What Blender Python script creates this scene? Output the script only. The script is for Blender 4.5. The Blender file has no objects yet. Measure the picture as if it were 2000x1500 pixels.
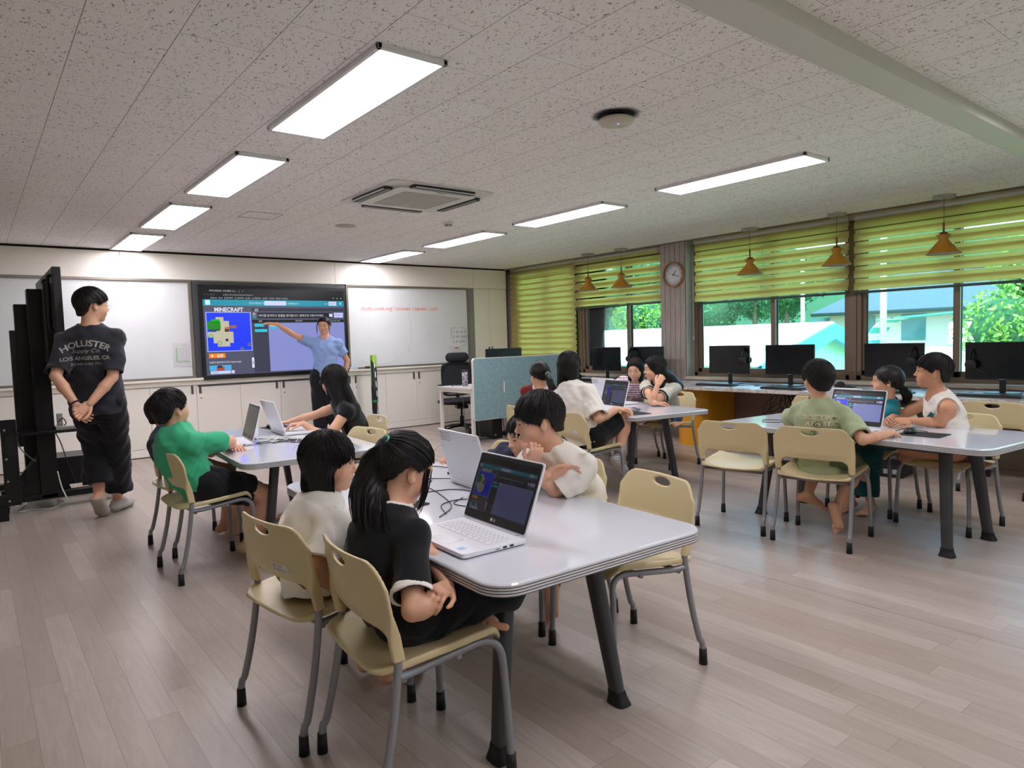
import bpy, bmesh, math, random
import numpy as np
from mathutils import Vector, Matrix
from mathutils.bvhtree import BVHTree
PI = math.pi
C = bpy.context.scene.collection
SC = bpy.context.scene

# ---------------------------------------------------------------- camera
CAM_H = 1.255
AX = np.array([[0.7806501, 0.0637648, 0.6217069], [-0.6242647, 0.0323665, 0.7805421], [-0.0296487, 0.9974400, -0.0650730]])  # columns: right, up, forward
FPX = 1326.0
cam = bpy.data.objects.new('camera', bpy.data.cameras.new('camera'))
C.objects.link(cam)
cam.data.sensor_width = 36.0
cam.data.lens = 36.0 * FPX / 2000.0
cam.data.clip_start = 0.05
cam.data.clip_end = 300
_m = Matrix.Identity(4)
for r in range(3):
    _m[r][0] = AX[r, 0]; _m[r][1] = AX[r, 1]; _m[r][2] = -AX[r, 2]
_m[2][3] = CAM_H
cam.matrix_world = _m
SC.camera = cam

# ---------------------------------------------------------------- colour management, world, sun
SC.view_settings.view_transform = 'Standard'
SC.view_settings.look = 'None'
SC.view_settings.gamma = 1.0
SC.view_settings.use_curve_mapping = False
SC.view_settings.exposure = 0.88
SC.cycles.max_bounces = 8
SC.cycles.diffuse_bounces = 6
SC.cycles.glossy_bounces = 3
SC.cycles.transmission_bounces = 6
SC.cycles.transparent_max_bounces = 12
SC.cycles.caustics_reflective = False
SC.cycles.caustics_refractive = False
SC.cycles.sample_clamp_indirect = 6.0
LED_POWER = 11.0
w = bpy.data.worlds.new('world'); SC.world = w; w.use_nodes = True
nt = w.node_tree
bg = nt.nodes['Background']
sky = nt.nodes.new('ShaderNodeTexSky')
sky.sky_type = 'NISHITA'
sky.sun_disc = False
sky.sun_elevation = math.radians(62)
sky.sun_rotation = math.radians(250)
sky.air_density = 1.2
sky.dust_density = 2.5
nt.links.new(sky.outputs[0], bg.inputs[0])
bg.inputs[1].default_value = 0.80
sun = bpy.data.objects.new('sun', bpy.data.lights.new('sun', 'SUN'))
C.objects.link(sun)
sun.data.energy = 5.0
sun.data.angle = math.radians(1.0)
sun.data.color = (1.0, 0.97, 0.9)
sun.rotation_euler = Vector((0.50, -0.16, -1.0)).to_track_quat('-Z', 'Y').to_euler()

# ---------------------------------------------------------------- measuring: a point of the room that lies in a known plane
def _ray(px, py):
    return AX @ np.array([px - 1000.0, 750.0 - py, FPX])
def onZ(px, py, z):
    d = _ray(px, py); t = (z - CAM_H) / d[2]; return np.array([0, 0, CAM_H]) + t * d
def onX(px, py, x):
    d = _ray(px, py); t = x / d[0]; return np.array([0, 0, CAM_H]) + t * d
def onY(px, py, y):
    d = _ray(px, py); t = y / d[1]; return np.array([0, 0, CAM_H]) + t * d
def proj(P):
    v = AX.T @ (np.array(P, float) - np.array([0, 0, CAM_H])); return 1000 + FPX * v[0] / v[2], 750 - FPX * v[1] / v[2], v[2]
# ---------------------------------------------------------------- materials
MATS = {}
def srgb(c):
    if isinstance(c, str):
        c = tuple(int(c[i:i + 2], 16) / 255 for i in (0, 2, 4))
    return tuple(((x / 12.92) if x <= 0.04045 else ((x + 0.055) / 1.055) ** 2.4) for x in c)
def mat(name, col=None, rough=0.5, metal=0.0, spec=0.5, emit=None, es=1.0, coat=0.0, bump=None, var=None, sheen=0.0, trans=0.0):
    if name in MATS: return MATS[name]
    m = bpy.data.materials.new(name); m.use_nodes = True; MATS[name] = m
    n = m.node_tree.nodes; L = m.node_tree.links; b = n['Principled BSDF']
    if col is not None:
        c = srgb(col); b.inputs['Base Color'].default_value = (*c, 1)
    b.inputs['Roughness'].default_value = rough
    b.inputs['Metallic'].default_value = metal
    b.inputs['Specular IOR Level'].default_value = spec
    b.inputs['Coat Weight'].default_value = coat
    b.inputs['Coat Roughness'].default_value = 0.08
    if sheen: b.inputs['Sheen Weight'].default_value = sheen
    if emit is not None:
        b.inputs['Emission Color'].default_value = (*srgb(emit), 1); b.inputs['Emission Strength'].default_value = es
    tc = None
    if var or bump:
        tc = n.new('ShaderNodeTexCoord')
    if var:   # (scale, amount)
        t = n.new('ShaderNodeTexNoise'); t.inputs['Scale'].default_value = var[0]; t.inputs['Detail'].default_value = 4
        L.new(tc.outputs['Object'], t.inputs['Vector'])
        mx = n.new('ShaderNodeMix'); mx.data_type = 'RGBA'; mx.blend_type = 'MULTIPLY'
        mr = n.new('ShaderNodeMapRange'); mr.inputs[3].default_value = 1 - var[1]; mr.inputs[4].default_value = 1 + var[1]
        L.new(t.outputs[0], mr.inputs[0])
        mx.inputs[0].default_value = 1.0; mx.inputs[6].default_value = (*srgb(col), 1)
        L.new(mr.outputs[0], mx.inputs[7]); L.new(mx.outputs[2], b.inputs['Base Color'])
    if bump:  # (scale, strength, distance)
        t = n.new('ShaderNodeTexNoise'); t.inputs['Scale'].default_value = bump[0]; t.inputs['Detail'].default_value = 3
        L.new(tc.outputs['Object'], t.inputs['Vector'])
        bp = n.new('ShaderNodeBump'); bp.inputs['Strength'].default_value = bump[1]; bp.inputs['Distance'].default_value = bump[2]
        L.new(t.outputs[0], bp.inputs['Height']); L.new(bp.outputs[0], b.inputs['Normal'])
    return m
def emis(name, col, s=1.0):
    if name in MATS: return MATS[name]
    m = bpy.data.materials.new(name); m.use_nodes = True; MATS[name] = m
    n = m.node_tree.nodes; b = n['Principled BSDF']
    b.inputs['Base Color'].default_value = (0.005, 0.005, 0.006, 1); b.inputs['Roughness'].default_value = 0.25
    b.inputs['Emission Color'].default_value = (*srgb(col), 1); b.inputs['Emission Strength'].default_value = s
    return m
class NT:
    """small helper for node graphs"""
    def __init__(s, name):
        s.m = bpy.data.materials.new(name); s.m.use_nodes = True; MATS[name] = s.m
        s.n = s.m.node_tree.nodes; s.L = s.m.node_tree.links; s.b = s.n['Principled BSDF']
        s.tc = s.n.new('ShaderNodeTexCoord')
    def math(s, op, a, b=None, c=None):
        x = s.n.new('ShaderNodeMath'); x.operation = op
        for i, v in enumerate((a, b, c)):
            if v is None: continue
            if isinstance(v, (int, float)): x.inputs[i].default_value = v
            else: s.L.new(v, x.inputs[i])
        return x.outputs[0]
    def xyz(s, v):
        x = s.n.new('ShaderNodeSeparateXYZ'); s.L.new(v, x.inputs[0]); return x.outputs
    def comb(s, a, b, c):
        x = s.n.new('ShaderNodeCombineXYZ')
        for i, v in enumerate((a, b, c)):
            if isinstance(v, (int, float)): x.inputs[i].default_value = v
            else: s.L.new(v, x.inputs[i])
        return x.outputs[0]
    def noise(s, v, scale, detail=3, rough=0.5, dist=0.0, out=0):
        x = s.n.new('ShaderNodeTexNoise'); s.L.new(v, x.inputs['Vector']); x.inputs['Scale'].default_value = scale
        x.inputs['Detail'].default_value = detail; x.inputs['Roughness'].default_value = rough; x.inputs['Distortion'].default_value = dist
        return x.outputs[out]
    def white(s, v):
        x = s.n.new('ShaderNodeTexWhiteNoise'); x.noise_dimensions = '3D'; s.L.new(v, x.inputs['Vector']); return x.outputs[0]
    def ramp(s, v, stops):
        x = s.n.new('ShaderNodeValToRGB'); s.L.new(v, x.inputs[0]); e = x.color_ramp.elements
        while len(e) < len(stops): e.new(0.5)
        for i, (p, c) in enumerate(stops):
            e[i].position = p; e[i].color = (*c, 1) if len(c) == 3 else c
        return x.outputs[0]
    def mix(s, f, a, b, mode='MIX'):
        x = s.n.new('ShaderNodeMix'); x.data_type = 'RGBA'; x.blend_type = mode
        for i, v in ((0, f), (6, a), (7, b)):
            if isinstance(v, (int, float)): x.inputs[i].default_value = v
            elif isinstance(v, tuple): x.inputs[i].default_value = (*v[:3], 1)
            else: s.L.new(v, x.inputs[i])
        return x.outputs[2]
    def bump(s, h, strength, dist):
        x = s.n.new('ShaderNodeBump'); x.inputs['Strength'].default_value = strength; x.inputs['Distance'].default_value = dist
        s.L.new(h, x.inputs['Height']); s.L.new(x.outputs[0], s.b.inputs['Normal'])

# ---------------------------------------------------------------- objects
def prop(o, label=None, cat=None, group=None, kind=None):
    if label: o['label'] = label
    if cat: o['category'] = cat
    if group: o['group'] = group
    if kind: o['kind'] = kind
    return o
def thing(name, label, cat, loc=(0, 0, 0), rz=0.0, group=None):
    o = bpy.data.objects.new(name, None); C.objects.link(o)
    o.empty_display_size = 0.1
    o.location = loc; o.rotation_euler = (0, 0, rz)
    return prop(o, label, cat, group)
def copy_tree(o, parent=None):
    c = o.copy(); C.objects.link(c)
    if parent is not None: c.parent = parent
    for ch in o.children: copy_tree(ch, c)
    return c
def place(o, loc, rz=0.0, label=None, group=None, name=None):
    o.location = loc; o.rotation_euler = (0, 0, rz)
    return prop(o, label, None, group)

class MB:
    def __init__(s): s.v = []; s.f = []; s.mi = []; s.sm = []; s.n = 0
    def add(s, V, F, mi=0, smooth=False):
        V = np.asarray(V, float).reshape(-1, 3)
        s.v.append(V); s.f += [tuple(i + s.n for i in f) for f in F]
        s.mi += [mi] * len(F); s.sm += [smooth] * len(F); s.n += len(V); return s
    def box(s, a, b, mi=0, M=None):
        a = np.minimum(a, b) if True else a
        x0, y0, z0 = a; x1, y1, z1 = b
        x0, x1 = sorted((x0, x1)); y0, y1 = sorted((y0, y1)); z0, z1 = sorted((z0, z1))
        V = np.array([[x0, y0, z0], [x1, y0, z0], [x1, y1, z0], [x0, y1, z0], [x0, y0, z1], [x1, y0, z1], [x1, y1, z1], [x0, y1, z1]], float)
        if M is not None: V = V @ np.array(M)[:3, :3].T + np.array(M)[:3, 3]
        return s.add(V, [(0, 3, 2, 1), (4, 5, 6, 7), (0, 1, 5, 4), (1, 2, 6, 5), (2, 3, 7, 6), (3, 0, 4, 7)], mi)
    def cbox(s, a, b, mi=0):   # box given by corners without sorting problems
        a2 = [min(p, q) for p, q in zip(a, b)]; b2 = [max(p, q) for p, q in zip(a, b)]
        return s.box(a2, b2, mi)
    def quad(s, pts, mi=0): return s.add(pts, [tuple(range(len(pts)))], mi)
    def tube(s, pts, r, n=10, mi=0, cap=True, flat=None, up=(0, 0, 1)):
        """swept tube; r a number or a list; flat=(a,b) scales the section"""
        P = np.array(pts, float); m = len(P)
        R = np.full(m, r) if np.isscalar(r) else np.array(r, float)
        T = np.gradient(P, axis=0); T /= np.linalg.norm(T, axis=1)[:, None] + 1e-12
        u = np.array(up, float)
        if abs(T[0] @ u) > 0.95: u = np.array((1.0, 0, 0)) if abs(T[0][0]) < 0.9 else np.array((0, 1.0, 0))
        V = []
        a = np.cross(T[0], u); a /= np.linalg.norm(a)
        for i in range(m):
            a = a - T[i] * (a @ T[i]); a /= np.linalg.norm(a) + 1e-12
            b = np.cross(T[i], a)
            fa, fb = flat if flat else (1, 1)
            for k in range(n):
                t = 2 * PI * k / n
                V.append(P[i] + R[i] * (fa * math.cos(t) * a + fb * math.sin(t) * b))
        F = [(i * n + k, i * n + (k + 1) % n, (i + 1) * n + (k + 1) % n, (i + 1) * n + k) for i in range(m - 1) for k in range(n)]
        s.add(V, F, mi, True)
        if cap:
            s.f += [tuple(s.n - m * n + k for k in range(n))[::-1], tuple(s.n - n + k for k in range(n))]
            s.mi += [mi, mi]; s.sm += [False, False]
        return s
    def lathe(s, prof, c=(0, 0, 0), n=32, mi=0, smooth=True, cap=False):
        V = []; m = len(prof)
        for r, z in prof:
            for k in range(n):
                t = 2 * PI * k / n; V.append((c[0] + r * math.cos(t), c[1] + r * math.sin(t), c[2] + z))
        F = [(i * n + k, i * n + (k + 1) % n, (i + 1) * n + (k + 1) % n, (i + 1) * n + k) for i in range(m - 1) for k in range(n)]
        s.add(V, F, mi, smooth)
        if cap:
            s.f += [tuple(s.n - m * n + k for k in range(n))[::-1], tuple(s.n - n + k for k in range(n))]
            s.mi += [mi, mi]; s.sm += [False, False]
        return s
    def prism(s, poly, z0, z1, mi=0, top=None, smooth=False):
        n = len(poly); V = [(x, y, z0) for x, y in poly] + [(x, y, z1) for x, y in poly]
        F = [tuple(range(n))[::-1]] ; s.add(V, F, mi)
        s.f += [tuple(s.n - n + k for k in range(n))]; s.mi += [mi if top is None else top]; s.sm += [False]
        s.f += [(s.n - 2 * n + k, s.n - 2 * n + (k + 1) % n, s.n - n + (k + 1) % n, s.n - n + k) for k in range(n)]
        s.mi += [mi] * n; s.sm += [smooth] * n
        return s
    def xf(s, M):
        M = np.array(M); s.v = [V @ M[:3, :3].T + M[:3, 3] for V in s.v]; return s
    def mesh(s, name, mats):
        me = bpy.data.meshes.new(name)
        V = np.concatenate(s.v) if s.v else np.zeros((0, 3))
        me.from_pydata(V.tolist(), [], s.f)
        me.polygons.foreach_set('material_index', s.mi); me.polygons.foreach_set('use_smooth', s.sm)
        for m in (mats if isinstance(mats, (list, tuple)) else [mats]): me.materials.append(m)
        me.validate(); me.update(); return me
    def build(s, name, mats, parent=None, bevel=0.0, loc=None, rot=None, seg=2):
        o = bpy.data.objects.new(name, s.mesh(name, mats)); C.objects.link(o)
        if parent is not None: o.parent = parent
        if loc is not None: o.location = loc
        if rot is not None: o.rotation_euler = rot
        if bevel:
            md = o.modifiers.new('bevel', 'BEVEL'); md.width = bevel; md.segments = seg; md.limit_method = 'ANGLE'; md.angle_limit = 0.6
        return o
def struct(o): o['kind'] = 'structure'; return o
def rrect(w, l, r, n=6, cx=0, cy=0):
    out = []
    for sx, sy, a0 in ((1, -1, -PI / 2), (1, 1, 0), (-1, 1, PI / 2), (-1, -1, PI)):
        for k in range(n + 1):
            a = a0 + PI / 2 * k / n
            out.append((cx + sx * (w / 2 - r) + r * math.cos(a), cy + sy * (l / 2 - r) + r * math.sin(a)))
    return out
def catmull(pts, n=8):
    P = [np.array(p, float) for p in pts]; P = [2 * P[0] - P[1]] + P + [2 * P[-1] - P[-2]]; out = []
    for i in range(1, len(P) - 2):
        for k in range(n):
            t = k / n
            out.append(0.5 * ((2 * P[i]) + (-P[i - 1] + P[i + 1]) * t + (2 * P[i - 1] - 5 * P[i] + 4 * P[i + 1] - P[i + 2]) * t * t + (-P[i - 1] + 3 * P[i] - 3 * P[i + 1] + P[i + 2]) * t ** 3))
    out.append(P[-2]); return np.array(out)
_TX = {}
def text_geo(s, size=1.0, extrude=0.0, align='LEFT', shear=0.0, space=1.0, bold=0.0):
    """letters as flat polygons: (verts Nx3 in the xy plane, faces)"""
    key = (s, align, shear, space, bold)
    if key not in _TX:
        cu = bpy.data.curves.new('t', 'FONT'); cu.body = s; cu.align_x = align; cu.shear = shear; cu.space_character = space; cu.resolution_u = 3
        cu.offset = bold
        o = bpy.data.objects.new('t', cu); C.objects.link(o)
        dg = bpy.context.evaluated_depsgraph_get(); dg.update()
        me = bpy.data.meshes.new_from_object(o.evaluated_get(dg))
        V = np.array([v.co[:] for v in me.vertices]).reshape(-1, 3); F = [tuple(p.vertices) for p in me.polygons]
        bpy.data.objects.remove(o); bpy.data.curves.remove(cu); bpy.data.meshes.remove(me)
        _TX[key] = (V, F)
    V, F = _TX[key]
    return V * size, F
def mtx(origin, ex, ey, ez):
    M = np.eye(4); M[:3, 0] = ex; M[:3, 1] = ey; M[:3, 2] = ez; M[:3, 3] = origin; return M
def nrm(v): v = np.array(v, float); return v / (np.linalg.norm(v) + 1e-12)

# ---------------------------------------------------------------- solids from distance functions (continuous organic surfaces)
def smin(a, b, k):
    h = np.clip(0.5 + 0.5 * (b - a) / k, 0, 1); return b + (a - b) * h - k * h * (1 - h)
class Cone:
    """rounded cone a->b, optionally flattened by s along v"""
    def __init__(s, a, b, ra, rb, k=0.02, v=None, fl=1.0, cuts=()):
        s.a = np.array(a, float); s.b = np.array(b, float); s.ra = ra; s.rb = rb; s.k = k; s.fl = fl
        s.cuts = [(np.array(p, float), nrm(n)) for p, n in cuts]
        ba = s.b - s.a; s.l2 = max(ba @ ba, 1e-9)
        if v is not None and fl != 1.0:
            v = np.array(v, float); ab = ba / math.sqrt(s.l2)
            if math.sqrt(s.l2) > 1e-3: v = v - ab * (v @ ab)
            s.v = nrm(v)
        else: s.v = None
        R = max(ra, rb); s.lo = np.minimum(s.a, s.b) - R; s.hi = np.maximum(s.a, s.b) + R
    def d(s, P):
        w_ = P - s.a; ba = s.b - s.a
        t = np.clip((w_ @ ba) / s.l2, 0, 1)
        e = w_ - t[..., None] * ba
        r = s.ra + (s.rb - s.ra) * t
        if s.v is None: d = np.linalg.norm(e, axis=-1) - r
        else:
            c = e @ s.v; q = (e * e).sum(-1); qs = q + (s.fl ** 2 - 1) * c * c
            n_ = np.sqrt(qs) + 1e-9; g = np.sqrt(np.maximum(q - c * c + (s.fl ** 2 * c) ** 2, 1e-12)) / n_
            d = (n_ - r) / np.maximum(g, 1.0 if s.fl < 1 else 1e-6) if s.fl > 1 else (n_ - r)
        for p, n in s.cuts: d = np.maximum(d, (P - p) @ n)
        return d
class Ell:
    def __init__(s, c, r, R=None, k=0.02, cuts=()):
        s.c = np.array(c, float); s.r = np.array(r, float); s.R = np.eye(3) if R is None else np.array(R, float); s.k = k
        s.cuts = [(np.array(p, float), nrm(n)) for p, n in cuts]
        m = s.r.max(); s.lo = s.c - m; s.hi = s.c + m
    def d(s, P):
        q = (P - s.c) @ s.R        # columns of R are the local axes
        k0 = np.sqrt(((q / s.r) ** 2).sum(-1)) + 1e-9; k1 = np.sqrt(((q / s.r ** 2) ** 2).sum(-1)) + 1e-9
        d = k0 * (k0 - 1) / k1
        d = np.where(k0 < 0.4, -s.r.min() * (1 - k0), d)
        for p, n in s.cuts: d = np.maximum(d, (P - p) @ n)
        return d
class Fn:
    def __init__(s, f, lo, hi, k=0.01): s.f = f; s.lo = np.array(lo, float); s.hi = np.array(hi, float); s.k = k
    def d(s, P): return s.f(P)
def sdf_mesh(prims, res, subs=(), disp=None, B=8, lip=1.0):
    lo = np.min([p.lo for p in prims], 0) - 0.02; hi = np.max([p.hi for p in prims], 0) + 0.02
    bs = B * res
    nb = np.ceil((hi - lo) / bs).astype(int) + 1
    g = np.stack(np.meshgrid(*[np.arange(n) for n in nb], indexing='ij'), -1).reshape(-1, 3)
    cen = lo + (g + 0.5) * bs
    Rb = bs * 0.87
    kmax = max([p.k for p in prims]) ; mg = Rb * 1.35 + 0.012
    keep = np.zeros(len(g), bool); dm = np.full(len(g), 9.0, np.float32); dp = []
    for p in prims:
        m = np.all((cen > p.lo - mg - kmax) & (cen < p.hi + mg + kmax), -1); idx = np.nonzero(m)[0]
        dd = p.d(cen[idx]) if len(idx) else np.zeros(0)
        s_ = dd < mg + p.k; dp.append(idx[s_]); dm[idx] = np.minimum(dm[idx], dd)
    ds = np.full(len(g), 9.0)
    for p in subs:
        m = np.all((cen > p.lo - mg) & (cen < p.hi + mg), -1); idx = np.nonzero(m)[0]
        if len(idx): ds[idx] = np.minimum(ds[idx], np.abs(p.d(cen[idx])))
    act = (dm < mg + kmax * 0.5) & ((dm > -mg) | (ds < mg))
    if not act.any(): return np.zeros((0, 3)), np.zeros((0, 4), int)
    remap = np.full(len(g), -1); remap[act] = np.arange(act.sum())
    ga = g[act]; A = len(ga)
    o = np.stack(np.meshgrid(*[np.arange(B + 1)] * 3, indexing='ij'), -1)
    P = (lo + (ga[:, None, None, None, :] * B + o[None]) * res).astype(np.float32)   # A,9,9,9,3
    D = np.full(P.shape[:-1], 9.0, np.float32)
    for p, idx in zip(prims, dp):
        ia = remap[idx]; ia = ia[ia >= 0]
        if not len(ia): continue
        D[ia] = smin(D[ia], p.d(P[ia].astype(np.float64)).astype(np.float32), p.k)
    if disp is not None: D = D + disp(P)
    for p in subs:
        m = np.all((cen[act] > p.lo - mg) & (cen[act] < p.hi + mg), -1); ia = np.nonzero(m)[0]
        if not len(ia): continue
        dd = p.d(P[ia].astype(np.float64)).astype(np.float32)
        D[ia] = -smin(-D[ia], dd, p.k)
    S = D < 0
    # cells
    n_in = np.zeros((A, B, B, B), np.int8)
    for a in (0, 1):
        for b in (0, 1):
            for c in (0, 1): n_in += S[:, a:a + B, b:b + B, c:c + B]
    cross = (n_in > 0) & (n_in < 8)
    ci = np.nonzero(cross)
    nc = len(ci[0])
    if nc == 0: return np.zeros((0, 3)), np.zeros((0, 4), int)
    acc = np.zeros((nc, 3)); cnt = np.zeros(nc)
    cor = [(a, b, c) for a in (0, 1) for b in (0, 1) for c in (0, 1)]
    for ax in range(3):
        for (a, b, c) in cor:
            if (a, b, c)[ax]: continue
            e = [a, b, c]; f_ = list(e); f_[ax] = 1
            d0 = D[ci[0], ci[1] + e[0], ci[2] + e[1], ci[3] + e[2]]; d1 = D[ci[0], ci[1] + f_[0], ci[2] + f_[1], ci[3] + f_[2]]
            m = (d0 < 0) != (d1 < 0); t = np.where(m, d0 / np.where(m, d0 - d1, 1), 0)
            q = np.tile(np.array(e, float), (nc, 1)); q[:, ax] += t
            acc += np.where(m[:, None], q, 0); cnt += m
    loc = acc / cnt[:, None]
    gc = ga[ci[0]] * B + np.stack(ci[1:], -1)
    V = lo + (gc + loc) * res
    N = nb * B + 2
    key = gc[:, 0] + N[0] * (gc[:, 1] + N[1] * gc[:, 2].astype(np.int64))
    order = np.argsort(key); ks = key[order]
    def look(c):
        k = c[:, 0] + N[0] * (c[:, 1] + N[1] * c[:, 2].astype(np.int64))
        j = np.clip(np.searchsorted(ks, k), 0, len(ks) - 1); ok = ks[j] == k
        return np.where(ok, order[j], -1)
    F = []
    for ax in range(3):
        s0 = S[:, :B, :B, :B]; sl = [slice(0, B)] * 3; sl[ax] = slice(1, B + 1)
        s1 = S[(slice(None), *sl)]
        e = np.nonzero(s0 != s1); base = ga[e[0]] * B + np.stack(e[1:], -1); inside0 = s0[e]
        u, v = (ax + 1) % 3, (ax + 2) % 3; du = np.zeros(3, int); du[u] = 1; dv = np.zeros(3, int); dv[v] = 1
        q = np.stack([look(base), look(base - du), look(base - du - dv), look(base - dv)], -1)
        q = np.where(inside0[:, None], q, q[:, ::-1])
        F.append(q[(q >= 0).all(1)])
    return V, np.concatenate(F)
def mesh_np(name, V, F, mats, mi=None, smooth=True):
    me = bpy.data.meshes.new(name); n = len(F); k = F.shape[1] if n else 4
    me.vertices.add(len(V)); me.vertices.foreach_set('co', np.asarray(V, np.float32).ravel())
    me.loops.add(n * k); me.loops.foreach_set('vertex_index', F.astype(np.int32).ravel())
    me.polygons.add(n); me.polygons.foreach_set('loop_start', np.arange(0, n * k, k, dtype=np.int32))
    me.polygons.foreach_set('loop_total', np.full(n, k, np.int32))
    me.polygons.foreach_set('use_smooth', np.full(n, smooth))
    for m in (mats if isinstance(mats, (list, tuple)) else [mats]): me.materials.append(m)
    if mi is not None: me.polygons.foreach_set('material_index', np.asarray(mi, np.int32))
    me.update(calc_edges=True); me.validate()
    return me
def smooth_verts(V, F, it=1, lam=0.5):
    for _ in range(it):
        s = np.zeros_like(V); c = np.zeros(len(V))
        for a, b in ((0, 1), (1, 2), (2, 3), (3, 0)):
            np.add.at(s, F[:, a], V[F[:, b]]); np.add.at(s, F[:, b], V[F[:, a]]); np.add.at(c, F[:, a], 1); np.add.at(c, F[:, b], 1)
        V = V + lam * (s / np.maximum(c, 1)[:, None] - V)
    return V
# ================================================================ THE ROOM
XW, YF, ZC = 6.98, 8.84, 2.41       # window wall, cabinet front, ceiling
XL, YB = -2.6, -3.6
# ---- materials of the shell
g = NT('wood_floor'); p = g.xyz(g.tc.outputs['Object'])
u = g.math('DIVIDE', p[0], 0.098); col = g.math('FLOOR', u); fu = g.math('FRACT', u)
off = g.white(g.comb(col, 3.0, 1.0)); v = g.math('ADD', g.math('DIVIDE', p[1], 0.92), g.math('MULTIPLY', off, 7.0)); row = g.math('FLOOR', v); fv = g.math('FRACT', v)
rnd = g.white(g.comb(col, row, 5.0))
gv = g.comb(g.math('MULTIPLY', p[0], 22.0), g.math('ADD', g.math('MULTIPLY', p[1], 2.2), g.math('MULTIPLY', rnd, 30.0)), rnd)
gr = g.noise(gv, 1.6, 6, 0.62, 1.2)
fine = g.noise(g.comb(g.math('MULTIPLY', p[0], 160.0), g.math('MULTIPLY', p[1], 6.0), rnd), 1.0, 3, 0.6)
c1 = g.ramp(rnd, [(0.0, srgb('ada095')), (0.45, srgb('bab0a6')), (0.75, srgb('c6bcb2')), (1.0, srgb('d1c8bf'))])
c2 = g.mix(g.math('MULTIPLY', g.math('SUBTRACT', 1.0, gr), 0.95), c1, srgb('8c7c70'), 'MIX')
c3 = g.mix(g.math('MULTIPLY', fine, 0.35), c2, srgb('b5a99e'), 'MIX')
e = g.math('MINIMUM', g.math('MULTIPLY', g.math('MINIMUM', fu, g.math('SUBTRACT', 1.0, fu)), 0.098), g.math('MULTIPLY', g.math('MINIMUM', fv, g.math('SUBTRACT', 1.0, fv)), 0.92))
gap = g.math('LESS_THAN', e, 0.0011)
c4 = g.mix(g.math('MULTIPLY', gap, 0.5), c3, srgb('6b5f55'))
g.L.new(c4, g.b.inputs['Base Color']); g.b.inputs['Roughness'].default_value = 0.34
rr = g.math('ADD', 0.27, g.math('MULTIPLY', gr, 0.14)); g.L.new(rr, g.b.inputs['Roughness'])
g.b.inputs['Specular IOR Level'].default_value = 0.45
g.bump(g.math('SUBTRACT', g.math('MULTIPLY', fine, 0.3), gap), 0.25, 0.0015)
M_FLOOR = g.m
g = NT('ceiling_tile'); p = g.xyz(g.tc.outputs['Object'])
u = g.math('DIVIDE', g.math('SUBTRACT', p[0], 0.075), 0.3); col = g.math('FLOOR', u); fu = g.math('FRACT', u)
par = g.math('MULTIPLY', g.math('FLOORED_MODULO', col, 2.0), 0.5)
v = g.math('ADD', g.math('DIVIDE', g.math('SUBTRACT', p[1], 0.035), 0.6), g.math('SUBTRACT', 0.5, par)); fv = g.math('FRACT', v); row = g.math('FLOOR', v)
e1 = g.math('MULTIPLY', g.math('MINIMUM', fu, g.math('SUBTRACT', 1.0, fu)), 0.3); e2 = g.math('MULTIPLY', g.math('MINIMUM', fv, g.math('SUBTRACT', 1.0, fv)), 0.6)
gap = g.math('MAXIMUM', g.math('LESS_THAN', e1, 0.0016), g.math('LESS_THAN', e2, 0.0010))
rt = g.white(g.comb(col, row, 2.0))
pv = g.comb(g.math('MULTIPLY', p[0], 1.0), g.math('MULTIPLY', p[1], 0.62), rt)
pit = g.noise(pv, 92.0, 2, 0.5, 1.3)
pit2 = g.noise(pv, 40.0, 1, 0.5, 0.4)
pm = g.math('MULTIPLY', g.math('GREATER_THAN', pit, 0.63), g.math('GREATER_THAN', pit2, 0.42))
c1 = g.mix(g.math('MULTIPLY', rt, 0.5), srgb('f6f3f2'), srgb('f0edec'))
c2 = g.mix(g.math('MULTIPLY', pm, 0.75), c1, srgb('4a4643'))
c3 = g.mix(g.math('MULTIPLY', gap, 0.7), c2, srgb('57524e'))
g.L.new(c3, g.b.inputs['Base Color']); g.b.inputs['Roughness'].default_value = 0.95; g.b.inputs['Specular IOR Level'].default_value = 0.1
g.bump(g.math('SUBTRACT', 1.0, g.math('MAXIMUM', pm, gap)), 0.5, 0.003)
M_CEIL = g.m
M_CAB = mat('cabinet_white', 'f1ede4', 0.45, spec=0.35)
M_WALL = mat('wall_paint', 'eceae2', 0.8)
M_WOODWALL = None
g = NT('grey_wood_panel'); p = g.xyz(g.tc.outputs['Object'])
gv = g.comb(g.math('MULTIPLY', p[0], 12.0), g.math('MULTIPLY', p[1], 12.0), g.math('MULTIPLY', p[2], 1.2))
n1 = g.noise(gv, 4.0, 5, 0.6, 0.6)
g.L.new(g.ramp(n1, [(0.3, srgb('9a8f87')), (0.7, srgb('b5aba3'))]), g.b.inputs['Base Color']); g.b.inputs['Roughness'].default_value = 0.6
M_PANEL = g.m
M_PANELD = mat('dark_wood_panel', '85756a', 0.6, var=(6, .08))
M_BLACK = mat('black_gap', '0c0c0c', 0.8)
M_ALU = mat('anodised_aluminium', 'b5b3ae', 0.35, metal=0.8)
M_FRAMEB = mat('bronze_aluminium', '7d6b58', 0.42, metal=0.15)
M_FRAMEK = mat('dark_seal', '1f2422', 0.6)
M_WHITEPL = mat('white_plastic', 'e6e4de', 0.35)
M_WHITEMT = mat('white_metal', 'e2e0da', 0.4)
M_BLACKPL = mat('black_plastic', '121315', 0.38)
M_BLACKMT = mat('black_metal', '0e0e0f', 0.45, spec=0.4)
M_GREYDK = mat('dark_grey_metal', '3a3a3c', 0.4, metal=0.2)

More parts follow.
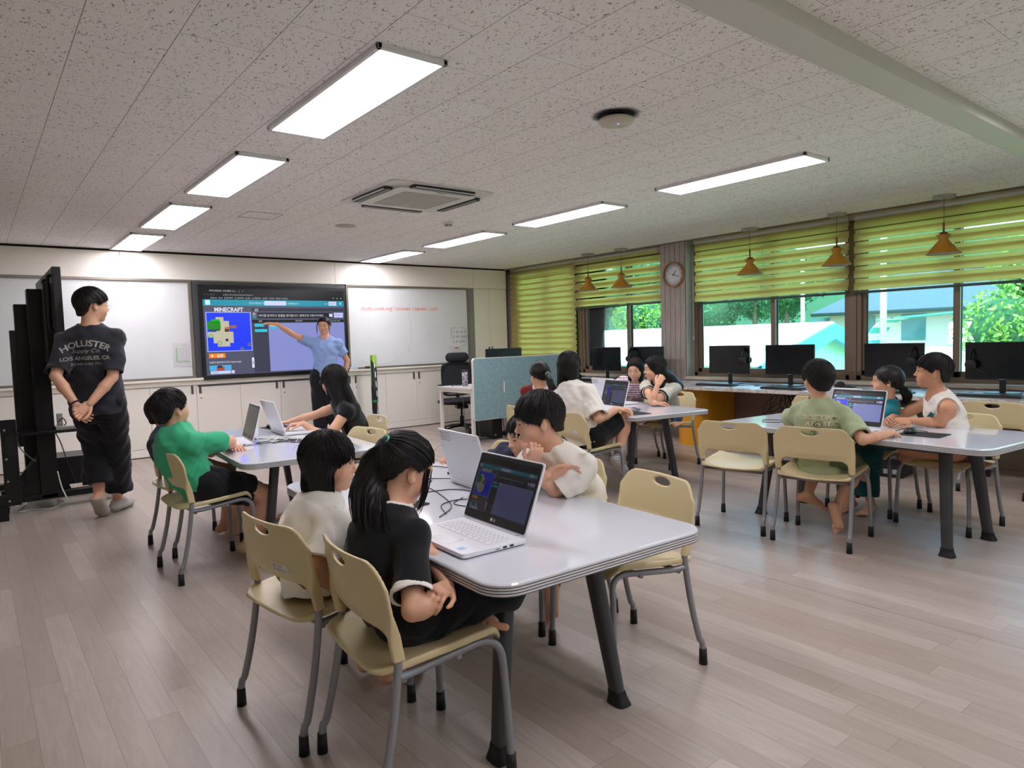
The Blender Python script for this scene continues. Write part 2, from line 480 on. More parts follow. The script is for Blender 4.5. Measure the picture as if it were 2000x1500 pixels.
def slab(name, a, b, m):
    return struct(MB().cbox(a, b).build(name, m))
slab('floor', (XL, YB, -0.1), (7.3, 9.5, 0.0), M_FLOOR)
slab('ceiling', (XL, YB, ZC), (7.35, 9.5, ZC + 0.12), M_CEIL)
# seam in the floor covering
struct(MB().add([(3.128, -1.5, .0006), (3.131, -1.5, .0006), (3.106, 4.2, .0006), (3.103, 4.2, .0006)], [(0, 1, 2, 3)]).build('trim_1', mat('seam', '5e534a', 0.6)))
# beam crossing the ceiling
slab('trim_2', (XL, 1.30, ZC - 0.062), (XW + .05, 1.445, ZC), mat('beam_paint', 'cfccc6', 0.6))
slab('wall_left', (XL - 0.1, YB, 0), (XL, 9.5, ZC), M_WALL)
slab('wall_back', (XL, YB - 0.1, 0), (7.35, YB, ZC), M_WALL)
slab('wall_front', (XL, 9.30, 0), (7.35, 9.5, ZC), M_WALL)
# window wall: low part, head, pier between windows
mb = MB()
mb.cbox((XW, YB, 0), (7.35, 9.30, .70)); mb.cbox((7.06, YB, 2.36), (7.35, 9.30, ZC))
mb.cbox((7.06, 8.70, .7), (7.35, 9.30, 2.4))
struct(mb.build('wall_right', M_PANEL))
mb = MB(); mb.cbox((6.995, 5.26, 0), (7.35, 5.65, ZC), 0)
ys = [5.262, 5.338, 5.416, 5.494, 5.572, 5.648]
for a, b in zip(ys[:-1], ys[1:]): mb.cbox((6.975, a + .003, 0), (6.997, b - .003, ZC), 0)
mb.cbox((6.9955, 5.262, 0), (6.9965, 5.648, ZC), 1)
struct(mb.build('trim_3', [M_PANEL, M_BLACK]))
# smooth pale reveal of the pier
slab('trim_4', (6.99, 5.248, .69), (7.30, 5.262, ZC), mat('reveal_laminate', 'b9bdb4', 0.45))
# dark wood boards under the counter
mb = MB()
for k in range(14):
    y0 = 8.2 - k * 0.82
    mb.cbox((6.955, y0 - .81, 0.0), (6.979, y0, .655), 0)
struct(mb.build('trim_5', [M_PANELD]))
# dark gap between ceiling and fascia
slab('trim_6', (XL, YF + .004, ZC - .022), (XW, 9.3, ZC), M_BLACK)
slab('trim_7', (6.955, YB, ZC - .012), (6.985, 9.3, ZC), mat('ceiling_edge_trim', '6f6b64', .5))
# inner sill
slab('trim_8', (6.955, YB, .70), (7.16, 5.255, .735), mat('sill_stone', 'c9bfae', .45, var=(14, .06)))
slab('trim_9', (6.955, 5.655, .70), (7.16, 8.84, .735), MATS['sill_stone'])

# ---- windows
g = NT('tinted_glass'); m = g.m
for l in list(g.L): g.L.remove(l)
out = g.n['Material Output']; g.n.remove(g.b)
tr = g.n.new('ShaderNodeBsdfTransparent'); tr.inputs[0].default_value = (0.74, 0.95, 0.95, 1)
gl = g.n.new('ShaderNodeBsdfGlossy'); gl.inputs['Roughness'].default_value = 0.02
fr = g.n.new('ShaderNodeFresnel'); fr.inputs[0].default_value = 1.45
mx = g.n.new('ShaderNodeMixShader'); g.L.new(fr.outputs[0], mx.inputs[0]); g.L.new(tr.outputs[0], mx.inputs[1]); g.L.new(gl.outputs[0], mx.inputs[2]); g.L.new(mx.outputs[0], out.inputs[0])
M_GLASS = m
win_n = 0
def window(y0, y1, ym, z0=.735, z1=2.36):
    """sliding window between y0<y1 seen from inside; ym: meeting stile"""
    global win_n; win_n += 1
    r = bpy.data.objects.new('window_%d' % win_n, None); C.objects.link(r); r['kind'] = 'structure'
    mb = MB(); t = .045
    mb.cbox((7.13, y0, z0), (7.25, y0 + t, z1)); mb.cbox((7.13, y1 - t, z0), (7.25, y1, z1)); mb.cbox((7.13, y0, z0), (7.25, y1, z0 + .05)); mb.cbox((7.13, y0, z1 - .05), (7.25, y1, z1))
    mb.build('window_frame', M_FRAMEB, r, bevel=.003)
    for k, (a, b, x) in enumerate(((ym - .03, y1 - .035, 7.16), (y0 + .035, ym + .03, 7.21))):
        s = MB(); w_ = .052
        for q in ((a, a + w_), (b - w_, b)): s.cbox((x, q[0], z0 + .03), (x + .035, q[1], z1 - .04))
        s.cbox((x, a, z0 + .03), (x + .035, b, z0 + .10)); s.cbox((x, a, z1 - .10), (x + .035, b, z1 - .03))
        for q in ((a + w_, a + w_ + .006), (b - w_ - .006, b - w_)): s.cbox((x + .008, q[0], z0 + .1), (x + .03, q[1], z1 - .1), 1)
        sa = s.build('window_sash', [M_FRAMEB, M_FRAMEK], r, bevel=.002)
        MB().cbox((x + .014, a + w_, z0 + .10), (x + .020, b - w_, z1 - .10)).build('window_pane', M_GLASS, sa)
    return r
window(7.28, 8.70, 7.95)
window(5.655, 7.24, 6.37)
window(3.32, 5.245, 4.20)
window(1.42, 3.25, 2.36)
window(-0.50, 1.36, .42)
window(-2.4, -.56, -1.5)
for a, b in ((3.25, 3.32), (1.36, 1.42), (-.56, -.50), (7.24, 7.28), (-3.6, -2.4)):
    slab('trim_%d' % (10 + int(abs(a) * 7)), (7.12, a, .735), (7.33, b, 2.36), M_FRAMEB)

# ---- front wall of cupboards, whiteboards and screen
def fpanel(name, x0, x1, z0, z1, y=YF, d=.02, m=None, parent=None, bevel=.0015):
    return MB().cbox((x0, y, z0), (x1, y + d, z1)).build(name, m or M_CAB, parent, bevel)
fas = thing('fascia_panel', 'long white fascia boards above the whiteboards, under the ceiling', 'wall panel', (0, 0, 0))
for a, b in ((XL, 1.40), (1.404, 3.99), (3.994, 6.32), (6.324, 6.975)): fpanel('board', a, b, 2.088, ZC - .024, parent=fas)
carc = struct(MB().cbox((XL, YF + .03, .10), (6.975, 9.3, 2.09)).cbox((XL, YF + .01, 0), (6.975, 9.3, .10)).build('trim_40', M_CAB))
bm_ = struct(MB().cbox((XL, YF - .004, 0.012), (6.975, YF + .02, .10)).cbox((XL, YF + .001, 0), (6.975, YF + .02, .012), 1).build('baseboard_front', [M_CAB, M_BLACK]))
M_HAND = mat('recess_handle', '9a9896', .3, metal=.7)
def door(parent, x0, x1, z0, z1, hx=None, hz=None, lock=False):
    dr = fpanel('cabinet_door', x0 + .0018, x1 - .0018, z0, z1, parent=parent)
    if hx:
        h = MB(); h.cbox((hx - .016, YF - .003, hz - .055), (hx + .016, YF + .002, hz + .055), 0); h.cbox((hx - .009, YF - .004, hz - .045), (hx + .004, YF - .002, hz + .045), 1)
        h.build('handle', [M_HAND, M_GREYDK], dr)
    if lock: MB().tube([(hx + .006, YF - .004, hz - .11), (hx + .006, YF, hz - .11)], .008, 12).build('lock', M_GREYDK, dr)
xs = [-2.5, -1.98, -1.45, -.93, -.40, .10, .60, 1.105, 1.62, 2.132, 2.652, 3.161, 3.675, 4.185, 4.70, 5.216, 5.735, 6.255]
n = 0
for k in range(0, len(xs) - 1, 2):
    a, b = xs[k], xs[k + 1]; c_ = xs[k + 2] if k + 2 < len(xs) else 6.25
    desc = {0: 'at the far left end of the row', 2: 'left of the black stand', 4: 'behind the bare black frame at the left edge', 6: 'behind the black display stand and the man in the dark shirt', 8: 'behind the boy in the green shirt, left of the screen', 10: 'under the big screen', 12: 'behind the teacher, under the right end of the screen', 14: 'right of the green and black mat roll', 16: 'behind the black office chair'}[k]
    cb = thing('base_cabinet', 'low white two-door cupboard ' + desc, 'cabinet', (0, 0, 0), group='low white cupboards along the front wall')
    door(cb, a, b, .104, .812, b - .045, .765, False)
    if k + 2 < len(xs): door(cb, b, c_, .104, .812, b + .045, .765, True)
led = struct(MB().cbox((XL, YF - .006, .820), (6.25, 9.2, .905)).build('trim_41', M_CAB, bevel=.002))
tc_ = thing('tall_cabinet', 'tall white two-door cupboard in the corner beside the green blind', 'cabinet')
door(tc_, 6.315, 6.625, .104, 2.082, 6.595, 1.10); door(tc_, 6.625, 6.972, .104, 2.082, 6.655, 1.10, True)
MB().cbox((6.215, YF - .006, .104), (6.312, YF + .03, 2.085)).build('side_strip', mat('grey_strip', '8d8b93', .4, metal=.3), tc_, .002)
# small label on a cupboard
# whiteboards
g = NT('whiteboard'); p = g.xyz(g.tc.outputs['Object'])
sm = g.noise(g.comb(p[0], g.math('MULTIPLY', p[2], 1.0), 0.0), 2.5, 4, .6)
g.L.new(g.ramp(sm, [(.3, srgb('e2e6e8')), (.7, srgb('e8ecee'))]), g.b.inputs['Base Color']); g.b.inputs['Roughness'].default_value = .16
M_WB = g.m
def whiteboard(x0, x1, z0, z1, label):
    t = thing('whiteboard', label, 'whiteboard')
    MB().cbox((x0 + .02, YF + .012, z0 + .02), (x1 - .02, YF + .028, z1 - .02)).build('writing_surface', M_WB, t)
    f = MB()
    f.cbox((x0, YF - .012, z1 - .028), (x1, YF + .03, z1)); f.cbox((x0, YF - .018, z0), (x1, YF + .03, z0 + .026)); f.cbox((x0, YF - .008, z0), (x0 + .03, YF + .03, z1)); f.cbox((x1 - .03, YF - .008, z0), (x1, YF + .03, z1))
    f.build('frame', mat('champagne_aluminium', '8d867c', .35, metal=.6), t, .002)
    return t
whiteboard(XL + .05, 2.135, .905, 2.088, 'large whiteboard left of the screen, nearly blank, behind the man in the dark shirt')
wb2 = whiteboard(4.14, 6.213, .905, 2.088, 'large whiteboard right of the screen with a line of red handwriting')
# handwriting on the right board
def ink(txt, x, z, size, m, parent=None, name='handwriting', shear=.15, y=YF + .010, align='LEFT', space=1.0):
    V, F = text_geo(txt, size, shear=shear, align=align, space=space)
    return MB().add(np.stack([V[:, 0] + x, np.full(len(V), y), V[:, 1] + z], -1), F).build(name, m, parent)
M_RED = mat('red_marker', 'e0685c', .5); M_INK = mat('black_marker', '3c4048', .5); M_FAINT = mat('faint_marker', 'b4bcc2', .5)
o = ink('studio.code.org / courses / aquatic / unit', 4.36, 1.735, .078, M_RED, wb2, shear=.2); o['label'] = 'red handwriting'
MB().tube([(4.98 + .18 * math.sin(t), YF + .010, 1.45 + .42 * math.cos(t)) for t in np.linspace(.9, 2.5, 14)], .0018, 4).build('marker_stroke', M_FAINT, wb2)
MB().tube([(4.62 + .30 * math.cos(t), YF + .010, 1.06 - .10 * math.sin(t)) for t in np.linspace(0.2, 3.0, 14)], .0015, 4).build('marker_stroke', M_FAINT, wb2)
memo = MB()
for i, s_ in enumerate(['1. 20 - 8:10', '2. 9:0 - 8:20', '3. H - 8:30']):
    V, F = text_geo(s_, .052, shear=.1); memo.add(np.stack([V[:, 0] + 5.90, np.full(len(V), YF + .010), V[:, 1] + 1.385 - i * .075], -1), F)
for a in (((5.87, 1.46), (5.87, 1.28)), ((5.87, 1.46), (5.98, 1.47)), ((6.05, 1.47), (6.15, 1.455)), ((6.15, 1.455), (6.155, 1.19)), ((5.93, 1.175), (6.155, 1.19))):
    memo.tube([(a[0][0], YF + .010, a[0][1]), (a[1][0], YF + .010, a[1][1])], .002, 4)
memo.build('handwriting', M_INK, wb2)['label'] = 'small black handwriting in a box'
# ================================================================ BIG SCREEN
def ui_mesh(w_, h_, bright, big=True, seed=1):
    """lit picture of a coding page on a plane of size w x h: local x right, y up, z out; returns MB and materials"""
    mb = MB(); mats = []; idx = {}
    def M(col, s=1.0):
        k = (col, s)
        if k not in idx: idx[k] = len(mats); mats.append(emis('ui_%s_%.2f_%.2f' % (col, s, bright), col, s * bright))
        return idx[k]
    lev = [0.0]
    def R(u0, v0, u1, v1, col, z=1, s=1.0):
        x0, x1, y0, y1 = u0 * w_, u1 * w_, (1 - v1) * h_, (1 - v0) * h_; zz = z * (.0004 if big else .00012)
        mb.add([(x0, y0, zz), (x1, y0, zz), (x1, y1, zz), (x0, y1, zz)], [(0, 1, 2, 3)], M(col, s))
    def T(txt, u, v, hgt, col, z=3, align='LEFT', shear=0, bold=0.0, sx=1.0):
        V, F = text_geo(txt, hgt * h_, align=align, shear=shear, bold=bold); zz = z * (.0004 if big else .00012)
        mb.add(np.stack([V[:, 0] * sx + u * w_, V[:, 1] + (1 - v) * h_, np.full(len(V), zz)], -1), F, M(col))
    R(0, 0, 1, 1, '4c4e63', 0)
    R(0, 0, 1, .128, '06080f', 1)
    R(0, .128, 1, .198, '1c8ea6', 1)
    T('마인크래프트 수업 활동', .30, .176, .026, 'c8eef2', 4); R(.405, .138, .56, .19, 'c9cdf0', 2); T('- - - - - - - - - -', .42, .172, .02, '8b90b8', 4); T('완료했습니다', .57, .176, .026, 'c8eef2', 4)
    R(.835, .14, .875, .185, '127a90', 2); T('더보기', .84, .174, .022, 'c8eef2', 4); R(.88, .138, .94, .188, 'c9cdf0', 2); T('계속하기', .885, .174, .022, '40507a', 4)
    R(.015, .133, .046, .19, 'bfe9ee', 2); R(.965, .15, .98, .156, 'e8f6f8', 2); R(.965, .165, .98, .171, 'e8f6f8', 2)
    T('마인크래프트, 수업 활동, Co...    x    +', .045, .036, .024, 'c3c6cf', 3); T('studio.code.org/s/mc/lessons/1/levels/1', .13, .078, .022, 'aeb4c0', 3)
    T('<   >   o   |', .012, .078, .024, 'aeb4c0', 3)
    T('Address   [] AI   [] 즐겨찾기   [] 교육자료   [] 음악   [] 게임자료   [] 영어   네이버   유튜브 수업자료', .05, .116, .022, 'b9bec8', 3)
    for k in range(3): R(.915 + .03 * k, .09, .923 + .03 * k, .1, 'c3c6cf', 2)
    # left column: title, map, button
    T('MINECRAFT', .068, .268, .066, '9a9aaa', 3, bold=.035, sx=.92); T('MINECRAFT', .069, .265, .066, 'd8d8e6', 4, bold=.02, sx=.92)
    R(.012, .272, .308, .728, '9db0e8', 1); R(.018, .28, .302, .72, '1437f0', 2)
    for a in ((.075, .33, .125, .50), (.125, .375, .16, .50), (.02, .50, .185, .56), (.055, .56, .185, .63), (.08, .63, .16, .67)): R(*a, 'b9b59c', 3)
    for a, c_ in (((.02, .38, .105, .47), '13831b'), ((.045, .355, .10, .40), '17a01e'), ((.03, .47, .10, .488), '0c4d12'), ((.13, .445, .158, .468), 'b96a2c'), ((.13, .468, .158, .50), '4d2a12'), ((.158, .425, .208, .46), '85605c'), ((.225, .685, .25, .72), '5a5c86'), ((.275, .635, .3, .675), '5a5c86'), ((.132, .58, .15, .61), '14354e')): R(*a, c_, 4)
    for cx_, cy_ in ((.04, .545), (.095, .63)):
        for k in range(6):
            a = k * 1.05; R(cx_ - .002 + .012 * math.cos(a) - .004, cy_ + .02 * math.sin(a) - .004, cx_ + .012 * math.cos(a) + .004, cy_ + .02 * math.sin(a) + .006, '4f9a3c', 5)
    R(.02, .748, .125, .80, 'e87f22', 2); mb.add([((.035) * w_, (1 - .788) * h_, .002 if big else .0005), (.05 * w_, (1 - .774) * h_, .002 if big else .0005), (.035 * w_, (1 - .76) * h_, .002 if big else .0005)], [(0, 1, 2)], M('fff6ee'))
    T('실행', .07, .79, .038, 'fff0e0', 4, bold=.01)
    T('도움이 필요하신가요? Need help?', .02, .86, .026, 'e4e6f0', 3)
    R(.02, .885, .16, .945, '4aa6dc', 2); R(.065, .90, .115, .945, 'a8473c', 3); R(.07, .888, .10, .915, '20304a', 4); R(.025, .95, .155, .985, 'c3ccf0', 2); T('미리보기', .03, .978, .022, '40486a', 4); R(.16, .95, .18, .985, 'c3ccf0', 2)
    R(.300, .81, .315, .93, 'e2e6f8', 2); R(.3045, .85, .3105, .89, '6f7592', 3)
    # right side
    R(.315, .222, .995, .262, '2d2f3e', 1); T('설명', .335, .25, .024, 'e2e2ea', 3); R(.335, .256, .36, .26, 'e2e2ea', 3)
    R(.355, .278, .905, .345, '14161f', 2); T('바다를 탐색하고 동물을 찾아봅시다. 블록으로 이동시키세요.', .362, .325, .033, 'd5d6de', 3)
    R(.32, .285, .343, .345, '3a7f8e', 2); R(.324, .278, .339, .305, 'b98e72', 3)
    R(.88, .29, .905, .33, 'cfd2ea', 3); R(.918, .278, .99, .34, 'b9bce8', 2); T('지도 보기', .925, .315, .02, '50557c', 3)
    R(.315, .362, .425, .99, '37394a', 1); R(.315, .366, .995, .395, '101219', 2)
    T('블록', .36, .388, .022, 'c8c8d0', 3); T('작업 영역', .62, .388, .022, 'c8c8d0', 3); T('다시 시작  버전', .89, .388, .02, 'c8c8d0', 3)
    R(.425, .402, .995, .985, '8289c4', 2)
    R(.33, .41, .395, .445, '2cc4d8', 2); R(.33, .475, .415, .508, '2cc4d8', 2); T('moveForward', .336, .434, .02, '0d5a70', 4); T('turn left', .336, .498, .02, '0d5a70', 4)
    R(.435, .412, .49, .442, 'f08a3c', 3); R(.435, .442, .495, .47, '2cb4d8', 3); T('실행하면', .44, .434, .02, 'fff0e0', 4)
    return mb, mats
sc_ = thing('interactive_display', 'big wall display showing a blue and green map game page beside a lavender work area', 'screen')
MB().cbox((2.150, YF - .004, .795), (4.132, YF + .05, 2.075)).build('surround', mat('dark_grey_panel', '4b4d50', .45), sc_, .002)
mb = MB(); X0, X1, Z0, Z1 = 2.224, 4.100, .905, 2.020
mb.cbox((X0 - .012, YF - .055, Z0 - .030), (X1 + .012, YF - .004, Z1 + .014)).build('bezel', M_BLACKPL, sc_, .004)
mb, mm = ui_mesh(X1 - X0 - .05, Z1 - Z0 - .05, .60)
mb.xf(mtx((X0 + .025, YF - .0565, Z0 + .02), (1, 0, 0), (0, 0, 1), (0, -1, 0))).build('display_picture', mm, sc_)

# ================================================================ CEILING FITTINGS
M_LED = emis('led_diffuser', 'fff8ff', LED_POWER)
rows = [('left', 1.458, y) for y in (3.01, 4.785, 6.475, 8.135, .50, -1.25)] + [('right', 4.452, y) for y in (2.90, 4.70, 6.42, 8.09, .45, -1.25)]
names = ['nearest and largest ceiling light of the left row', 'second ceiling light of the left row, counting from the camera', 'third ceiling light of the left row', 'farthest ceiling light of the left row, above the left whiteboard', 'ceiling light behind the camera in the left row', 'ceiling light far behind the camera in the left row',
         'nearest ceiling light of the right row, beside the beam', 'second ceiling light of the right row, right of the air conditioner', 'third ceiling light of the right row', 'farthest ceiling light of the right row, near the front wall', 'ceiling light behind the camera in the right row', 'ceiling light far behind the camera in the right row']
first = None
for (side, x, y), nm in zip(rows, names):
    if first is None:
        first = thing('ceiling_light', '', 'light', (0, 0, 0), 0, 'flat LED panels on the ceiling')
        f = MB(); W_, L_, t_ = .318 / 2, 1.235 / 2, .018
        f.cbox((-W_, -L_, -.022), (-W_ + t_, L_, 0)); f.cbox((W_ - t_, -L_, -.022), (W_, L_, 0)); f.cbox((-W_, -L_, -.022), (W_, -L_ + t_, 0)); f.cbox((-W_, L_ - t_, -.022), (W_, L_, 0))
        f.build('frame', mat('light_frame', 'e2e0e2', .5), first, .002)
        MB().cbox((-W_ + t_, -L_ + t_, -.016), (W_ - t_, L_ - t_, -.006)).build('diffuser', M_LED, first)
        o = first
    else: o = copy_tree(first)
    place(o, (x, y, ZC), 0, nm)
# air conditioner cassette
ac = thing('air_conditioner', 'square white ceiling air conditioner with a grey grille', 'air conditioner', (2.86, 4.74, ZC))
M_ACW = mat('ac_white', 'dcdbd6', .45); M_SLOT = mat('slot_dark', '2a2d33', .5)
f = MB(); a = .455
f.prism(rrect(2 * a, 2 * a, .05), -.012, 0); f.prism(rrect(.70, .70, .06), -.030, -.010)
f.build('panel', M_ACW, ac, .004)
s = MB()
for k in range(17):
    q = -.235 + k * .0294; s.cbox((q, -.25, -.036), (q + .004, .25, -.031), 0)
for k in range(25):
    q = -.245 + k * .0204; s.cbox((-.25, q, -.035), (.25, q + .004, -.031), 0)
gr_ = s.build('intake_grille', M_ACW, ac); MB().cbox((-.25, -.25, -.0315), (.25, .25, -.0302)).build('grille_back', mat('grille_grey', 'a2a49f', .7), gr_)
for k in range(4):
    A = Matrix.Rotation(k * PI / 2, 4, 'Z')
    s = MB().cbox((-.27, .362, -.0335), (.27, .425, -.0118), 1).cbox((-.27, .386, -.036), (.27, .392, -.033), 0)
    s.xf(A).build('air_outlet', [M_ACW, M_SLOT], ac)
    MB().cbox((-.26, .428, -.034), (.26, .440, -.030)).xf(A).build('louvre', M_ACW, ac)
MB().cbox((-.02, -.335, -.0325), (.06, -.325, -.030)).build('badge', mat('badge_grey', '8f9196', .4), ac)
# access point
apt = thing('wireless_access_point', 'round cream wireless access point under a dark round patch on the ceiling', 'access point', (2.72, 2.475, ZC))
MB().lathe([(0, -.058), (.05, -.056), (.082, -.046), (.094, -.032), (.090, -.022), (.0, -.020)], n=48).build('housing', mat('cream_plastic', 'c9bfb0', .45), apt)
MB().lathe([(0.0, -.022), (.055, -.022), (.055, -.001), (0, -.001)], n=32).build('mount', M_BLACKPL, apt)
MB().lathe([(0, -.0615), (.004, -.0605), (.006, -.0585)], c=(-.02, -.03, .002), n=12).build('indicator_light', emis('blue_led', '6a6cff', 2.0), apt)
MB().add([(.03, -.03, -.0570), (.072, -.02, -.0500), (.06, .02, -.0530), (.02, .01, -.0580)], [(0, 3, 2, 1)]).build('label_sticker', mat('brown_sticker', '7a6038', .5), apt)
MB().tube(catmull([(.0, .085, -.001), (.03, .10, -.012), (.04, .06, -.02)], 5), .0025, 6).build('network_cable', mat('blue_cable', '2a4a7e', .4), apt)
g = NT('ceiling_dark_patch'); p = g.xyz(g.tc.outputs['Object']); rr = g.math('SQRT', g.math('ADD', g.math('POWER', p[0], 2.0), g.math('POWER', p[1], 2.0)))
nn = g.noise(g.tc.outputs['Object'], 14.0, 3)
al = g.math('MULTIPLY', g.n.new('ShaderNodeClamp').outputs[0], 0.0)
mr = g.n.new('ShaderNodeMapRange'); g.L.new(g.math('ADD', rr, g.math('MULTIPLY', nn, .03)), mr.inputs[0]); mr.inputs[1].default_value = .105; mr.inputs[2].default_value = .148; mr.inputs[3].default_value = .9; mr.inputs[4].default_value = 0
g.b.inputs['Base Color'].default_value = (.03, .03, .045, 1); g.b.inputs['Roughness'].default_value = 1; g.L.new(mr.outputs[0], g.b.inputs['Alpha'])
MB().lathe([(0, -.0008), (.17, -.0008)], n=32).build('dark_patch', g.m, apt)  # flat dark patch around the mount, fading unevenly towards its rim
# smoke detector, sensor, speaker grille
for q, lab in (((3.70, 5.56, ZC), 'small white smoke detector right of the air conditioner'),):
    sd = thing('smoke_detector', lab, 'detector', q)
    MB().lathe([(.0, -.022), (.052, -.022), (.056, -.012), (.056, 0)], n=32).build('base', M_WHITEPL, sd)
    MB().lathe([(0, -.052), (.02, -.050), (.028, -.040), (.030, -.022)], n=24).build('sensor_head', M_WHITEPL, sd)
    s = MB()
    for k in range(8):
        a = k * PI / 4; s.cbox((.0285 * math.cos(a) - .004, .0285 * math.sin(a) - .004, -.042), (.0285 * math.cos(a) + .004, .0285 * math.sin(a) + .004, -.028))
    s.build('vent', M_BLACKPL, sd)
sp = thing('ceiling_speaker', 'flat round grey ceiling speaker left of the smoke detector', 'speaker', (2.94, 6.22, ZC))
MB().lathe([(0, -.010), (.075, -.010), (.085, -.007), (.098, -.005), (.10, 0)], n=40).build('grille', mat('speaker_grey', 'b2afab', .6), sp)
# access hatch outlines
for k, (x0, y0, x1, y1) in enumerate(((1.93, 5.94, 2.23, 6.23),)):
    s = MB()
    for a, b in (((x0, y0), (x1, y0)), ((x1, y0), (x1, y1)), ((x1, y1), (x0, y1)), ((x0, y1), (x0, y0))): s.tube([(*a, ZC - .001), (*b, ZC - .001)], .002, 4)
    struct(s.build('trim_50', mat('hatch_edge', '6f6b67', .6)))

# ================================================================ PENDANT LAMPS
pl = None
for (x, y, lab) in ((6.775, 6.74, 'yellow cone pendant lamp, leftmost, in front of the left blinds'), (6.80, 6.15, 'yellow cone pendant lamp, second from the left, beside the wall clock'), (6.85, 4.288, 'yellow cone pendant lamp in front of the middle blind, left one'), (6.83, 3.31, 'yellow cone pendant lamp in front of the gap between the two right blinds'), (6.80, 2.347, 'yellow cone pendant lamp at the far right, in front of the right blind')):
    if pl is None:
        pl = thing('pendant_lamp', '', 'lamp', group='yellow pendant lamps over the window counter')
        MB().lathe([(0, -.022), (.085, -.022), (.09, -.016), (.09, 0)], n=32).build('ceiling_plate', mat('plate_grey', 'a9a7a2', .5), pl)
        MB().tube([(0, 0, -.02), (0, 0, -.245)], .0028, 6).build('cord', mat('cord_grey', '6f7278', .5), pl)
        MB().tube([(0, 0, -.235), (0, 0, -.325)], .0085, 12).build('wooden_rod', mat('reddish_wood', '8c4a28', .5), pl)
        MB().lathe([(0.0, -.320), (.030, -.320), (.033, -.326), (.033, -.342), (0, -.342)], n=28).build('wooden_cap', mat('brown_wood', '7a4a2c', .5), pl)
        MB().lathe([(.058, -.340), (.034, -.382), (.138, -.503), (.141, -.507), (.136, -.505), (.032, -.384), (.055, -.342)], n=48).build('lamp_shade', mat('ochre_shade', 'b3801f', .42), pl)
        MB().lathe([(0, -.47), (.02, -.468), (.030, -.45), (.022, -.42), (.015, -.40)], n=20).build('bulb', mat('bulb_glass', 'd5d8d8', .2), pl)
        MB().lathe([(.134, -.503), (.033, -.388)], n=40).build('shade_lining', mat('shade_white', 'cfd2d2', .5), pl)
        o = pl
    else: o = copy_tree(pl)
    place(o, (x, y, ZC - .002), 0, lab)

# ================================================================ BLINDS
g = NT('lime_fabric'); out = g.n['Material Output']
wv = g.noise(g.comb(g.xyz(g.tc.outputs['Object'])[1], g.xyz(g.tc.outputs['Object'])[2], 0.0), 220.0, 1)
cc = g.ramp(wv, [(.3, srgb('d2cb90')), (.7, srgb('dfd8a2'))])
g.L.new(cc, g.b.inputs['Base Color']); g.b.inputs['Roughness'].default_value = .8
tl = g.n.new('ShaderNodeBsdfTranslucent'); tl.inputs[0].default_value = (*srgb('fbecb4'), 1)
mx = g.n.new('ShaderNodeMixShader'); mx.inputs[0].default_value = .62; g.L.new(g.b.outputs[0], mx.inputs[1]); g.L.new(tl.outputs[0], mx.inputs[2]); g.L.new(mx.outputs[0], out.inputs[0])
M_LIME = g.m
def blind(y0, y1, zb, label, gap, p=.1225, band=.074, x=7.035, zt=2.405, closed=False):
    t = thing('roller_blind', label, 'blind', (x, (y0 + y1) / 2, 0), 0, 'lime striped roller blinds on the windows')
    w2 = (y1 - y0) / 2
    fr, bk = MB(), MB()
    z = zb + .03; k = 0
    ov = 2 * band - p + gap     # overlap
    while z < zt - .01:
        zf0, zf1 = z, min(z + band, zt)
        fr.cbox((-.0008, -w2, zf0), (.0008, w2, zf1))
        zb0 = zf0 - p + band - (ov if closed else ov) + p; zb0 = zf1 - ov; zb1 = min(zb0 + band, zt)
        if zb1 > zb0: bk.cbox((.0212, -w2, zb0), (.0228, w2, zb1))
        z += p; k += 1
    fr.build('front_fabric', M_LIME, t); bk.build('rear_fabric', M_LIME, t)
    MB().tube([(.010, -w2 - .002, zb + .008), (.010, w2 + .002, zb + .008)], .017, 12, flat=(1, .8)).build('bottom_rail', mat('rail_green_grey', '4d5a50', .4), t)
    MB().tube([(.02, -w2, zt - .03), (.02, w2, zt - .03)], .026, 12).build('roller', mat('roller_white', 'c5c7bd', .5), t)
    return t
blind(7.285, 8.80, .76, 'lime striped roller blind let right down in the far corner', 0.0, p=.0865, band=.0755 * .86, closed=True)
b2 = blind(5.66, 7.275, 1.675, 'half-lowered lime striped roller blind between the corner blind and the clock', .020)
b3 = blind(3.295, 5.165, 1.622, 'half-lowered lime striped roller blind right of the clock', .007)
b4 = blind(1.30, 3.235, 1.618, 'half-lowered lime striped roller blind at the right edge', .007)
blind(-.6, 1.25, 1.618, 'half-lowered lime striped roller blind beyond the right edge of the photo', .007)
for (bb, yy, xx, z0) in ((b3, 5.21, 7.06, 1.20),):
    s = MB(); s.tube([(xx, yy, 2.36), (xx, yy, z0)], .002, 5); s.tube([(xx + .012, yy - .004, 2.36), (xx + .012, yy - .004, z0)], .002, 5); s.tube([(xx + .006, yy - .002, z0 + .03), (xx + .006, yy - .002, z0 - .02)], .008, 8)
    o = s.build('blind_cord', M_WHITEPL); prop(o, 'thin white beaded blind cord hanging on the pale side of the pillar', 'blind cord')

# ================================================================ CLOCK
ck = thing('wall_clock', 'round wooden-rimmed wall clock on the slatted pillar', 'clock', (6.974, 5.425, 2.008), -PI / 2)
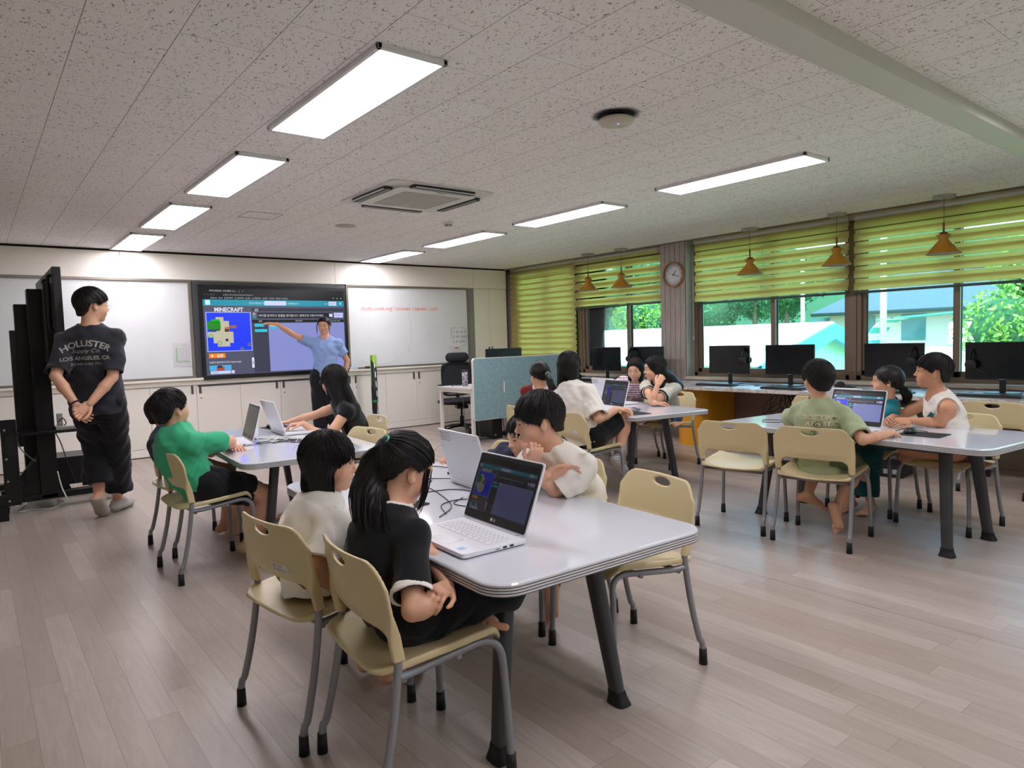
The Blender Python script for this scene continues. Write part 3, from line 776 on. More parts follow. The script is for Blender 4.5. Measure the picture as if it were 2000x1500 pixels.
# local: x right seen from the room, y into the wall, z up
def disc(r0, r1, y0, y1, n=64):
    return MB().lathe([(r1, -y0), (r1, -y1), (r0, -y1), (r0, -y0)], n=n)
rot = mtx((0, 0, 0), (1, 0, 0), (0, 0, 1), (0, -1, 0))
MB().lathe([(.140, .0), (.157, .0), (.157, .038), (.148, .042), (.140, .036)], n=64).xf(rot).build('rim', mat('clock_wood', 'b07f52', .5), ck)
MB().lathe([(0, .012), (.141, .012), (.141, 0), (0, 0)], n=64).xf(rot).build('dial', mat('dial_white', 'e4e4e8', .5), ck)
nb = MB()
for h in range(1, 13):
    a = PI / 2 - h * PI / 6; V, F = text_geo(str(h), .034, align='CENTER'); nb.add(np.stack([V[:, 0] + .117 * math.cos(a), V[:, 1] + .117 * math.sin(a) - .011, np.full(len(V), .0128)], -1), F)
V, F = text_geo('------', .012, align='CENTER'); nb.add(np.stack([V[:, 0], V[:, 1] - .055, np.full(len(V), .0128)], -1), F)
nb.xf(rot).build('numerals', mat('numeral_grey', '55565e', .5), ck)
for nm, ang, ln, wd in (('hour_hand', 39, .068, .005), ('minute_hand', 108, .098, .0038), ('second_hand', 288, .075, .0014)):
    a = math.radians(90 - ang); d = np.array((math.cos(a), math.sin(a))); q = np.array((-d[1], d[0])) * wd
    P_ = [(*(-.018 * d - q), .018), (*(-.018 * d + q), .018), (*(ln * d + q * .6), .018), (*(ln * d - q * .6), .018)]
    MB().quad(P_).xf(rot).build(nm, M_BLACKPL, ck)

# ================================================================ COUNTER AND COMPUTERS
g = NT('marble_laminate'); vv = g.noise(g.tc.outputs['Object'], 3.2, 6, .62, 1.6)
g.L.new(g.ramp(vv, [(.44, srgb('c3bcb8')), (.49, srgb('a89c96')), (.52, srgb('c9c3c0')), (.8, srgb('d2cdca'))]), g.b.inputs['Base Color']); g.b.inputs['Roughness'].default_value = .22
M_MARBLE = g.m
ct = thing('window_counter', 'long marble-look counter under the windows with a yellow rounded support', 'counter')
MB().cbox((6.07, YB + .3, .655), (6.952, 5.62, .690)).build('worktop', M_MARBLE, ct, .003)
MB().cbox((6.30, 5.64, .655), (6.952, 8.80, .690)).build('worktop', M_MARBLE, ct, .003)
M_YEL = mat('yellow_laminate', 'd2921e', .45)
# half-round yellow end of the counter base
pts = [(6.94, 4.98)] + [(6.52 - .20 * math.cos(t) , 4.77 + .21 * math.sin(t)) for t in np.linspace(PI / 2, -PI / 2, 24)] + [(6.94, 4.56)]
MB().prism(pts[::-1], 0, .654, smooth=False).build('rounded_support', M_YEL, ct)
MB().cbox((6.72, 5.02, 0), (6.94, 5.25, .654)).build('side_support', M_PANELD, ct)
mb = MB()
for yy in (3.60, 1.90, .2): mb.cbox((6.55, yy, 0), (6.58, yy + .03, .654)); mb.cbox((6.40, yy, .62), (6.94, yy + .03, .654))
mb.build('bracket', M_BLACKMT, ct)
M_SCR = mat('screen_black', '0b0d12', .22, spec=.5)
def monitor():
    r = thing('monitor', '', 'monitor', group='black monitors on the window counter')
    MB().cbox((-.262, .0, .115), (.262, .022, .43)).cbox((-.18, .02, .17), (.18, .045, .36)).build('housing', M_BLACKPL, r, .004)
    MB().cbox((-.256, -.0015, .130), (.256, .0, .424)).build('screen', M_SCR, r)
    MB().cbox((-.020, -.001, .119), (.020, -.0025, .124)).build('logo', mat('logo_grey', '8d9096', .4), r)
    MB().cbox((-.022, .02, .012), (.022, .045, .20)).build('neck', M_BLACKPL, r, .004)
    MB().prism(rrect(.24, .17, .03, cy=.03), .0, .012).build('stand_base', M_BLACKPL, r, .003)
    return r
def keyboard():
    r = thing('keyboard', '', 'keyboard', group='black keyboards on the window counter')
    MB().prism(rrect(.445, .140, .012), .0, .016).build('case', M_BLACKPL, r, .003)
    k = MB()
    for j in range(6):
        y = .048 - j * .0195; n_ = 15 if j != 5 else 9
        for i in range(n_):
            wk = .0275 if n_ == 15 else .046; x = -.213 + i * (wk)
            k.box((x + .0015, y - .0085, .015), (x + wk - .0015, y + .0085, .0225))
    k.build('keys', mat('key_black', '1b1d22', .4), r)
    return r
def headset():
    r = thing('headset', '', 'headset', group='black headsets at the computers')
    a = np.linspace(0, PI, 17)
    MB().tube([(.082 * math.cos(t), 0, .10 + .085 * math.sin(t)) for t in a], .012, 10, flat=(1.5, .6), up=(0, 1, 0)).build('headband', M_BLACKPL, r)
    for s_ in (-1, 1):
        e_ = MB(); e_.lathe([(0, -.020), (.036, -.020), (.042, -.010), (.042, .008), (.030, .020), (0, .022)], n=24)
        e_.xf(mtx((s_ * .078, 0, .06), (0, 1, 0), (0, 0, 1), (-s_, 0, 0))).build('ear_cup', mat('ear_pad', '17171a', .7), r)
        l_ = MB().lathe([(.030, -.021), (.034, -.0205)], n=24); l_.xf(mtx((s_ * .078, 0, .06), (0, 1, 0), (0, 0, 1), (-s_, 0, 0))).build('red_ring', mat('red_ring', '3a1416', .4), r)
    MB().tube(catmull([(-.09, -.02, .05), (-.11, -.06, .02), (-.09, -.11, -.01)], 6), .003, 6).build('microphone', M_BLACKPL, r)
    return r
mon = monitor(); kb = keyboard(); hs = headset(); usedm = False
mons = [(6.60, 6.275, 'black monitor nearest the corner blind, behind the table of girls'), (6.66, 5.63, 'black monitor behind the two girls facing the camera, next to the pillar'), (6.60, 4.405, 'black monitor with a headset hung on its right corner, first right of the pillar'), (6.60, 3.69, 'black monitor in the middle of the right window, above the boy in pale green'), (6.60, 2.68, 'black monitor behind the girl in teal and the boy in the white vest'), (6.60, 1.84, 'black monitor at the right edge with a headset on its left corner')]
for i, (x, y, lab) in enumerate(mons):
    o = mon if i == 0 else copy_tree(mon); place(o, (x, y, .690), -PI / 2 + (.04 if i % 2 else -.03), lab)
M_CABLE = mat('black_cable', '15161a', .5); M_WCABLE = mat('white_cable', 'd8d8d4', .45); M_GCABLE = mat('grey_cable', '6d6e72', .5)
kbs = [(6.33, 6.42, 'black keyboard in front of the leftmost monitor'), (6.36, 4.40, 'black keyboard in front of the monitor with the headset, right of the pillar'), (6.25, 3.55, 'black backlit keyboard in front of the middle monitor'), (6.30, 2.62, 'black keyboard half hidden by the girl in teal'), (6.30, 1.83, 'black keyboard at the right edge of the counter')]
for i, (x, y, lab) in enumerate(kbs):
    o = kb if i == 0 else copy_tree(kb); place(o, (x, y, .690), -PI / 2 + (.05 if i % 2 else -.04), lab)
hsl = [((6.58, 4.20, 1.02), 0.15, 'black headset hung over the right corner of a monitor, microphone pointing left'), ((6.58, 2.50, 1.02), 0.0, 'black headset on the monitor behind the boy in the white vest'), ((6.58, 2.04, 1.0), 0.0, 'black headset on the left corner of the rightmost monitor'), ((6.60, 5.82, 1.035), 0.0, 'black headset on the left corner of the monitor next to the pillar')]
for i, (l_, a_, lab) in enumerate(hsl):
    o = hs if i == 0 else copy_tree(hs); place(o, (l_[0] + .02, l_[1], l_[2] - .13 + .005), -PI / 2 + PI / 2 * 1 + a_, lab)
for l_, a_, lab in (((6.22, 3.05, .735), .4, 'black headset lying on the counter right of the middle keyboard'), ((6.35, 6.66, .735), 1.2, 'black and red headset lying on the counter by the leftmost keyboard')):
    o = copy_tree(hs); o.location = l_; o.rotation_euler = (PI / 2, 0, a_); prop(o, lab)
def cable(name, pts, r, m, label, cat='cable', n=7, parent=None):
    o = MB().tube(catmull(pts, n), r, 6).build(name, m, parent)
    if parent is None: prop(o, label, cat)
    return o
rng = random.Random(4)
for i, y in enumerate((6.2, 4.1, 3.35, 2.35, 1.55)):
    pts = [(6.62, y + .1, .72)]
    for k in range(7): pts.append((6.45 + rng.uniform(-.12, .14), y - .05 * k + rng.uniform(-.03, .05), .697))
    cable('computer_cable', pts, .003, M_CABLE, ['loose black cable on the counter by the leftmost monitor', 'loose black cable between the two monitors right of the pillar', 'loose black cable behind the middle keyboard', 'loose black cable behind the boy in the white vest', 'loose black cable at the right end of the counter'][i])
mb = MB()
for k in range(8):
    y = 3.78 + rng.uniform(-.16, .16)
    mb.tube(catmull([(6.60, 3.75 + rng.uniform(-.03, .03), .655), (6.55, y, .50), (6.60, y + rng.uniform(-.12, .1), .38 + rng.uniform(-.03, .05)), (6.75, y + .05, .44), (6.80, 3.8 + rng.uniform(-.1, .1), .60)], 6), .004, 5)
prop(mb.build('hanging_cables', M_CABLE), 'bunch of black cables hanging under the counter by the yellow support', 'cable', kind='stuff')
# box with a black power bar on the floor under the counter
pb = thing('power_box', 'black power strip lying on the floor under the counter', 'power strip', (5.9, 3.25, 0), .2)
MB().prism(rrect(.09, .60, .02), 0, .05).build('body', M_BLACKPL, pb, .004)
pb = thing('computer_box', 'black computer case on the floor behind the legs of the right table', 'computer', (6.2, 2.55, 0), .1)
MB().cbox((-.20, -.17, 0), (.20, .17, .10)).build('case', M_BLACKPL, pb, .005)
s = MB()
for k in range(3): s.cbox((-.203, -.13 + k * .07, .03), (-.2, -.09 + k * .07, .07))
s.build('ports', mat('port_grey', '9aa0a5', .4), pb)
# ================================================================ TABLES
M_TOP = mat('glossy_table_white', 'd3d6de', .07, spec=.6, coat=.3)
M_RIB = mat('edge_light', 'cfcfd2', .4); M_RIBD = mat('edge_groove', '66676c', .6)
M_LEG = mat('charcoal_leg', '3f4043', .42, metal=.15); M_RUB = mat('black_rubber', '0d0d0e', .6)
TW, TL, TZ = .83, 1.71, .634
KT = 1.0508     # the table tops were surveyed at 0.664 m; they stand 0.03 m lower
def table():
    r = thing('classroom_table', '', 'table', group='white glossy rounded tables')
    n = 8; mb = MB()
    def ring(ins, z): return [(x, y, z) for x, y in bulge(rrect(TW - 2 * ins, TL - 2 * ins, .085 - ins * .6, n))]
    def bulge(poly): return [(x * (1 + .02 * (1 - (2 * y / TL) ** 2)), y) for x, y in subdiv(poly)]
    def subdiv(poly):
        out = []
        for i in range(len(poly)):
            a, b = poly[i], poly[(i + 1) % len(poly)]; L_ = math.dist(a, b); k = max(1, int(L_ / .12))
            for j in range(k): out.append((a[0] + (b[0] - a[0]) * j / k, a[1] + (b[1] - a[1]) * j / k))
        return out
    prof = [(.006, TZ, 0), (.0015, TZ - .002, 0)]
    z = TZ - .002
    rings = [ring(.010, TZ), ring(.004, TZ - .0006), ring(.0, TZ - .004)]; mi = [0, 0]
    for k in range(4):
        z0 = TZ - .004 - k * .0078
        rings += [ring(.0, z0 - .0052), ring(.0035, z0 - .0058), ring(.0035, z0 - .0072), ring(.0, z0 - .0078)]; mi += [1, 2, 2, 2]
    rings += [ring(.008, TZ - .0365)]; mi += [1]
    m = len(rings[0]); V = [v for rg in rings for v in rg]
    F = []; MI = []
    for i in range(len(rings) - 1):
        for k in range(m): F.append((i * m + k, i * m + (k + 1) % m, (i + 1) * m + (k + 1) % m, (i + 1) * m + k)[::-1]); MI.append(mi[i])
    F.append(tuple(range(m))); MI.append(0); F.append(tuple(range((len(rings) - 1) * m, len(rings) * m))[::-1]); MI.append(1)
    mb.add(V, F); mb.mi = MI
    mb.build('tabletop', [M_TOP, M_RIB, M_RIBD], r)
    f = MB()
    for s_ in (-1, 1): f.cbox((s_ * .24 - .02, -.56, TZ - .072), (s_ * .24 + .02, .56, TZ - .0365))
    for s_ in (-1, 1): f.cbox((-.24, s_ * .52 - .02, TZ - .0715), (.24, s_ * .52 + .02, TZ - .0368))
    f.build('under_frame', M_LEG, r, .003)
    for sx in (-1, 1):
        for sy in (-1, 1):
            top = np.array((sx * .168, sy * .545, TZ - .045)); bot = np.array((sx * .247, sy * .595, .03))
            L = MB(); nn = 14; V = []
            for (c_, a_, b_) in ((top, .033, .026), (bot, .0265, .021)):
                for k in range(nn):
                    t = 2 * PI * (k + .5) / nn; V.append(c_ + np.array((b_ * math.copysign(abs(math.cos(t)) ** .6, math.cos(t)), a_ * math.copysign(abs(math.sin(t)) ** .6, math.sin(t)), 0)))
            L.add(V, [(k, (k + 1) % nn, nn + (k + 1) % nn, nn + k)[::-1] for k in range(nn)], 0, True)
            lg = L.build('leg', M_LEG, r)
            ft = MB(); fb = bot + (top - bot) * -.048
            V = []
            for (c_, s1) in ((bot + (top - bot) * .03, 1.12), (bot, 1.18), (np.array((*(bot + (bot - top) * .05)[:2], .0)), 1.55)):
                for k in range(nn):
                    t = 2 * PI * (k + .5) / nn; V.append(c_ + s1 * np.array((.021 * math.copysign(abs(math.cos(t)) ** .6, math.cos(t)), .0265 * math.copysign(abs(math.sin(t)) ** .6, math.sin(t)), 0)))
            ft.add(V, [(i * nn + k, i * nn + (k + 1) % nn, (i + 1) * nn + (k + 1) % nn, (i + 1) * nn + k)[::-1] for i in range(2) for k in range(nn)] + [tuple(range(nn)), tuple(range(2 * nn, 3 * nn))[::-1]], 0, False)
            ft.build('foot', M_RUB, lg)
    return r
tb = table()
for i, (x, y, a, lab) in enumerate(((1.375, 2.06, -2.7, 'white glossy table nearest the camera, with two white laptops'), (1.505, 4.30, -4.5, 'white glossy table at the left, in front of the big screen'), (4.26, 4.03, -9.5, 'white glossy table in the back, in front of the teal partition'), (4.205, 1.86, -5.5, 'white glossy table at the right edge of the photo'))):
    o = tb if i == 0 else copy_tree(tb); place(o, (x * KT, y * KT, 0), math.radians(a), lab)

# ================================================================ CHAIRS
M_CHAIR = mat('cream_chair_plastic', 'cfc096', .38, spec=.4, bump=(420, .12, .001))
M_TUBE = mat('grey_chair_tube', '8e8f94', .4, metal=.35)
def chair():
    r = thing('school_chair', '', 'chair', group='cream plastic classroom chairs')
    # seat: gently dished shell with a rolled front edge
    def seat_fn(P):
        x, y, z = P[..., 0], P[..., 1], P[..., 2]
        zz = .398 + .030 * np.clip((y + .18) / .36, 0, 1) ** 1.0 - .012 * np.exp(-((x / .13) ** 2 + ((y + .02) / .13) ** 2)) + .010 * (x / .2) ** 2
        zz = zz - .050 * np.clip((y - .150) / .055, 0, 1.4) ** 2
        wx = .216 - .010 * np.clip((-y) / .2, 0, 1)
        ax = np.abs(x) - (wx - .055); ay = np.abs(y - .005) - (.200 - .055)
        d2 = np.sqrt(np.maximum(ax, 0) ** 2 + np.maximum(ay, 0) ** 2) + np.minimum(np.maximum(ax, ay), 0) - .055
        dz = np.abs(z - zz) - (.0065 + .005 * np.clip((np.abs(x) - .17) / .04, 0, 1))
        w_ = np.stack([np.maximum(d2 + .004, 0), np.maximum(dz + .004, 0)])
        return np.sqrt((w_ ** 2).sum(0)) - .004 + np.minimum(np.maximum(d2 + .004, dz + .004), 0)
    V, F = sdf_mesh([Fn(seat_fn, (-.22, -.21, .33), (.22, .23, .45))], .005)
    V = smooth_verts(V, F, 1)
    o = bpy.data.objects.new('seat', mesh_np('seat', V, F, M_CHAIR)); C.objects.link(o); o.parent = r
    def back_fn(P):
        x, y, z = P[..., 0], P[..., 1], P[..., 2]
        yc = -.128 - .046 * np.clip((z - .42) / .28, 0, 1.2) ** 1.0 - .034 * (1 - np.clip((x / .21) ** 2, 0, 1)) * np.clip((z - .44) / .1, 0, 1)
        hw = .221 - .016 * np.clip((z - .45) / .3, 0, 1)
        rc = .062
        ax = np.abs(x) - (hw - rc); ay = np.abs(z - .600) - (.099 - rc)
        d2 = np.sqrt(np.maximum(ax, 0) ** 2 + np.maximum(ay, 0) ** 2) + np.minimum(np.maximum(ax, ay), 0) - rc
        # ears down to the tubes
        ex = np.abs(np.abs(x) - .207) - .017; ez = np.abs(z - .53) - .098
        de = np.maximum(ex, ez)
        d2 = smin(d2, de, .045)
        # arched lower edge
        arch = (.505 + .018 * (x / .17) ** 2) - z; arch = np.where(np.abs(x) < .185, arch, -1)
        ax2 = np.abs(x) - .182 + .03; az2 = z - .505; q = np.sqrt(np.maximum(ax2, 0) ** 2 + np.maximum(az2 + .03, 0) ** 2) + np.minimum(np.maximum(ax2, az2 + .03), 0) - .03
        d2 = np.maximum(d2, -q)
        # oval handle
        h = (np.sqrt((x / .050) ** 2 + ((z - .667) / .0160) ** 2) - 1) * .0165
        d2 = np.maximum(d2, -h)
        th = .006 + .011 * np.clip((np.abs(x) - .19) / .02, 0, 1) * np.clip((.56 - z) / .06, 0, 1)
        dy = np.abs(y - yc) - th
        w_ = np.stack([np.maximum(d2 + .0035, 0), np.maximum(dy + .0035, 0)])
        return np.sqrt((w_ ** 2).sum(0)) - .0035 + np.minimum(np.maximum(d2 + .0035, dy + .0035), 0)
    V, F = sdf_mesh([Fn(back_fn, (-.24, -.25, .40), (.24, -.09, .74))], .0042)
    V = smooth_verts(V, F, 1)
    o = bpy.data.objects.new('backrest', mesh_np('backrest', V, F, M_CHAIR)); C.objects.link(o); o.parent = r
    for s_ in (-1, 1):
        rl = MB().tube(catmull([(s_ * .207, -.136, .47), (s_ * .208, -.130, .42), (s_ * .212, -.155, .25), (s_ * .216, -.188, .11), (s_ * .217, -.202, .085), (s_ * .217, -.207, .03)], 5), .0118, 12).build('leg', M_TUBE, r)
        MB().tube([(s_ * .217, -.2065, .062), (s_ * .217, -.207, .0)], [.0142, .0165], 14).build('foot_cap', M_RUB, rl)
        fl = MB().tube(catmull([(s_ * .209, -.134, .388), (s_ * .190, -.07, .381), (s_ * .183, .06, .392), (s_ * .186, .145, .399), (s_ * .197, .188, .372), (s_ * .208, .196, .30), (s_ * .216, .203, .11), (s_ * .217, .206, .03)], 6), .0115, 12).build('leg', M_TUBE, r)
        MB().tube([(s_ * .217, .2055, .062), (s_ * .217, .206, .0)], [.0142, .0165], 14).build('foot_cap', M_RUB, fl)
    b = MB().tube([(-.195, .06, .383), (.195, .06, .383)], .009, 8).tube([(-.2, -.11, .372), (.2, -.11, .372)], .009, 8)
    b.build('cross_bar', M_TUBE, r)
    k = MB()
    for s_ in (-1, 1): k.tube([(s_ * .12, .06, .385), (s_ * .12, .06, .362)], .010, 10)
    k.build('stacking_stud', M_WHITEPL, r)
    return r
ch = chair()
def dirz(dx, dy): return math.atan2(dy, dx) - PI / 2      # local +y is where the sitter looks
chairs = {
 'A': (1.956, 1.788, -.41, .086, 'empty cream chair drawn up to the right side of the nearest table'),
 'B': (.905, 2.235, 1, .13, 'cream chair with a small sticker, under the girl in the white shirt'),
 'C': (.965, 1.735, 1, -.08, 'cream chair nearest the camera, under the girl in the black shirt'),
 'H1': (2.045, 2.33, -1, .09, 'cream chair behind the boy in white who leans over the nearest table'),
 'H2': (2.10, 2.86, -1, .05, 'cream chair of the child in navy, hidden behind the boy in white'),
 'D': (1.005, 4.115, 1, .04, 'cream chair under the boy in the green shirt'),
 'D2': (1.075, 4.68, 1, .12, 'cream chair behind the green-shirted boy, under the boy in navy'),
 'E': (1.87, 4.09, -1, -.15, 'empty cream chair at the right side of the left table, handle hole showing'),
 'E2': (2.28, 4.80, -1, .10, 'cream chair under the long-haired girl in black'),
 'G1': (3.69, 3.74, 1, -.12, 'cream chair with a white sticker, under the girl in white at the back table'),
 'G0': (3.76, 4.40, 1, -.15, 'cream chair under the child in the red shirt'),
 'G2': (5.25, 4.20, -1, .05, 'cream chair under the girl in the pale knit top'),
 'G3': (5.36, 4.78, -1, .15, 'cream chair under the girl in the pink striped shirt'),
 'I1': (3.92, 2.525, 1, .19, 'empty cream chair at the near left side of the right table'),
 'I2': (3.966, 2.01, 1, .15, 'cream chair under the boy in the pale green shirt'),
 'J1': (4.81, 1.617, -1, .13, 'cream chair under the boy in the white sleeveless shirt'),
 'J2': (4.905, 2.12, -1, .06, 'cream chair under the girl in teal'),
 'K1': (6.02, 1.66, 1, -.10, 'empty cream chair facing the window counter at the right edge'),
 'K2': (5.80, 2.90, 1, .0, 'empty cream chair facing the window counter, behind the boy in pale green'),
}
CH = {}
for i, (k, (x, y, dx, dy, lab)) in enumerate(chairs.items()):
    o = ch if i == 0 else copy_tree(ch); place(o, (x, y, 0), dirz(dx, dy), lab); CH[k] = o
def sticker(chair_o, w_=.085, h_=.030, x=.05, z=.535, lines=2):
    s_ = MB()
    def yy(x_, z_): return -.128 - .046 * min(max((z_ - .42) / .28, 0), 1.2) - .034 * (1 - min((x_ / .21) ** 2, 1)) * min(max((z_ - .44) / .1, 0), 1) - .0072
    n_ = 6
    for k in range(n_):
        a, b = x - w_ / 2 + w_ * k / n_, x - w_ / 2 + w_ * (k + 1) / n_
        s_.quad([(a, yy(a, z), z), (b, yy(b, z), z), (b, yy(b, z + h_), z + h_), (a, yy(a, z + h_), z + h_)], 0)
    for j, t in enumerate(('ITEM  36-5T', '2013. 08 No. 26')[:lines]):
        V, F = text_geo(t, .0105); X = -w_ / 2 + .006 + V[:, 0] + x; Z_ = V[:, 1] + z + h_ - .013 - j * .012
        s_.add(np.stack([X, [yy(a, b) - .0004 for a, b in zip(X, Z_)], Z_], -1), F, 1)
    s_.build('sticker', [mat('sticker_white', 'dcd8d2', .5), mat('print_dark', '3c3a3a', .6)], chair_o)
sticker(CH['B'], x=.075); sticker(CH['G1'], x=.085)

# ================================================================ LAPTOPS
M_LW = mat('laptop_white', 'dfe0e6', .32, spec=.5); M_LK = mat('laptop_bezel', '1b1d20', .35); M_KEY = mat('laptop_keys', 'e3e4ea', .4); M_KL = mat('key_legend', '8b8f99', .5)
def laptop(loc, rz, lid_deg, label, bright, screen=True, tag_on_lid=True):
    r = thing('laptop', label, 'laptop', (*loc, TZ + .0006), rz, 'white laptops on the classroom tables')
    W_, D_ = .352, .232
    MB().prism(rrect(W_, D_, .014, cy=-D_ / 2), .003, .0165).build('base', M_LW, r, .002)
    k = MB()
    for j in range(5):
        y = -.047 - j * .0182
        n_ = 14 if j < 4 else 9
        ww = .298 / n_
        for i in range(n_):
            x = -.149 + i * ww; k.box((x + .001, y - .0078, .0164), (x + ww - .001, y + .0078, .0182), 0)
            if screen: k.box((x + .004, y - .001, .0182), (x + .009, y + .003, .01835), 1)
    k.build('keyboard', [M_KEY, M_KL], r)
    MB().prism(rrect(.112, .066, .006, cy=-.182), .0164, .0169).build('touchpad', mat('touchpad', 'd2d4da', .25), r)
    s = MB(); s.quad([(.110, -.215, .0170), (.137, -.215, .0170), (.137, -.192, .0170), (.110, -.192, .0170)], 0)
    s.build('processor_sticker', mat('blue_sticker', '8fb4dc', .3), r)
    pt = MB()
    for y in (-.06, -.085): pt.box((W_ / 2 - .001, y - .007, .006), (W_ / 2 + .0006, y + .007, .012))
    pt.box((W_ / 2 - .001, -.118, .0075), (W_ / 2 + .0006, -.103, .0095))
    pt.build('ports', M_BLACKPL, r)
    lid = MB().prism(rrect(W_, .232, .012, cy=.118), -.0005, .0068)
    M1 = Matrix.Rotation(math.radians(lid_deg - 90), 4, 'X')
    lo = lid.build('lid', M_LW, r, .002); lo.location = (0, -.004, .0175)
    # lid local: y runs away from the hinge, z out of the screen side
    lo.rotation_euler = (PI - math.radians(lid_deg), 0, 0)
    # with this rotation local y goes up; the screen side is local z
    hz = MB().tube([(-.13, 0, .001), (.13, 0, .001)], .006, 10).build('hinge', M_LW, lo)
    MB().prism(rrect(W_ - .012, .222, .009, cy=.118), .0068, .0076).build('bezel', M_LK, lo)
    sw, sh = .320, .182
    if screen:
        mb, mm = ui_mesh(sw, sh, bright * .72, False)
        mb.xf(mtx((-sw / 2, .034, .0079), (1, 0, 0), (0, 1, 0), (0, 0, 1))).build('display', mm, lo)
    else:
        MB().quad([(-sw / 2, .034, .0079), (sw / 2, .034, .0079), (sw / 2, .034 + sh, .0079), (-sw / 2, .034 + sh, .0079)]).build('display', M_SCR, lo)
    V, F = text_geo('LG', .0115, align='LEFT', bold=.02)
    lg = MB().add(np.stack([V[:, 0] - .002, V[:, 1] + .0165, np.full(len(V), .0080)], -1), F).lathe([(.0058, .0079), (.0050, .0082), (0, .0082)], c=(-.011, .0205, 0), n=16)
    lg.build('logo', mat('logo_silver', 'c9ccd0', .3), lo)
    V, F = text_geo('LG', .012, bold=.02)
    MB().add(np.stack([-(V[:, 0]) - .135, V[:, 1] + .208, np.full(len(V), -.0009)], -1), [f[::-1] for f in F]).build('lid_logo', mat('lid_logo_grey', '9b9da3', .35), lo)
    if tag_on_lid:
        t = MB(); t.quad([(.075, .185, -.0008), (.075, .222, -.0008), (.155, .222, -.0008), (.155, .185, -.0008)], 1); t.quad([(.0765, .1865, -.0010), (.0765, .2205, -.0010), (.1535, .2205, -.0010), (.1535, .1865, -.0010)], 0)
        for j, s_ in enumerate(('NT-14 15 3', 'ROOM 2 - 036', '2021. 3. 02')):
            V, F = text_geo(s_, .0095); t.add(np.stack([.152 - V[:, 0] if 0 else .150 - V[:, 0], V[:, 1] + .210 - j * .0105, np.full(len(V), -.0012)], -1), [f[::-1] for f in F], 1)
        t.build('asset_tag', [mat('sticker_white', 'dcd8d2', .5), mat('print_dark', '3c3a3a', .6)], lo)
    return r
def ltrz(fx, fy): return math.atan2(fy, fx) + PI / 2      # screen (local -y) looks towards (fx, fy)
LP = [((1.232, 1.655), (-1, .04), 112, 'open white laptop on the nearest table, dim screen facing the two girls', .085, True),
      ((1.535, 2.225), (1, -.10), 104, 'white laptop on the nearest table seen from behind its lid, facing the boy in white', .3, True),
      ((1.335, 4.34), (-1, .12), 105, 'open laptop with a black screen in front of the boy in the green shirt', .03, False),
      ((1.605, 4.59), (1, -.06), 108, 'white laptop seen from behind, in front of the long-haired girl in black', .3, True),
      ((4.13, 3.86), (-1, .20), 106, 'open laptop with a dim screen on the table by the teal partition', .12, True),
      ((4.34, 4.12), (1, -.2), 104, 'white laptop lid sticking up behind the dim laptop at the back table', .3, False),
      ((4.09, 1.875), (-1, .10), 106, 'open laptop with a bright lavender screen in front of the boy in pale green', .62, True),
      ((4.24, 2.03), (1, -.1), 104, 'white laptop half hidden behind the bright laptop, facing the girl in teal', .3, False)]
for (x, y), (fx, fy), dg, lab, br, scn in LP: laptop((x * KT, y * KT), ltrz(fx, fy), dg, lab, br, scn)
# mouse pads and mice
def mouse(x, y, rz, lab, z=TZ):
    t = thing('mouse', lab, 'computer mouse', (x * KT, y * KT, z), rz, 'black computer mice')
    V, F = sdf_mesh([Ell((0, 0, .010), (.030, .052, .026), cuts=[((0, 0, .0), (0, 0, -1))])], .004)
    o = bpy.data.objects.new('shell', mesh_np('shell', V, F, M_BLACKPL)); C.objects.link(o); o.parent = t
    MB().tube([(0, .022, .0345), (0, .034, .0295)], .004, 8).build('wheel', M_GREYDK, t)
for (x, y, a, lab) in ((3.95, 3.47, -.3, 'thin black mouse pad at the near end of the back table'), (4.09, 1.50, .0, 'thin black mouse pad in front of the boy in pale green'), (1.175, 2.20, .2, 'thin dark mouse pad beside the ponytail girl, half hidden'), (1.73, 4.93, .1, 'dark mouse pad beside the hand of the long-haired girl')):
    o = MB().prism(rrect(.19, .23, .012), 0, .003).build('mouse_pad', mat('pad_black', '17181b', .8), None, loc=(x * KT, y * KT, TZ + .0005), rot=(0, 0, a)); prop(o, lab, 'mouse pad', 'black mouse pads on the tables')
mouse(3.935, 3.52, 1.3, 'black mouse under the hand of the girl in white at the back table', TZ + .0035)
mouse(4.08, 1.565, 1.5, 'black mouse under the hand of the boy in pale green', TZ + .0035)
mouse(1.70, 4.96, -1.3, 'black mouse under the hand of the long-haired girl in black', TZ + .0035)
rng = random.Random(9)
z = TZ + .003
cable('laptop_cable', [(a_ * KT, b_ * KT, c_) for a_, b_, c_ in [(1.64, 2.50, z), (1.72, 2.62, z), (1.66, 2.76, z), (1.52, 2.66, z), (1.50, 2.45, z), (1.38, 2.42, z), (1.34, 2.30, z), (1.47, 2.25, z), (1.50, 2.15, z), (1.42, 2.06, z), (1.44, 1.90, z), (1.34, 1.90, z)]], .0022, M_CABLE, 'thin black cable looping over the nearest table between the laptops')
cable('laptop_cable', [(a_ * KT, b_ * KT, c_) for a_, b_, c_ in [(1.60, 2.42, z), (1.52, 2.50, z), (1.40, 2.60, z), (1.36, 2.48, z), (1.42, 2.36, z), (1.36, 2.12, z), (1.30, 2.00, z), (1.20, 1.92, z)]], .0020, M_CABLE, 'second thin black cable on the nearest table, ending at the front laptop')
cable('laptop_cable', [(a_ * KT, b_ * KT, c_) for a_, b_, c_ in [(1.42, 2.1, z), (1.34, 2.04, z), (1.38, 1.94, z), (1.46, 1.98, z), (1.40, 2.08, z), (1.30, 2.06, z), (1.24, 1.94, z)]], .0020, M_CABLE, 'black cable coiled behind the hinge of the front laptop')
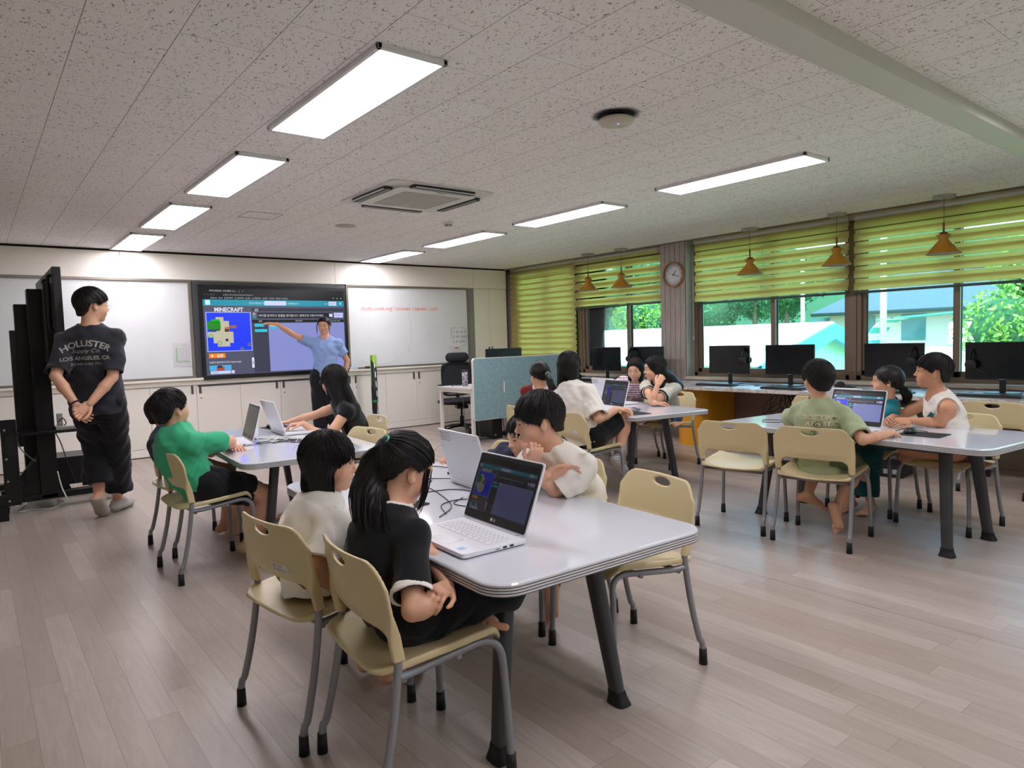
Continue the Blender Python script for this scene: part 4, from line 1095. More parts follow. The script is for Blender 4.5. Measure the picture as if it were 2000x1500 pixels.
o = MB().prism(rrect(.055, .018, .005), 0, .012).build('cable_plug', M_BLACKPL, None, .002, loc=(1.655 * KT, 2.53 * KT, TZ + .001), rot=(0, 0, .4)); prop(o, 'small black plug on the nearest table beside the white lid', 'plug')
for k, (lab, m) in enumerate((('tangled white cable on the left table beside the black laptop', M_WCABLE), ('second white cable loop on the left table', M_WCABLE), ('black cable along the front edge of the left laptop', M_CABLE), ('black cable loop between the two laptops on the left table', M_CABLE))):
    pts = [(1.45 + .05 * k, 4.55 - .2 * k, z)]
    for j in range(8): pts.append((1.55 + rng.uniform(-.13, .17) - (.08 if k == 2 else 0), 4.40 - .04 * k - .03 * j + rng.uniform(-.10, .16), z))
    cable('laptop_cable', [(a_ * KT, b_ * KT, c_) for a_, b_, c_ in pts], .0022, m, lab)
cable('laptop_cable', [(a_ * KT, b_ * KT, c_) for a_, b_, c_ in [(4.06, 3.62, z), (4.18, 3.60, z), (4.25, 3.75, z), (4.10, 3.55, z), (3.98, 3.52, z)]], .002, M_CABLE, 'thin dark cable by the mouse on the back table')
cable('laptop_cable', [(a_ * KT, b_ * KT, c_) for a_, b_, c_ in [(4.12, 1.66, z), (4.24, 1.66, z), (4.20, 1.52, z), (4.12, 1.56, z)]], .002, M_CABLE, 'thin dark cable by the mouse on the right table')
cable('laptop_cable', [(a_ * KT, b_ * KT, c_) for a_, b_, c_ in [(4.05, 2.45, z), (4.15, 2.50, z), (4.2, 2.40, z), (4.1, 2.36, z), (4.05, 2.45, z)]], .0025, M_CABLE, 'small loop of black cable on the far end of the right table')

# ================================================================ DESK, PARTITION, OFFICE CHAIR
dk = thing('teacher_desk', 'white metal-legged desk behind the teal partition', 'desk')
MB().cbox((4.70, 6.69, .655), (6.25, 7.44, .682)).build('desktop', mat('desk_top', 'cfcbc8', .35), dk, .002)
for (x, y) in ((4.715, 6.70), (4.715, 7.395), (6.20, 6.70), (6.20, 7.395)): MB().cbox((x, y, 0), (x + .038, y + .038, .615)).build('leg', M_WHITEMT, dk, .002)
f = MB(); f.cbox((4.715, 6.70, .615), (4.753, 7.433, .655)); f.cbox((6.20, 6.70, .615), (6.238, 7.433, .655)); f.cbox((4.75, 6.70, .615), (6.21, 6.735, .655)); f.cbox((4.75, 7.398, .615), (6.21, 7.433, .655)); f.build('frame', M_WHITEMT, dk, .002)
pt = thing('desk_partition', 'teal felt partition board in a thin white frame, clipped to the desk', 'partition', (5.48, 6.645, .668))
g = NT('teal_felt'); nn = g.noise(g.tc.outputs['Object'], 190.0, 2, .7)
g.L.new(g.ramp(nn, [(.36, srgb('50727a')), (.46, srgb('86a5aa')), (.62, srgb('98b4b8'))]), g.b.inputs['Base Color']); g.b.inputs['Roughness'].default_value = .95; g.b.inputs['Specular IOR Level'].default_value = .1
rp = rrect(1.58, .756, .035, 8)
def slabxz(poly, y0, y1, name, m, par, bev=0):
    MB().prism(poly, y0, y1).xf(mtx((0, 0, 0), (1, 0, 0), (0, 0, 1), (0, -1, 0))).build(name, m, par, bev)
slabxz(rrect(1.58, .756, .04, 8), -.015, .015, 'frame', M_WHITEMT, pt)
slabxz(rrect(1.566, .742, .034, 8), .0145, .0185, 'felt', g.m, pt)
MB().cbox((-.335, -.022, -.06), (-.318, -.018, .07)).build('clip', M_WHITEPL, pt, .002)
oc = thing('office_chair', 'black mesh office chair with headrest behind the white desk', 'office chair', (5.29, 7.78, 0), dirz(-.45, -1))
M_MESH = mat('chair_mesh', '1d1e22', .8, bump=(300, .4, .002)); M_OFF = mat('chair_fabric', '131519', .75)
for k in range(5):
    a = PI / 2 + k * 2 * PI / 5 + .2; c_, s_ = math.cos(a), math.sin(a)
    arm = MB().tube([(0.03 * c_, .03 * s_, .095), (.17 * c_, .17 * s_, .085), (.30 * c_, .30 * s_, .062)], [.026, .022, .016], 10, flat=(1, .8)).build('base_arm', M_BLACKPL, oc)
    MB().tube([(.30 * c_ - .022 * s_, .30 * s_ + .022 * c_, .027), (.30 * c_ + .022 * s_, .30 * s_ - .022 * c_, .027)], .027, 16).build('caster', M_RUB, arm)
MB().tube([(0, 0, .07), (0, 0, .22)], .028, 16).tube([(0, 0, .2), (0, 0, .34)], .014, 12).build('gas_lift', M_BLACKMT, oc)
MB().cbox((-.08, -.1, .33), (.08, .1, .38)).build('mechanism', M_BLACKPL, oc, .01)
V, F = sdf_mesh([Cone((-.13, 0, .43), (.13, 0, .43), .205, .205, .05, (0, 0, 1), 4.2)], .01); o = bpy.data.objects.new('seat', mesh_np('seat', V, F, M_OFF)); C.objects.link(o); o.parent = oc
MB().tube(catmull([(0, -.1, .36), (0, -.24, .38), (0, -.29, .50), (0, -.30, .80), (0, -.28, .98)], 5), .02, 8, flat=(1.4, .6)).build('spine', M_BLACKPL, oc)
f = MB().tube(catmull([(-.20, -.24, .52), (-.215, -.26, .70), (-.21, -.255, .90), (-.15, -.25, .945), (0, -.25, .95), (.15, -.25, .945), (.21, -.255, .90), (.215, -.26, .70), (.20, -.24, .52), (0, -.25, .50), (-.20, -.24, .52)], 6), .016, 8)
bk = f.build('back_frame', M_BLACKPL, oc); MB().add([(-.20, -.245, .52), (.20, -.245, .52), (.21, -.255, .90), (.14, -.25, .94), (-.14, -.25, .94), (-.21, -.255, .90)], [(0, 1, 2, 3, 4, 5)]).build('back_mesh', M_MESH, bk)
V, F = sdf_mesh([Cone((-.10, -.225, 1.03), (.10, -.225, 1.03), .068, .068, .03, (0, 1, 0), 1.8)], .009); o = bpy.data.objects.new('headrest', mesh_np('headrest', V, F, M_OFF)); C.objects.link(o); o.parent = oc
for s_ in (-1, 1): MB().tube(catmull([(s_ * .20, -.08, .42), (s_ * .27, -.08, .46), (s_ * .28, -.04, .62)], 5), .018, 8).tube([(s_ * .28, -.12, .655), (s_ * .28, .12, .66)], [.03, .032], 10, flat=(1, .45)).build('armrest', M_BLACKPL, oc)
tw = thing('computer_tower', 'small black computer tower on the floor beneath the partition', 'computer', (5.20, 7.02, 0), .1)
MB().cbox((-.085, -.15, 0), (.085, .20, .27)).build('case', M_BLACKPL, tw, .006)
MB().cbox((-.06, -.152, .04), (-.02, -.1505, .06)).build('badge', mat('port_grey', '9aa0a5', .4), tw)
mb = MB(); rng = random.Random(3)
for k in range(14):
    x0 = rng.choice((4.98, 5.5)) ; m_ = 0 if x0 > 5.2 else rng.choice((0, 1, 1))
    pts = [(x0 + rng.uniform(-.12, .25), 7.0 + rng.uniform(-.1, .3), .008 + .012 * rng.random()) for _ in range(6)]
    if k % 3 == 0: pts = [(pts[0][0], pts[0][1] + .05, .55)] + pts
    mb.tube(catmull(pts, 6), .005, 5, mi=m_)
prop(mb.build('floor_cables', [M_CABLE, M_GCABLE]), 'tangle of grey and black cables on the floor under the white desk', 'cable', kind='stuff')
bt = thing('tumbler', 'tall patterned tumbler with a dark lid on the white desk', 'bottle', (4.86, 7.05, .682))
g = NT('patterned_print'); n2 = g.noise(g.tc.outputs['Object'], 34.0, 2, .5, .6)
g.L.new(g.ramp(n2, [(.36, srgb('3a2c3c')), (.42, srgb('5aa0bc')), (.5, srgb('b9b4b0')), (.56, srgb('8c3f50')), (.64, srgb('44608a'))]), g.b.inputs['Base Color'])
MB().lathe([(0, 0), (.034, 0), (.035, .02), (.037, .19), (0, .19)], n=28).build('body', g.m, bt)
MB().lathe([(0, .188), (.038, .188), (.037, .212), (0, .214)], n=28).build('lid', M_BLACKPL, bt)
V, F = sdf_mesh([Ell((0, 0, .05), (.05, .045, .06)), Cone((0, 0, .09), (.005, 0, .115), .02, .015, .02)], .007, disp=lambda P: .004 * np.sin(P[..., 0] * 90) * np.sin(P[..., 2] * 80))
o = bpy.data.objects.new('pouch', mesh_np('pouch', V, F, mat('mustard_cloth', 'c79225', .8))); C.objects.link(o); o.location = (4.845, 6.80, .678); prop(o, 'small mustard yellow pouch on the desk against the partition', 'pouch')
o = MB().cbox((-.10, -.14, 0), (.10, .14, .006)).build('desk_papers', mat('paper', 'd9d9dc', .7), None, loc=(4.90, 7.15, .683), rot=(0, 0, .2)); prop(o, 'white papers lying on the corner of the white desk', 'paper')
o = MB().tube(catmull([(0, 0, .012), (.04, .03, .02), (.10, .03, .012), (.14, 0, .015), (.1, -.03, .01)], 5), .010, 7).build('glasses_case', M_BLACKPL, None, loc=(4.78, 7.22, .682)); prop(o, 'small black item lying on the corner of the white desk', 'case')
# monitor tops seen over the partition
o = MB().cbox((-.30, 0, 0), (.30, .03, .36)).cbox((-.03, .01, -.09), (.03, .03, .03)).cbox((-.12, -.05, -.10), (.12, .09, -.088)).build('desk_monitor', M_BLACKPL, None, .004, loc=(5.62, 7.20, .782), rot=(.0, 0, 0)); prop(o, 'black monitor whose top edge shows above the teal partition', 'monitor')
# ---- mat roll, erasers, markers, papers
mr_ = thing('mat_roll', 'upright rolled mat, lime green at the top, black with white stripes, blue below', 'rolled mat', (4.30, 8.42, 0), .3)
g = NT('mat_print'); p = g.xyz(g.tc.outputs['Object'])
ang = g.math('ARCTAN2', p[1], p[0]); zz = p[2]; sl = g.math('ADD', zz, g.math('MULTIPLY', ang, .06))
f1 = g.math('GREATER_THAN', sl, .86); f2 = g.math('LESS_THAN', g.math('ADD', zz, g.math('MULTIPLY', ang, -.05)), .20)
dash = g.math('MULTIPLY', g.math('LESS_THAN', g.math('ABSOLUTE', g.math('SUBTRACT', g.math('ADD', ang, g.math('MULTIPLY', g.math('SUBTRACT', zz, .5), 1.1)), -1.45)), .17), g.math('LESS_THAN', g.math('FRACT', g.math('MULTIPLY', zz, 7.5)), .6))
ln2 = g.math('MULTIPLY', g.math('LESS_THAN', g.math('ABSOLUTE', g.math('SUBTRACT', g.math('ADD', ang, g.math('MULTIPLY', zz, -3.0)), -2.6)), .13), g.math('LESS_THAN', zz, .42))
c_ = g.mix(f2, srgb('16171c'), srgb('6aa6cf')); c_ = g.mix(g.math('MAXIMUM', dash, ln2), c_, srgb('d7d8da')); c_ = g.mix(f1, c_, srgb('86b32c'))
g.L.new(c_, g.b.inputs['Base Color']); g.b.inputs['Roughness'].default_value = .5
MB().lathe([(0, 0), (.042, 0), (.043, 1.10), (.030, 1.10), (.028, 1.02)], n=28).build('roll', g.m, mr_)
MB().lathe([(.0435, .455), (.0445, .457), (.0445, .49), (.0435, .492)], n=28).build('green_strap', mat('green_strap', '1c7a4e', .6), mr_)
MB().lathe([(.0435, .63), (.0448, .632), (.0448, .645), (.0435, .647)], n=28).build('black_strap', M_BLACKPL, mr_)
for (x, m_, lab, s_) in ((3.98 + .23, 'cfd6e6', 'pale blue whiteboard eraser on the ledge right of the screen', .10), (4.43, '3c3c40', 'small dark marker box on the ledge left of the mat roll', .05)):
    o = MB().cbox((-s_ / 2 - .01, -.02, 0), (s_ / 2 + .01, .02, .035)).build('board_eraser', mat('er_' + m_, m_, .6), None, .004, loc=(x - .02, 8.86 - .01, .906 + .018)); prop(o, lab, 'eraser')
    o.location = (x - .02, 8.812, .9055)
led2 = struct(MB().cbox((XL, YF - .050, .880), (6.25, YF - .004, .904)).build('trim_42', M_CAB, bevel=.002))
def poster(name, x, z, w_, h_, lab, kind):
    t = MB(); t.cbox((x, YF + .005, z), (x + w_, YF + .0105, z + h_), 0)
    Y_ = YF + .0045
    if kind == 'table':
        for j in range(9):
            zz = z + h_ * (.16 + .075 * j); t.quad([(x + .05, Y_, zz), (x + w_ - .03, Y_, zz), (x + w_ - .03, Y_, zz + .0015), (x + .05, Y_, zz + .0015)], 1)
        for j in range(5):
            xx = x + .05 + (w_ - .08) * j / 4; t.quad([(xx, Y_, z + h_ * .16), (xx + .0015, Y_, z + h_ * .16), (xx + .0015, Y_, z + h_ * .78), (xx, Y_, z + h_ * .78)], 1)
        t.quad([(x + .03, Y_, z + .05), (x + w_ - .03, Y_, z + .05), (x + w_ - .03, Y_, z + .062), (x + .03, Y_, z + .062)], 2); t.quad([(x + .03, Y_ - .0002, z + .05), (x + .045, Y_ - .0002, z + .05), (x + .045, Y_ - .0002, z + h_ * .8), (x + .03, Y_ - .0002, z + h_ * .8)], 2)
        V, F = text_geo('시간표', .022); t.add(np.stack([V[:, 0] + x + .09, np.full(len(V), Y_), V[:, 1] + z + h_ * .86], -1), F, 1)
    else:
        t.quad([(x + .07, Y_, z + h_ * .80), (x + w_ - .07, Y_, z + h_ * .80), (x + w_ * .5, Y_, z + h_ * .9)], 3)
        for j in range(6): t.quad([(x + .04 + .01 * (j % 2), Y_, z + h_ * (.62 - .05 * j)), (x + w_ - .05, Y_, z + h_ * (.62 - .05 * j)), (x + w_ - .05, Y_, z + h_ * (.64 - .05 * j)), (x + .04, Y_, z + h_ * (.64 - .05 * j))], 4)
    o = t.build(name, [mat('paper', 'd9d9dc', .7), mat('print_grey', '9aa2b8', .7), mat('print_green', '9fce9a', .7), mat('print_red', 'a04050', .7), mat('print_tan', 'c6c2a4', .7)]); prop(o, lab, 'paper')
poster('timetable_sheet', 1.90, 1.055, .205, .28, 'white timetable sheet with a green line on the left whiteboard', 'table')
poster('notice_sheet', 5.83, .985, .26, .20, 'pale notice sheet at the lower right of the right whiteboard', 'note')

# ================================================================ BLACK DISPLAY STAND AT THE LEFT
st = thing('mobile_display_stand', 'tall black wheeled display stand holding a large black display seen edge-on', 'display stand')
mb = MB(); mb.cbox((.520, 6.10, 1.02), (.575, 7.66, 1.90)); mb.cbox((.475, 6.35, 1.10), (.522, 7.4, 1.80))
dp_ = mb.build('display', M_BLACKPL, st, .005)
dp_['label'] = 'large black display panel seen from its edge'
mb = MB()
for yy in (6.20, 6.62): mb.tube(catmull([(.53, yy, 1.84), (.50, yy, 1.83), (.495, yy, 1.70), (.495, yy, 1.45), (.53, yy, 1.42)], 4), .012, 8)
mb.build('grab_handle', M_BLACKMT, dp_)
MB().cbox((.385, 6.60, .09), (.505, 6.76, 1.77)).build('column', M_BLACKMT, st, .004)
MB().cbox((.305, 6.80, .09), (.40, 6.92, 1.66)).build('column', M_BLACKMT, st, .004)
MB().cbox((.265, 6.82, .5), (.31, 6.90, 1.45)).build('cable_channel', M_BLACKPL, st, .004)
mb = MB(); mb.cbox((.10, 6.62, .075), (.98, 6.72, .125)); mb.cbox((.10, 7.35, .075), (.98, 7.45, .125)); mb.cbox((.36, 6.6, .08), (.50, 7.45, .12)); mb.build('base_frame', M_BLACKMT, st, .004)
mb = MB(); mb.add([(.505, 6.70, .12), (.60, 6.70, .12), (.505, 6.70, .40), (.505, 6.74, .12), (.60, 6.74, .12), (.505, 6.74, .40)], [(0, 1, 2), (5, 4, 3), (0, 3, 4, 1), (1, 4, 5, 2), (2, 5, 3, 0)])
mb.add([(.385, 6.64, .10), (.16, 6.64, .16), (.385, 6.64, .45), (.385, 6.70, .10), (.16, 6.70, .16), (.385, 6.70, .45)], [(0, 2, 1), (5, 3, 4), (0, 1, 4, 3), (1, 2, 5, 4), (2, 0, 3, 5)]); mb.build('gusset', M_BLACKMT, st)
MB().cbox((.52, 6.95, .12), (.98, 7.35, .36)).build('equipment_box', M_BLACKPL, st, .006)
for (x, y) in ((.16, 6.67), (.93, 6.67), (.16, 7.40), (.93, 7.40)):
    cs = MB().tube([(x - .013, y, .034), (x + .013, y, .034)], .034, 16).build('caster', M_RUB, st); MB().cbox((x - .022, y - .02, .03), (x + .022, y + .02, .078)).build('caster_fork', M_ALU, cs)
mb = MB().cbox((.22, 6.52, .615), (.80, 6.80, .635)); mb.build('shelf', M_BLACKMT, st, .003)
o = MB().cbox((.51, 6.54, .0), (.80, 6.76, .028)).build('player_box', mat('silver_box', 'b9b7b2', .3, metal=.4), None, .003, loc=(0, 0, .636)); prop(o, 'flat silver box lying on the shelf of the black display stand', 'device')
o = MB().cbox((.525, 6.60, 0), (.565, 6.64, .10)).build('silver_adapter', mat('silver_box2', 'a3a1a0', .4, metal=.3), None, .003, loc=(0, 0, .665)); prop(o, 'upright grey adapter standing on the stand shelf', 'device')
cable('stand_cable', [(.53, 6.57, .70), (.56, 6.55, .73), (.58, 6.55, .69), (.57, 6.60, .66)], .004, M_CABLE, 'short black cable bending over the stand shelf')
cable('stand_cable', [(.27, 6.55, .63), (.235, 6.50, .60), (.22, 6.5, .45), (.23, 6.5, .33), (.27, 6.5, .22)], .0045, M_CABLE, 'black cable hanging left of the stand column, ending in a plug')
cable('stand_cable', [(.26, 6.55, .64), (.25, 6.50, .58), (.28, 6.5, .50), (.36, 6.55, .40)], .004, M_GCABLE, 'grey cable drooping from the stand shelf')
cable('stand_cable', [(.36, 6.55, .42), (.31, 6.52, .36), (.30, 6.55, .26), (.34, 6.6, .18)], .004, M_CABLE, 'black cable looping low against the stand column')
cable('stand_cable', [(.505, 6.62, .62), (.54, 6.60, .52), (.58, 6.60, .34), (.64, 6.75, .16)], .004, M_CABLE, 'thin black cable from the shelf down to the stand base')
cable('stand_cable', [(.30, 6.80, 1.25), (.29, 6.72, 1.1), (.27, 6.7, 1.0), (.27, 6.7, .80), (.29, 6.7, .70)], .003, M_CABLE, 'thin black cable running down the left side of the stand')
wz = .006
P_ = [onZ(33, 998, wz), onZ(48, 975, wz), onZ(57, 965, wz)]
cable('white_cable', [(.50, 6.57, .30), (.515, 6.50, .18), (.545, 6.45, .06), tuple(onZ(113, 975, wz)), tuple(onZ(125, 978, wz)), tuple(onZ(118, 985, wz)), tuple(onZ(100, 993, wz)), tuple(onZ(60, 996, wz)), tuple(onZ(34, 1000, wz)), tuple(onZ(50, 985, wz)), tuple(onZ(60, 965, wz)), (.22, 6.58, .06), (.19, 6.62, .10)], .0055, M_WCABLE, 'white cable lying in a loop on the floor before the black stand')
fr_ = thing('black_frame', 'bare black metal frame at the left edge of the photo', 'frame', (0, 6.35, 0))
mb = MB(); mb.cbox((.145, -.01, .11), (.245, .02, .765)); mb.cbox((-.9, -.01, .11), (.16, .02, .20)); mb.cbox((-.9, -.01, .68), (.16, .02, .765)); mb.cbox((-1.0, -.01, .11), (-.88, .02, .765))
mb.build('plate', M_BLACKMT, fr_, .01)
mb = MB()
for q in (.15, .30, .47, .69): mb.tube([(.17, -.012, q), (.17, -.009, q)], .008, 10)
mb.build('screws', M_ALU, fr_)
MB().cbox((.175, -.013, .50), (.235, -.009, .64)).build('socket_plate', M_BLACKPL, fr_, .003)
mb = MB(); mb.cbox((.10, .0, .0), (.16, .4, .11)); mb.build('foot', M_BLACKMT, fr_); MB().cbox((-.9, .0, .0), (-.84, .4, .11)).build('foot', M_BLACKMT, fr_)
# ================================================================ OUTSIDE
g = NT('grass_field'); nn = g.noise(g.tc.outputs['Object'], 2.2, 6, .7); n2 = g.noise(g.tc.outputs['Object'], 26.0, 3, .7)
c_ = g.mix(g.math('MULTIPLY', n2, .8), g.ramp(nn, [(.3, srgb('7f9a66')), (.7, srgb('a9bf85'))]), srgb('6c8656')); g.L.new(c_, g.b.inputs['Base Color']); g.b.inputs['Roughness'].default_value = 1
M_GRASS = g.m
go = MB().cbox((8.5, -60, -1.0), (150, 120, -.601)).build('lawn', M_GRASS); prop(go, 'green lawn outside the right windows', 'ground', kind='stuff')
M_ROOFW = mat('white_roof', 'eef0f0', .6); M_TRIMB = mat('blue_trim', '4a9ac8', .5); M_WALLC = mat('pale_wall', 'b9dcdc', .8)
Yg = 8.0
ap = onY(1597, 634, Yg); le = onY(1452, 716, Yg); re_ = onY(1668, 678, Yg)
xa, za = ap[0], ap[2]
wl = xa - le[0]; sl_ = (za - le[2]) / wl; xr = xa + wl; zr = le[2]
sh = thing('gabled_building', 'low building with a white roof, blue gable trim and pale wall outside the middle window', 'building')
YE = 46
MB().add([(xa, Yg - .35, za), (le[0], Yg - .35, le[2]), (le[0], YE, le[2]), (xa, YE, za), (xr, Yg - .35, zr), (xr, YE, zr)], [(0, 1, 2, 3), (0, 3, 5, 4)]).build('roof', M_ROOFW, sh).modifiers.new('s', 'SOLIDIFY').thickness = .06
w_ = MB(); b_ = -.6
w_.add([(le[0] + .25, Yg, b_), (xr - .25, Yg, b_), (xr - .25, Yg, zr + .2), (xa, Yg, za - .05), (le[0] + .25, Yg, le[2] + .2)], [(0, 1, 2, 3, 4)]); w_.cbox((le[0] + .3, Yg + .01, b_), (xr - .3, YE - .3, zr)); w_.build('wall', M_WALLC, sh)
t = MB()
for (a, b) in (((xa, za), (le[0], le[2])), ((xa, za), (xr, zr))):
    hh = .34
    t.add([(a[0], Yg - .42, a[1] + .02), (b[0], Yg - .42, b[1] + .02), (b[0], Yg - .42, b[1] - hh), (a[0], Yg - .42, a[1] - hh), (a[0], Yg - .30, a[1] + .02), (b[0], Yg - .30, b[1] + .02), (b[0], Yg - .30, b[1] - hh), (a[0], Yg - .30, a[1] - hh)], [(0, 1, 2, 3), (7, 6, 5, 4), (0, 4, 5, 1), (3, 2, 6, 7)])
t.build('gable_trim', M_TRIMB, sh)
# leafy things
def leaf_mat(name, a, b):
    g = NT(name); oi = g.n.new('ShaderNodeObjectInfo'); nn = g.noise(g.tc.outputs['Object'], 1.4, 3, .7)
    gi = g.n.new('ShaderNodeNewGeometry'); rnd = gi.outputs['Random Per Island']
    c_ = g.mix(rnd, srgb(a), srgb(b)); g.L.new(c_, g.b.inputs['Base Color']); g.b.inputs['Roughness'].default_value = .7
    out = g.n['Material Output']; tl = g.n.new('ShaderNodeBsdfTranslucent'); g.L.new(c_, tl.inputs[0]); mx = g.n.new('ShaderNodeMixShader'); mx.inputs[0].default_value = .35
    g.L.new(g.b.outputs[0], mx.inputs[1]); g.L.new(tl.outputs[0], mx.inputs[2]); g.L.new(mx.outputs[0], out.inputs[0]); return g.m
ML1 = leaf_mat('leaf_mid', '1c4630', '417a4c'); ML2 = leaf_mat('leaf_bright', '4c8030', '93b552'); M_BARK = mat('bark', '5b4b3e', .9)
def tree(x, y, z0, h, r, leaf, n, m, lab, seed, cat='tree', group=None, blobs=7):
    rs = np.random.RandomState(seed)
    t = thing('tree', lab, cat, (x, y, z0), 0, group)
    MB().tube([(0, 0, 0), (.05 * h * .3, 0, h * .4), (0, .03, h * .75)], [r * .09, r * .06, r * .02], 8).build('trunk', M_BARK, t)
    cb = np.column_stack([rs.uniform(-.55, .55, blobs) * r, rs.uniform(-.55, .55, blobs) * r, h * rs.uniform(.38, .85, blobs)]); cr = r * rs.uniform(.42, .68, blobs)
    k = rs.randint(0, blobs, n); d = rs.normal(size=(n, 3)); d /= np.linalg.norm(d, axis=1)[:, None]
    c = cb[k] + d * (cr[k] * rs.uniform(.75, 1.06, n))[:, None] * (1, 1, .85)
    a = rs.normal(size=(n, 3)) + d * .8; a /= np.linalg.norm(a, axis=1)[:, None]
    u = np.cross(a, rs.normal(size=(n, 3))); u /= np.linalg.norm(u, axis=1)[:, None]; v = np.cross(a, u)
    s = leaf * rs.uniform(.6, 1.3, n)[:, None]
    V = np.stack([c - u * s, c - v * s * .5, c + u * s, c + v * s * .5], 1).reshape(-1, 3); F = np.arange(4 * n).reshape(-1, 4)
    o = bpy.data.objects.new('crown', mesh_np('crown', V, F, m, smooth=False)); C.objects.link(o); o.parent = t
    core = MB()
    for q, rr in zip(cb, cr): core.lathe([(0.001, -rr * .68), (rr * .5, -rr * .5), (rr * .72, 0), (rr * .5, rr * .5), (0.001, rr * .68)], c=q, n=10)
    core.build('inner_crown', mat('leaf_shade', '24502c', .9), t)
    return t
far = 'trees on the hillside behind the white roof'
hz = MB(); n = 20
V = [];
for i in range(n + 1):
    y = -10 + 100 * i / n
    V += [(55 + 4 * math.sin(i), y, -.6), (80, y, 12 + 2 * math.sin(i * 1.7))]
hl = hz.add(V, [(2 * i, 2 * i + 1, 2 * i + 3, 2 * i + 2) for i in range(n)]).build('hillside', mat('hill_green', '23482c', 1.0, var=(.3, .3))); prop(hl, 'dark green hillside behind the trees', 'hill', kind='stuff')
NUM = ('first', 'second', 'third', 'fourth', 'fifth', 'sixth', 'seventh', 'eighth', 'ninth', 'tenth', 'eleventh', 'twelfth', 'thirteenth', 'fourteenth', 'fifteenth')
for k, (x, y, h, r, m) in enumerate(((36, 20.3, 6.5, 2.3, ML1), (37, 25.0, 7, 2.3, ML1), (35, 29.4, 4.2, 2.2, ML2), (38, 34, 7, 2.3, ML1), (39, 38.7, 6.5, 2.3, ML1), (41, 43.5, 7, 2.4, ML1), (42, 48.4, 7, 2.4, ML1), (44, 53.4, 7, 2.4, ML1), (45, 58.4, 7, 2.4, ML1), (47, 63.5, 7, 2.4, ML1), (46, 28.5, 9.5, 2.4, ML1), (46.5, 33.4, 9.0, 2.4, ML1), (47, 38.4, 9.6, 2.4, ML1), (48, 43.2, 9.2, 2.4, ML1), (50, 49.5, 9.6, 2.4, ML1))):
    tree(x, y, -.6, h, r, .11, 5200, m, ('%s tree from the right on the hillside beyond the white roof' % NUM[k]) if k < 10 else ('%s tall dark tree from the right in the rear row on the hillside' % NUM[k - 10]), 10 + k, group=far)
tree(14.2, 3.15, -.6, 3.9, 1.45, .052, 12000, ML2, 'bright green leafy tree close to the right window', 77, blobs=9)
# house with a grey roof, carport, white wall, pole
hs_ = thing('grey_roof_house', 'house with a dark grey tiled roof outside the right window', 'house')
g = NT('roof_tiles'); wv = g.n.new('ShaderNodeTexWave'); wv.inputs['Scale'].default_value = 1.6; g.L.new(g.tc.outputs['Object'], wv.inputs['Vector']); g.L.new(g.ramp(wv.outputs[0], [(0, srgb('2b3640')), (1, srgb('46545f'))]), g.b.inputs['Base Color'])
def P3(px, py, x): return tuple(onX(px, py, x))
a0 = onX(1700, 608, 40); b0 = onX(1875, 606, 40)
y0_, y1_ = b0[1] - 3, a0[1] + 3; zE = a0[2]
MB().add([(39, y0_, zE), (39, y1_, zE), (45, y1_ - 3, zE + 2.6), (45, y0_ + 3, zE + 2.6)], [(0, 3, 2, 1)]).build('roof', g.m, hs_).modifiers.new('s', 'SOLIDIFY').thickness = .2
MB().cbox((40, y0_ + .6, -.6), (50, y1_ - .6, zE)).build('wall', mat('house_wall', 'b9aca6', .9), hs_)
w_ = MB()
for k in range(4): w_.cbox((39.95, y0_ + 2 + 2.6 * k, .6), (40.0, y0_ + 3.2 + 2.6 * k, 2.0))
w_.build('windows', mat('house_window', '3f6a72', .2), hs_)
wl_ = thing('garden_wall', 'long white wall in front of the grey-roofed house', 'wall'); MB().cbox((30, -12, -.6), (30.3, 13.2, .42)).build('wall', mat('bright_wall', 'e6e6e2', .8), wl_); MB().cbox((29.95, -12, .40), (30.35, 13.2, .48)).build('coping', mat('coping', 'c9bdb4', .8), wl_)
vn = thing('white_van', 'white van-like box behind the white wall', 'vehicle'); MB().cbox((33, 3.0, -.2), (35.5, 11.2, 1.45)).build('body', mat('van_white', 'd9ecee', .5), vn, .1); MB().cbox((32.98, 3.0, .25), (33.0, 11.2, .5)).build('stripe', mat('van_grey', '5f7f88', .5), vn)
for yy in (4.2, 9.8): MB().tube([(33.0, yy, .0 - .2), (33.3, yy, -.2)], .4, 16).build('wheel', M_RUB, vn)
cp = thing('blue_awning', 'turquoise striped awning beside the house', 'awning')
a1 = onX(1745, 640, 36)
mb = MB()
for k in range(6):
    t0, t1 = k * .26, (k + 1) * .26
    mb.add([(36, a1[1] + 1.4 * math.cos(t0), 0 + 1.5 * math.sin(t0) + .3), (36, a1[1] + 1.4 * math.cos(t1), 1.5 * math.sin(t1) + .3), (38, a1[1] + 1.4 * math.cos(t1), 1.5 * math.sin(t1) + .3), (38, a1[1] + 1.4 * math.cos(t0), 1.5 * math.sin(t0) + .3)], [(0, 1, 2, 3)], k % 2)
mb.add([(36, a1[1] - 4, 2.0), (36, a1[1] + .8, 1.7), (38, a1[1] + .8, 1.7), (38, a1[1] - 4, 2.0)], [(0, 1, 2, 3)], 0)
mb.build('canopy', [mat('turquoise', '3fa6b8', .5), mat('awning_white', 'e8f0f0', .6)], cp).modifiers.new('s', 'SOLIDIFY').thickness = .05
MB().tube([(36.1, a1[1] - 3.9, -.6), (36.1, a1[1] - 3.9, 2.0)], .05, 8).build('post', MATS['awning_white'], cp)
MB().tube([(36.1, a1[1] + 1.3, -.6), (36.1, a1[1] + 1.3, .6)], .05, 8).build('post', MATS['awning_white'], cp)
a2 = onX(1725, 690, 26)
